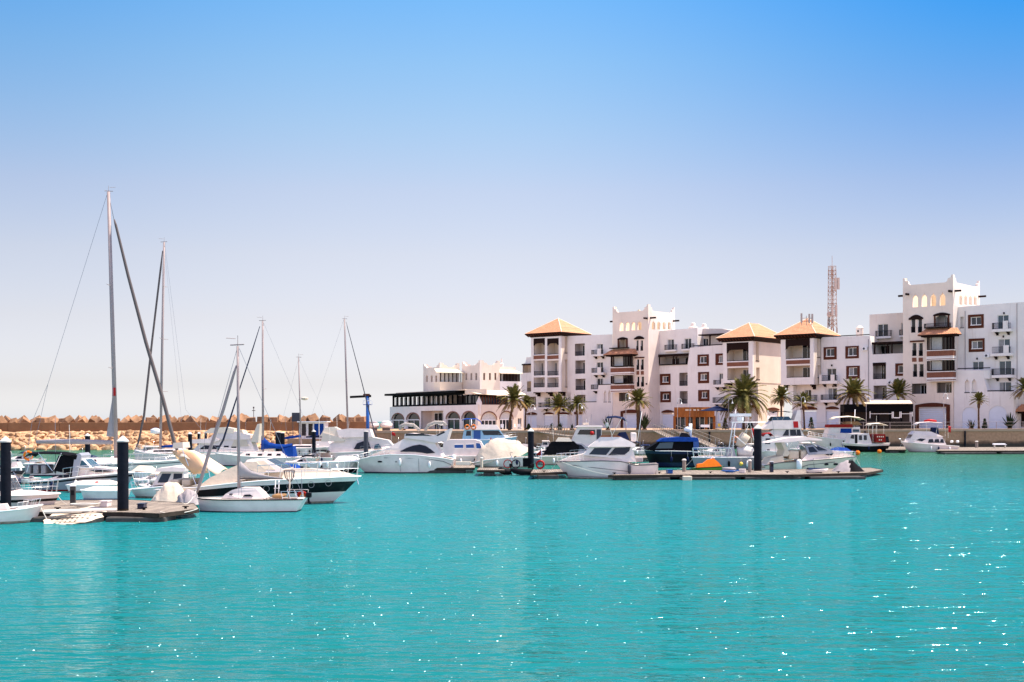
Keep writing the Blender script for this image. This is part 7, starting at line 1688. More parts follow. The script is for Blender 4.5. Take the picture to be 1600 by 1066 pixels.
b.glass(W,[(1335,693),(1335,679),(1339,679),(1339,693)],'black_gloss',parent=o,name='door')
b.sheet([(1355,664.5),(1358,661.5),(1372,660.8),(1383,664)],2.4,'awning_cream',name='canopy',crown=.1,legs=((1357,664,1357,692),(1370,662,1370,692),(1381,664,1381,692),(1364,662,1364,692)))
o,W=b.house('banner',[(1368,691),(1368,679),(1382,678.5),(1382.5,691)],3.3,3.3,mat='red_dark',bevel=0)
for i in range(4):
    for j,yy in enumerate((681.5,686.5)):
        if j and i in (0,3): continue
        px=1370+i*3; m=MB(); a=b.P(px,yy,1.6); c=b.P(px+1.6,yy+2,1.6); m.box(a[0],1.655,c[1],c[0],1.67,a[1],'awning_cream'); m.build('lettering',o)
b.house('engine_box',[(1383,692),(1384,682),(1388,682),(1389,692)],1.6,1.4,mat='black_gloss')
# ------------ cruiser by the right quay
b=Boat('cabin_cruiser','white cabin boat with red life raft on its canopy, by the right quay','boat',1497,1410,707,3.0,yaw=2)
b.hull([(1497,697),(1470,695),(1449,693.5),(1425,691.5),(1410,690.5)],1421,mats=('antifoul','gelcoat','gelcoat','gelcoat'),cockpit=(.02,.22,.4))
o,W=b.house('cabin',[(1417,692),(1428,677),(1450,681),(1472,683),(1478,695),(1450,695)],2.3,1.9); 
for a,c in ((1449,1457),(1458.5,1466),(1467.5,1473)): b.glass(W,[(a,692),(a+2,686.5),(c,686),(c+1.5,692)],parent=o)
b.shield(W,(1422,685.5),(1427,678.5),'glass_window',parent=o); b.glass(W,[(1431,688),(1437,685),(1446,686),(1440,690)],parent=o)
b.house('flybridge',[(1424,679),(1430,673.5),(1455,674.5),(1474,682.5),(1450,682)],2.1,1.6); b.sheet([(1428,663.5),(1434,660),(1450,659),(1469,660.5)],1.9,'gelcoat',name='canopy',crown=.05,legs=((1430,663,1428,677),(1447,659.5,1448,676),(1466,661,1462,680)))
b.cover([(1444,658.3,.14),(1452,657,.2),(1463,658.5,.16)],0,'red','life_raft'); b.house('helm_seat',[(1456,678),(1457,668),(1466,668),(1467,680)],1.0,.8,mat='canvas_navy')
b.rail(.8,1.0,.4,4); b.tube([(1411,691),(1404,685)],.04,'steel','anchor_roller')
b.flag(1481.5,665.5,675,'red',y=0,w=.35)
for px in (1484,1493): x,z=b.P(px,690,0); m=MB(); m.sphere((x,.8,z),.22,'white_trim',8); m.build('fender_ball',b.r,smooth=True)

# ============================================================ smaller boats filling the rows behind
def filler(label,ps,pb,yw,fb,beam=2.3,kind='cuddy',mats=('antifoul','gelcoat','gelcoat','gelcoat'),canv='canvas_navy',seed=0,stripe=None,name='motorboat'):
    """fb = freeboard in photo pixels"""
    rnd=random.Random(seed); b=Boat(name,label,'boat',ps,pb,yw,beam,yaw=rnd.uniform(-4,4)); w=pb-ps; g=lambda t,u:(ps+w*t,yw-fb-u)
    b.hull([g(0,0),g(.5,.3),g(1,fb*.22)],ps+w*.9,mats=mats,stripe=stripe,cockpit=(.03,.42,.25),n=14)
    k=fb*.9
    if kind=='cuddy':
        o,W=b.house('cabin',[g(.42,-1),g(.46,k*.75),g(.60,k*.7),g(.88,.5)],beam*.75,beam*.5); b.glass(W,[g(.47,k*.15),g(.49,k*.6),g(.59,k*.55),g(.66,k*.15)],parent=o); b.shield(W,g(.88,.5),g(.60,k*.7),parent=o) if False else None
        b.sheet([g(.1,k*1.25),g(.2,k*1.5),g(.42,k*1.5),g(.5,k*1.2)],beam*.8,canv,legs=((*g(.15,k*1.35),*g(.3,0)),(*g(.45,k*1.3),*g(.33,0))))
    elif kind=='pilot':
        o,W=b.house('wheelhouse',[g(.35,-1),g(.37,k*1.5),g(.66,k*1.5),g(.78,-1)],beam*.75,beam*.65); b.glass(W,[g(.42,k*.6),g(.42,k*1.25),g(.64,k*1.25),g(.70,k*.6)],parent=o); b.house('roof',[g(.30,k*1.5),g(.33,k*1.65),g(.70,k*1.65),g(.71,k*1.5)],beam*.85,beam*.8)
    elif kind=='cover':
        b.house('canvas_cover',[g(.02,-.5),g(.2,k*.8),g(.5,k),g(.7,k*.5),g(.95,-.2)],beam*.92,beam*.4,mat=canv,bevel=.12)
    elif kind=='rib':
        o,W=b.house('console',[g(.38,-1),g(.41,k*.9),g(.52,k*.9),g(.58,-1)],.9,.7); b.seats(g(.15,0)[0],g(.3,0)[0],yw-fb-k*.4,yw-fb+1,canv,beam*.6)
        b.tube([g(.1,0),g(.14,k*1.6),g(.3,k*1.6)],.03,'steel','arch',y=beam*.3); b.tube([g(.1,0),g(.14,k*1.6),g(.3,k*1.6)],.03,'steel','arch',y=-beam*.3)
    b.outboard(ps+w*-.015,yw-fb+1,.9,'black_gloss' if seed%2 else 'canvas_grey')
    b.tube([g(.4,0),g(.39,k*2.6)],.012,'steel','antenna',y=.3); b.rail(.6,.97,.4,4,lower=False,r=.012)
    for t in (.3,.6): b.fender(*g(t,-fb*.4),.45,.1,('canvas_navy','white_trim')[seed%2])
    return b
filler('grey open boat with navy bimini at the far left, behind the pile',-10,60,742,11,2.4,'rib',seed=1,mats=('antifoul','gelcoat_grey','gelcoat_grey','gelcoat'))
filler('small white boat with navy bimini between the far left pile and the black bimini cruiser',62,4,727,9,2.2,'cuddy',seed=2)
filler('white pilothouse boat behind the covered dinghies near the left pile',262,206,717,8,2.2,'pilot',seed=3)
filler('dark hulled boat with grey cover behind the hardtop cabin boat',300,238,735,9,2.3,'cover',seed=4,canv='canvas_grey',mats=('antifoul','black_gloss','navy_gloss','gelcoat'))
filler('small boat with blue cover under the orange bimini yacht bow line',470,398,741,9,2.4,'cover',seed=5,canv='canvas_blue')
filler('white cuddy boat with black bimini right of the blue boom cover',520,462,724,9,2.3,'cuddy',seed=6,canv='canvas_black')
filler('navy and white boat with pilothouse, left of the flat-topped grey pile',560,505,714,8,2.4,'pilot',seed=7,mats=('antifoul','navy_gloss','gelcoat','navy_gloss'),stripe=(.5,.95))
filler('white boat with brown cover below the restaurant terrace',640,596,708,7,2.4,'cover',seed=8,canv='brown_paint')
filler('small white motorboat behind the twin bimini cruiser, near the restaurant arches',700,650,707,7,2.3,'cuddy',seed=9,canv='canvas_white')
filler('low dark speedboat behind the beige tarped boat',880,826,716,8,2.3,'cuddy',seed=10,canv='canvas_black',mats=('antifoul','black_gloss','gelcoat','black_gloss'),stripe=(.4,.95))
filler('small white boat just behind the stern of the fishing cruiser',1022,978,711,7,2.2,'cuddy',seed=11,canv='canvas_navy')
filler('white open boat with arch behind the grey work boat rail',1136,1090,709,7,2.2,'rib',seed=12)
filler('white pilothouse boat behind the hardtop of the express cruiser',1290,1236,711,8,2.4,'pilot',seed=13)
filler('small grey boat with black cover between the left sailing yachts',196,140,731,8,2.2,'cover',seed=14,canv='canvas_black',mats=('antifoul','gelcoat_grey','gelcoat_grey','gelcoat'))
filler('white boat with navy cover below the breakwater, left of the slim piles',292,250,712,6,2.2,'cover',seed=15)
filler('blue striped boat with white canopy between flybridge yacht and blue boom cover',392,340,716,7,2.3,'cuddy',seed=16,canv='canvas_white',mats=('antifoul','gelcoat','gelcoat','blue_paint'),stripe=(.5,.8))

filler('white motorboat with cream bimini in the gap right of the left pile',270,205,759,9,2.2,'cuddy',seed=17,canv='canvas_cream')
filler('small grey dinghy with raised arch behind the gap at the left pile',252,204,741,7,1.9,'rib',seed=18,mats=('antifoul','gelcoat_grey','gelcoat','gelcoat'))
filler('white pilothouse boat under the trailing jib of the tallest mast',300,258,748,8,2.2,'pilot',seed=19)
filler('black topped speedboat left of the grey bimini cruiser',48,-12,757,9,2.3,'cuddy',seed=20,canv='canvas_black')
filler('blue covered launch between the small sailboat mast and the white flybridge yacht',440,372,722,8,2.3,'cover',seed=21,canv='canvas_navy')
filler('white launch with grey cover in front of the harbour hut',560,500,706,7,2.3,'cover',seed=22,canv='canvas_grey')

CR1.line([(600,715.5),(640,716),(670,717.5),(692,721),(706,727)]); CR1.line([(625,711),(626,737)],.012); CR1.line([(654,712),(655,737)],.012)
SF.line([(890,727),(930,731),(985,737)],.015); SF.line([(885,744),(940,745.5),(1020,744)],.02)
EC.line([(1250,731),(1262,726.5),(1300,722.5),(1338,718)],.02); EC.line([(1270,716),(1272,734)],.012)
MYB.line([(300,766),(360,761),(430,757)],.02,'white_trim'); SB.line([(440,781.5),(360,782)],.008)
filler('white cuddy boat between the covered dinghies and the orange bimini yacht',262,214,768,9,2.1,'cuddy',seed=23,canv='canvas_white')
filler('small blue sailing dinghy with grey cover behind the red waterline cruiser',150,96,724,7,2.2,'cover',seed=24,canv='canvas_navy')
filler('white motorboat with black bimini just left of the rolled fenders boat',500,444,732,9,2.3,'cuddy',seed=25,canv='canvas_black')
filler('grey console boat right of the beige tarped boat, behind the capped pile',872,832,725,8,2.1,'rib',seed=26,mats=('antifoul','gelcoat_grey','gelcoat_grey','gelcoat'))
filler('white pilothouse boat moored against the quay behind the black canopy cruiser',868,838,706,7,2.3,'pilot',seed=27)
filler('white cuddy boat against the quay between the pilothouse boat and the navy boat',1004,960,706,7,2.3,'cuddy',seed=28,canv='canvas_navy')
filler('white boat with grey cover against the quay left of the pilothouse boat',838,796,707,7,2.3,'cover',seed=29,canv='canvas_grey')
filler('small white launch with black bimini in front of the second gangway',1140,1098,714,8,2.2,'cuddy',seed=30,canv='canvas_black')
filler('dark blue launch with pilothouse behind the transom of the grey work boat',1200,1158,713,8,2.2,'pilot',seed=31,mats=('antifoul','navy_gloss','navy_gloss','gelcoat'))
filler('white dinghy with console behind the fishing cruiser bow',905,862,718,7,2.0,'rib',seed=32)
filler('white boat with blue cover right of the long pontoon end, near the orange buoys',1332,1292,712,7,2.2,'cover',seed=33,canv='canvas_blue')
rx=random.Random(77)
for i,b in enumerate(Boat.ALL):
    if not hasattr(b,'hulled') or b.L<4.2 or b in (SB,MYB): continue
    n=0 if b in (SF,CR1,EC) else 2 if b.L<7 else 3
    for k in range(n):
        x=b.xs+(b.xb-b.xs)*(.18+.5*(k+rx.random()*.6)/n); z=b.sheer(x)*.5; y=b.near*(b.hb(x)+.1); r_=.09+.03*rx.random(); l=.5
        m=MB(); m.lathe([(.02,-l/2),(r_*.7,-l/2+.06),(r_,-l/2+.14),(r_,l/2-.14),(r_*.7,l/2-.06),(.02,l/2)],rx.choice(('canvas_navy','white_trim','canvas_black','white_trim')),(x,y,z),8); m.tube([(x,y,z+l/2-.02),(x,y-b.near*r_,b.sheer(x)+.02)],.012,'rope',4); m.build('fender',b.r,smooth=True)
    for k in range(1 if i%3 else 2):
        x=b.xs+(b.xb-b.xs)*rx.uniform(.12,.4); y=rx.uniform(-.6,.6)*b.beam*.4; h=rx.uniform(2.2,4.2)
        m=MB(); m.tube([(x,y,b.sheer(x)-.1),(x-.12*h*rx.random(),y,b.sheer(x)+h)],.014,rx.choice(('wire','steel')),4); m.build('antenna',b.r)
    xb=b.xb-.15; yb_=-b.near*0; m=MB(); zb=b.sheer(xb)
    dx=rx.uniform(.6,1.6)
    P=[Vector((xb,b.near*.1,zb-.05)).lerp(Vector((xb+dx,b.near*rx.uniform(.2,.9),.02)),t/6)+Vector((0,0,-.25*4*t/6*(1-t/6))) for t in range(7)]
    P=[p if p.z>-.1 else Vector((p.x,p.y,-.1)) for p in P]
    m.tube(P,.016,'rope',4); m.build('mooring_line',b.r)

# ============================================================ pontoons
def pont(label,pts_px,z,yw,name='floating_dock',thick=.16,fl=3.0):
    P=[wat(a,c,z) for a,c in pts_px]; c=sum(P,Vector())/len(P); r=empty(name,(c.x,c.y,0),0,label,'pontoon'); Q=[p-c for p in P]; mb=MB(); n=len(Q)
    mb.poly([(q.x,q.y,z) for q in Q],'wood_deck'); mb.build('deck',r)
    m=MB()
    for i in range(n):
        a,b_=Q[i],Q[(i+1)%n]; m.poly([(a.x,a.y,z+.02),(b_.x,b_.y,z+.02),(b_.x,b_.y,z-thick),(a.x,a.y,z-thick)],'edge_wood')
    m.poly([(q.x*.998,q.y*.998,z-thick) for q in Q],'weed'); m.build('edge_beam',r)
    # floats in a row under the near edge
    xs=[q.x for q in Q]; yn=min(q.y for q in Q); yx=max(q.y for q in Q); fr_=[q.x for q in Q if q.y<yn+(yx-yn)*.3]; x0,x1=min(fr_)+.3,max(fr_)-.3; k=max(1,int((x1-x0)/fl)); yf=yn+min(2.2,(yx-yn)*.6)
    for i in range(k):
        m=MB(); a=x0+(x1-x0)*i/k; m.box(a+.2,yn+.25,-.3,a+(x1-x0)/k-.5,yf-.2,z-thick-.002,'float_grey'); m.build('float',r,bevel=.05)
    return r
pont('wooden dock platform around the left black pile, in the lower left',[(40,800.5),(190,801),(249,803),(311,795.5),(303,787),(200,781),(40,783)],.36,812)
pont('short grey pontoon in front of the large cruiser with two biminis',[(633,731.5),(742,731.5),(742,727),(640,727)],.42,739)
pont('small pontoon end with a pale edge left of the black dinghies',[(745,735),(789,735),(786,731),(748,731)],.45,744)
pont('pale wooden pontoon between the black dinghies and the fishing cruiser',[(829,739.5),(889,738),(885,733),(833,734)],.45,748)
pont('long wooden pontoon running past the jet ski and the tall dark pile',[(950,743),(1100,742),(1240,742),(1354,739),(1380,734.5),(1360,731),(1200,734.5),(1040,735),(1000,737)],.35,749,fl=4)
pont('long pontoon along the right quay with a white bollard and a bench',[(1462,704.5),(1660,704.5),(1660,698.5),(1475,699)],.4,709,fl=5)
pont('short pontoon left of the cabin boat with the red life raft',[(1384,703),(1416,703),(1414,698),(1386,698)],.4,707,fl=4)
pont('distant pontoon behind the blue covered sailboat',[(380,707),(640,704),(640,700),(380,702)],.4,712,fl=6)
pont('narrow pontoon behind the grey bimini cruiser',[(15,733),(130,732),(130,729),(15,730)],.4,738)
pont('pontoon between the black canopy cruiser and the navy boat',[(985,716),(1130,714),(1130,711),(990,712)],.4,720,fl=4)
# white pipe boom lying along the dock
a=wat(68,800,.42); b_=wat(182,797,.42); m=MB(); m.tube([(0,0,0),b_-a],.09,'cap_white',8); o=m.build('fender_pipe'); o.location=a; tag(o,'long pale pipe fender along the front edge of the left dock','pipe')
# ============================================================ piles
def pile(px,ytop,yw,wpx,label,cap=True,grp=None,h2=None,mat='pile_dark'):
    W0=wat(px,yw); T=pt(px,ytop,W0.y); s=F/W0.y; r_=wpx/s/2; r=empty('mooring_pile',(W0.x,W0.y,0),0,label,'pile',grp); h=T.z
    ch=r_*1.15 if cap else 0
    m=MB(); m.lathe([(r_,-2),(r_,.45)],'weed',n=18); m.lathe([(r_*.999,.449),(r_,h-ch)],mat,n=18); m.build('shaft',r,smooth='auto')
    if cap: m=MB(); m.lathe([(r_*1.08,h-ch),(r_*1.1,h-ch+.06),(.03,h)],'cap_white',n=18); m.build('cap',r,smooth='auto')
    else: m=MB(); m.lathe([(r_*1.02,h),(r_*1.02,h+.06),(r_*.6,h+.1)],'cap_white',n=14); m.build('cap',r)
pile(9,682,806,16,'dark pile with white cone cap at the far left edge')
pile(192.3,681,811,17,'thick dark pile with white cone cap standing at the left wooden dock')
pile(137,677,729,8,'dark pile behind the grey bimini cruiser')
pile(297,675,727,6.4,'dark pile left of the white flybridge yacht below the breakwater'); pile(311,675,715,5.2,'slim dark pile second from the left below the breakwater'); pile(321.5,674,709,4.2,'thinnest dark pile below the breakwater')
pile(434.5,676,725,8,'grey pile left of the pair behind the blue boom cover',False); pile(441.5,677,722,7,'grey pile right of the pair behind the blue boom cover',False); pile(490.5,671.5,715,6,'pile with white cap in front of the harbour hut')
pile(572,675,724,7.2,'flat-topped grey pile in front of the white flybridge yacht',False,mat='stripe_grey')
pile(829.5,669,732,9.5,'dark pile with white cone cap between the tarped boat and the black canopy')
pile(1184,663.5,743,12,'tall dark green pile with white cone cap beside the grey work boat',mat='pile_dark')
def bollard(px,yt,yb,wpx,mat,label,name='dock_bollard'):
    P=wat(px,yb,.36); s=F/P.y; r_=wpx/s/2; h=(yb-yt)/s; r=empty(name,(P.x,P.y,.36),0,label,'bollard'); m=MB(); m.lathe([(r_,0),(r_*.95,h*.85)],mat,n=12); m.build('post',r,smooth='auto'); m=MB(); m.lathe([(r_*1.15,h*.85),(r_*1.2,h*.92),(r_*.6,h)],'cap_white',n=12); m.build('cap',r)
bollard(1069,717,737,6,'concrete_pier','pale grey bollard on the long pontoon left of the jet ski'); bollard(1171.5,718,738,5.5,'concrete_pier','pale grey bollard on the long pontoon left of the tall dark pile'); bollard(1526,689,700,4.6,'concrete_pier','white bollard on the right quay pontoon'); bollard(752.5,714.5,731,4.5,'leather','tan service post beside the tarped boat')
def pedestal(x0,x1,yt,yb,mat,label,z=.36):
    P=wat((x0+x1)/2,yb,z); s=F/P.y; w=(x1-x0)/s; h=(yb-yt)/s; r=empty('service_pedestal',(P.x,P.y,z),.2,label,'pedestal'); m=MB(); m.box(-w/2,-w/2,0,w/2,w/2,h,mat); m.build('body',r,bevel=.02); m=MB(); m.box(-w*.55,-w*.55,h,w*.55,w*.55,h+.05,'white_trim'); m.build('lid',r); m=MB(); m.box(-w*.3,-w*.52,h*.55,w*.3,-w*.5,h*.8,'black_gloss'); m.build('socket_panel',r)
pedestal(110,118,760,790,'float_grey','grey service pedestal on the left dock'); pedestal(1203,1208,722,738,'navy_gloss','dark blue service pedestal beside the express cruiser')
# ============================================================ dinghies and dock clutter
def floater(name,label,cat,x0,x1,yt,yw,beam,mats,z=0,n=12,ckp=None):
    b=Boat(name,label,cat,x0,x1,yw,beam); b.r.location.z=z; dz=z
    b.hull([(x0,yt),((x0+x1)/2,yt),(x1,yt-.5)],x1-(x1-x0)*.12,mats=mats,cockpit=ckp,n=n); return b
b=floater('covered_dinghy','white dinghy on the left dock with an orange lifejacket on top','boat',105,190,757,770,1.5,('gelcoat','gelcoat','gelcoat','gelcoat')); b.house('tarp',[(108,757),(122,752),(165,751),(186,757)],1.3,.6,mat='canvas_white'); b.cover([(145,756,.08),(152,755,.12),(159,756,.06)],0,'red','life_jacket',y=-.4)
b=floater('covered_dinghy','grey-white dinghy with a pointed bow on the left dock, lower of the two','boat',196,122,766,782,1.5,('gelcoat_grey','gelcoat_grey','gelcoat','gelcoat')); b.house('tarp',[(126,766),(142,761),(178,761),(192,766)],1.3,.6,mat='canvas_white')
def heap(label,pts,base,w,mat,yw,x0,x1,mat2=None):
    b=Boat('covered_tender',label,'tender',x0,x1,yw,w); b.xs,b.xb=0,b.L; tarp(b,pts,base,w,mat,.05,int(x0)); return b
heap('heap of cream and white canvas covering a tender on the left dock',[(230,788),(238,779),(247,768),(256,757),(266,753),(275,754),(283,762),(287,786)],[(230,789),(245,789),(260,789),(275,789),(288,789)],1.7,'canvas_cream',792,229,288)
heap('round grey cover over a tender at the right end of the left dock',[(274,788),(279,775),(288,766),(298,764),(306,770),(309,787)],[(274,789),(286,790),(298,790),(309,789)],1.3,'canvas_grey',793,273,310)
b=heap('tender under a half white and half black tarp at the end of the long pontoon',[(1298,741),(1306,733),(1314,723),(1324,719.5),(1331,720),(1342,731),(1355,740)],[(1298,742),(1315,742),(1335,742),(1355,741)],2.0,'canvas_grey',745,1297,1356)
tarp(b,[(1322,724),(1327,719),(1332,719.3),(1343,730),(1356,740)],[(1314,742.5),(1325,742.6),(1338,742.6),(1349,742),(1356.5,741)],2.12,'canvas_black',.03,5)
# perforated float
P0=wat(118,815); r=empty('raft',(P0.x,P0.y,0),rad(-6),'cream perforated float drifting in front of the left dock','float')
m=MB(); rnd=random.Random(2); s=F/P0.y; hw=43/s; d=1.5
ol=[]
for k in range(28): a=2*math.pi*k/28; ol.append((hw*math.cos(a)*(1+.1*rnd.uniform(-1,1)),d*math.sin(a)*(1+.12*rnd.uniform(-1,1))))
hs=[]
for i in range(-4,5):
    for j in (-2,-1,0,1,2):
        x,y=i*hw/5.2+(j%2)*.1,j*d/3.2
        if (x/hw)**2+(y/d)**2<.62: hs.append([(x+.06*math.cos(t),y+.09*math.sin(t)) for t in [k*math.pi/3 for k in range(6)]])
tess([ol]+hs,lambda p:(p[0],p[1],.24+.05*math.sin(p[0]*3)),'leather',m,flip=True)
for h in hs:
    for k in range(6): a,b_=h[k],h[(k+1)%6]; m.poly([(a[0],a[1],.24+.05*math.sin(a[0]*3)),(b_[0],b_[1],.24+.05*math.sin(b_[0]*3)),(b_[0],b_[1],0.05),(a[0],a[1],0.05)],'float_grey')
for k in range(28): a,b_=ol[k],ol[(k+1)%28]; m.poly([(a[0],a[1],.24+.05*math.sin(a[0]*3)),(b_[0],b_[1],.24+.05*math.sin(b_[0]*3)),(b_[0]*.97,b_[1]*.97,-.2),(a[0]*.97,a[1]*.97,-.2)],'float_grey')
m.poly([(p[0]*.99,p[1]*.99,.04) for p in ol],'weed'); m.build('float_body',r); r.rotation_euler=(rad(11),0,rad(-6))
# black inflatables with outboards
for lab,x0,x1,yw in (('black inflatable dinghy with raised outboard, left of the pair','780','799',743),('black inflatable dinghy with gear heaped on it, right of the pair','800','833',743.5)):
    x0,x1=float(x0),float(x1); b=Boat('inflatable_dinghy',lab,'dinghy',x1,x0,yw,1.6); L_=b.L
    for sg in (1,-1): m=MB(); m.tube([(0,sg*.55,.25),(L_*.6,sg*.55,.27),(L_*.88,sg*.3,.36),(L_,0,.42)],[.2,.23,.21,.14],'rubber',10); m.build('tube',b.r,smooth=True)
    m=MB(); m.box(.1,-.5,.08,L_*.8,.5,.14,'float_grey'); m.build('floor',b.r); b.outboard(x1-1,yw-14,1.0)
b=Boat('bicycle','folded bicycle with red-brown wheel leaning on the pontoon end','bicycle',790,812,736,.3); b.r.location.z=.2
for px,mt in ((793.5,'red'),(806,'black_gloss')): x,z=b.P(px,727); m=MB(); m.torus((x,0,z-.1),.34,.04,mt,'y',18,6); m.build('wheel',b.r,smooth=True)
b.tube([(793.5,727),(799,716),(806,727),(800,728),(799,716)],.025,'steel','frame'); b.tube([(798,716),(797,711),(801,711)],.02,'black_gloss','handlebar'); b.tube([(803,718),(807,717)],.05,'black_gloss','saddle')
b=Boat('life_ring_stand','red-brown life ring hung on a stand with a small pennant on the pontoon','life ring',838,850,738,.3); b.r.location.z=.3; x,z=b.P(844,728); m=MB(); m.torus((x,0,z-.2),.3,.08,'red','y',18,8); m.build('ring',b.r,smooth=True); b.tube([(845,740),(846,707)],.03,'steel','pole'); m=MB(); x,z=b.P(846,708); m.poly([(x,0,z),(x-.05,0,z-.5),(x-.45,0,z-.45)],'red_dark'); m.build('pennant',b.r,solid=.01)
b=Boat('crate','black plastic crate bag on the pontoon beside the capped dark pile','crate',816,830,736,.8); b.r.location.z=.3; b.xs,b.xb=0,1; b.house('body',[(817,735),(817,722),(829,721.5),(829.5,735)],.7,.75,mat='canvas_black'); b.tube([(819,722),(821,718),(826,718),(828,722)],.02,'black_gloss','handle')
# jet ski
b=Boat('jet_ski','green jet ski under an orange and yellow cover on the long pontoon','jet ski',1131,1079,742,1.2); b.r.location.z=.22
b.hull([(1131,733),(1110,734),(1090,735),(1079,737)],1083,mats=('black_gloss','black_gloss','green_paint','black_gloss'),n=14,deck='green_paint',rub='black_gloss')
o,W=b.house('cover',[(1088,736),(1090,730),(1099,729),(1107,722.5),(1116,721.5),(1122,726),(1128,733)],.8,.35,mat='orange',bevel=.08); b.tube([(1110,723),(1113,719),(1117,720)],.06,'white_trim','handlebar')
m=MB(); P0=wat(1073.5,750.5); m.box(-.32,-.25,-.15,.32,.25,.3,'canvas_cream'); o=m.build('float_block',bevel=.06); o.location=P0; tag(o,'cream foam float block at the water edge below the jet ski','float')
m=MB(); P0=wat(1108,746); m.box(-1.3,-.5,-.1,1.2,.5,.14,'gelcoat'); o=m.build('float_platform',bevel=.05); o.location=P0; tag(o,'low white floating platform under the jet ski','float')
def buoy(px,yt,yw,label,col='orange'):
    P=wat(px,yw); s=F/P.y; r_=(yw-yt)/s/2; r=empty('buoy',(P.x,P.y,0),0,label,'buoy'); m=MB(); m.sphere((0,0,r_*.8),r_,col,12); m.build('float',r,smooth=True); m=MB(); m.torus((0,0,r_*2),r_*.2,r_*.07,'black_gloss','y',10,5); m.build('ring',r)
buoy(1340,703,711,'orange and white buoy off the bow of the express cruiser'); buoy(1374,701.5,708.5,'orange buoy below the red lettered banner'); buoy(845.5,741,748.5,'white ball buoy under the pontoon between the dinghies and the fishing cruiser','white_trim'); buoy(869,742,748.5,'small white ball buoy beside the bow of the fishing cruiser','white_trim')
# bench on the right pontoon
P=wat(1562,700.3,.4); r=empty('bench',(P.x,P.y,.4),0,'white bench on the right quay pontoon','bench'); m=MB(); m.box(-.85,-.25,.42,.85,.25,.5,'white_trim'); m.build('seat',r); m=MB(); m.box(-.85,.2,.5,.85,.25,.62,'white_trim'); m.build('backrest',r)
for x in (-.7,.7): m=MB(); m.box(x-.04,-.2,0,x+.04,.2,.419,'steel'); m.build('leg',r)
# gangways with lattice sides
def gangway(p0,Y0,p1,Y1,label,w=1.1):
    A=pt(*p0,Y0); B_=pt(*p1,Y1); r=empty('gangway',A,0,label,'gangway'); D=B_-A; n=12; sd_=Vector((-D.y,D.x,0)).normalized()*w/2
    m=MB(); m.poly([-sd_,sd_,D+sd_,D-sd_],'wood_deck'); m.build('walkway',r,solid=.06)
    for sg in (1,-1):
        m=MB(); up=Vector((0,0,.95))
        m.bar(sd_*sg+up,D+sd_*sg+up,.05,.05,'concrete_pier'); m.bar(sd_*sg,D+sd_*sg,.07,.1,'concrete_pier')
        for i in range(n):
            a=D*(i/n)+sd_*sg; c=D*((i+1)/n)+sd_*sg; m.bar(a,a+up,.035,.035,'concrete_pier'); m.bar(a,c+up,.03,.03,'lattice_red' if i%2 else 'concrete_pier')
        m.build('truss_side',r)
gangway((1026,673),180,(1062,690),158,'white lattice gangway sloping down from the quay behind the navy boat'); gangway((1062,675),180,(1120,700),146,'second lattice gangway sloping down to the right of the navy boat')
gangway((846,675),180,(893,682),160,'lattice gangway behind the pile with the white cap, left of the pilothouse boat')
# blue dock crane
P=pt(574.5,660,176); z0=0; r=empty('dock_crane',(P.x,176,0),0,'blue slewing crane with dark jib arm left of the restaurant','crane'); hz=lambda py: pt(574,py,176).z
m=MB(); m.tube([(0,0,-1),(0,0,hz(618))],.24,'blue_paint',12); m.build('column',r,smooth=True)
m=MB(); m.bar((.5,0,hz(619)),(-2.5,0,hz(620.5)),.35,.32,'black_gloss'); m.box(-.6,-.3,hz(618.5),.3,.3,hz(615.5),'brown_paint'); m.build('jib_arm',r)
m=MB(); m.box(-.6,-.6,hz(633),.6,.6,hz(632),'blue_paint')
for x in (-.6,.6):
    for y in (-.6,.6): m.tube([(x,y,hz(633)),(x,y,hz(626))],.03,'white_trim',5)
m.box(-.6,-.62,hz(627),.6,-.58,hz(626),'white_trim'); m.build('platform',r)
# harbour hut and sign board, breakwater lamp
P=pt(488,668,176); r=empty('harbour_hut',(P.x,176,0),0,'small harbour hut with dark openings and blue awning behind the sailboats','hut'); w_=20/(F/176); z1=pt(488,660,176).z
m=MB(); m.box(-w_,0,0,w_,3,z1,'stucco_white'); m.build('wall',r); m=MB(); m.box(-w_-.3,-.4,z1,w_+.3,3.2,z1+.15,'white_trim'); m.build('roof',r)
for a,mt in ((-.82,'room_dark'),(-.3,'glass_dark'),(.15,'canvas_blue'),(.55,'canvas_blue')): m=MB(); m.box(w_*a,-.05,z1-1.9,w_*a+w_*.33,-.002,z1-.2,mt); m.build('window' if mt!='canvas_blue' else 'blue_panel',r)
m=MB(); m.box(-w_-1.5,-1.0,-1,w_+6,4,1.7,'quay_stone'); m.build('foundation',r)
P=pt(462,652,186); r=empty('sign_board',(P.x,186,2),0,'blue-grey sign board standing on the breakwater beside the short mast','sign'); z0=pt(462,659,186).z-2; z1=pt(462,645,186).z-2; m=MB(); m.box(-.58,0,z0,.58,.12,z1,'stripe_grey'); m.build('board',r)
for x in (-.45,.45): m=MB(); m.box(x-.05,.13,-.5,x+.05,.2,z1,'alu_dark'); m.build('post',r)
P=pt(393,660,190); r=empty('beacon_lamp',(P.x,191.6,4.14),0,'small lamp post on the breakwater wall left of the blue boom cover','lamp'); m=MB(); m.tube([(0,0,0),(0,0,2.1)],.05,'alu_dark',6); m.build('pole',r); m=MB(); m.box(-.25,-.1,1.7,.25,.1,1.8,'alu_dark'); m.box(-.1,-.1,2.1,.1,.1,2.35,'alu_dark'); m.build('lamp_head',r)
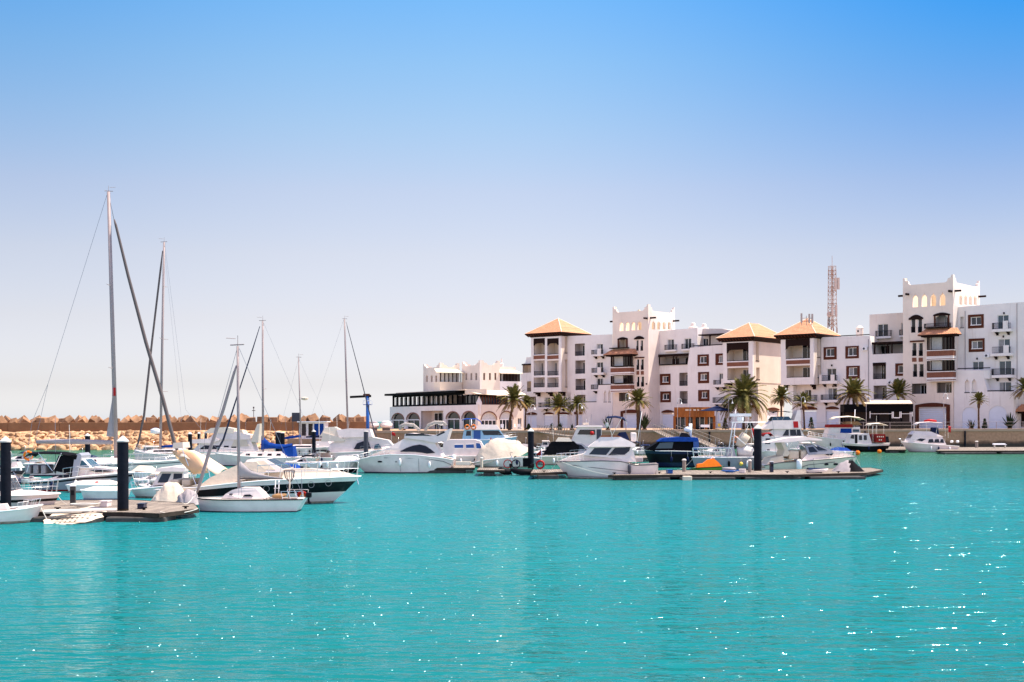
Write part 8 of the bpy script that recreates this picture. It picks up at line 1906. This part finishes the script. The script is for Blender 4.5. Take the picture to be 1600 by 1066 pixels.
# boats standing ashore near the crane
for lab,x0,x1,mt in (('small boat with grey wrap standing ashore right of the blue crane',577,592,'canvas_grey'),('boat with dark open cover ashore at the foot of the restaurant',594,613,'canvas_white')):
    A=pt(x0,660,183); B_=pt(x1,660,183); w_=(B_.x-A.x); r=empty('boat_on_trailer',((A.x+B_.x)/2,183,G),0,lab,'boat'); m=MB()
    rows=[[(w_*(t-.5),-.8*math.sin(math.pi*min(1,t*1.1))**.5 if t<.9 else -.2,.5),(w_*(t-.5),-.9*(1-t**3),1.1)] for t in [k/8 for k in range(9)]]; rows=[a+[(p[0],-p[1],p[2]) for p in a[::-1]] for a in rows]
    m.grid(rows,'gelcoat',True); m.build('hull',r,smooth=True); m=MB(); m.sphere((0,0,1.15),w_*.42,mt,12,(1,.5,.5)); m.build('cover',r,smooth=True); m=MB(); m.box(-w_*.3,-.5,.0,w_*.3,.5,.5,'alu_dark'); m.build('trailer',r)
# ropes between dock and boats
moor(wat(250,800,.4),wat(309,795,.4),.12,'pale rope slung along the front corner of the left dock')
moor(wat(285,786,.5),pt(308,762,58),.3,'pale rope from the left dock to the grey cover')

for i,(px,py) in enumerate(((90,797),(150,797),(225,797),(290,795),(960,741),(1030,740),(1110,739.5),(1230,739),(1310,739),(700,730),(655,730),(850,738))):
    P=wat(px,py,.36 if px<400 or px>900 else .44); r=empty('dock_cleat',P,0,'small dark mooring cleat on the edge of a wooden pontoon','cleat','mooring cleats on the pontoons'); m=MB(); m.tube([(-.14,0,.1),(.14,0,.1)],.025,'iron',6); m.build('horn',r); m=MB(); m.box(-.05,-.04,0,.05,.04,.08,'iron'); m.build('base',r)
def hose(px,py,label):
    P=wat(px,py,.37); m=MB(); m.tube([((.22+.012*k)*math.cos(k*.5),(.22+.012*k)*math.sin(k*.5),.03+.004*k) for k in range(40)],.03,'blue_paint' if px>500 else 'rope',5); o=m.build('coiled_hose',smooth=True); o.location=P; tag(o,label,'hose')
hose(132,793,'coiled pale hose on the left dock beside the service pedestal'); hose(1140,739,'coiled blue hose on the long pontoon between the jet ski and the tall pile'); hose(1000,740,'coiled blue hose on the long pontoon beside the fishing cruiser')

def dock_boat(label,x0,x1,yt,yb,mat,cmat,z=.36):
    b=Boat('dinghy',label,'dinghy',x0,x1,yb,1.3); b.r.location.z=0
    P0=wat((x0+x1)/2,yb,z); k=P0.y/b.O.y; b.O=Vector((b.O.x*k,b.O.y*k,0)); b.r.location=(b.O.x,b.O.y,0)
    m=MB(); a=b.P(x0,yb); c_=b.P(x1,yt); L_=abs(c_[0]-a[0]); h=c_[1]-a[1]
    rows=[]
    for i in range(9):
        t=i/8; w=.62*(1-t**3)*(.85+.15*math.sin(math.pi*t)); rows.append([(L_*t,-w,z+h*(.75+.25*t)),(L_*t*.97,-w*.7,z+.02+.1*t),(L_*t*.97,w*.7,z+.02+.1*t),(L_*t,w,z+h*(.75+.25*t))])
    m.grid(rows,mat); m.poly([rows[0][k] for k in range(4)],mat); m.build('hull',b.r,smooth='auto',solid=.04)
    m=MB(); rows=[[(L_*t,-.6*(1-t**3)*.95*(1-2*0),z+h*(.78+.2*t)),(L_*t,0,z+h*(1.15-.1*t)),(L_*t,.6*(1-t**3)*.95,z+h*(.78+.2*t))] for t in [i/8 for i in range(9)]]; m.grid(rows,cmat); m.build('cover',b.r,smooth=True)
dock_boat('small grey dinghy stored on the long pontoon beside the grey work boat',1148,1128,731,737,'gelcoat_grey','canvas_grey')
dock_boat('white tender with navy cover stored on the long pontoon left of the covered tender',1262,1294,732,739,'gelcoat','canvas_navy')
dock_boat('white tender with black cover stored on the short pontoon by the large cruiser',668,692,723,729,'gelcoat','canvas_black',.42)
def crate(label,px,py,w,h,mat,z=.36):
    P=wat(px,py,z); s=F/P.y; r=empty('dock_box',P,random.uniform(-.3,.3),label,'box'); m=MB(); m.box(-w/s/2,-.3,0,w/s/2,.3,h/s,mat); m.build('body',r,bevel=.03); m=MB(); m.box(-w/s/2-.02,-.32,h/s,w/s/2+.02,.32,h/s+.05,mat); m.build('lid',r)
crate('white dock box on the long pontoon left of the tall dark pile',1160,739,9,5,'gelcoat'); crate('blue dock box on the long pontoon right of the fishing cruiser',1046,740,8,5,'blue_paint'); crate('grey dock box at the middle of the long pontoon by the express cruiser bow',1278,739,8,4,'float_grey'); crate('white dock box on the left dock beside the thick pile',165,792,12,8,'gelcoat'); crate('dark dock box near the right end of the left dock',222,795,10,7,'navy_gloss')
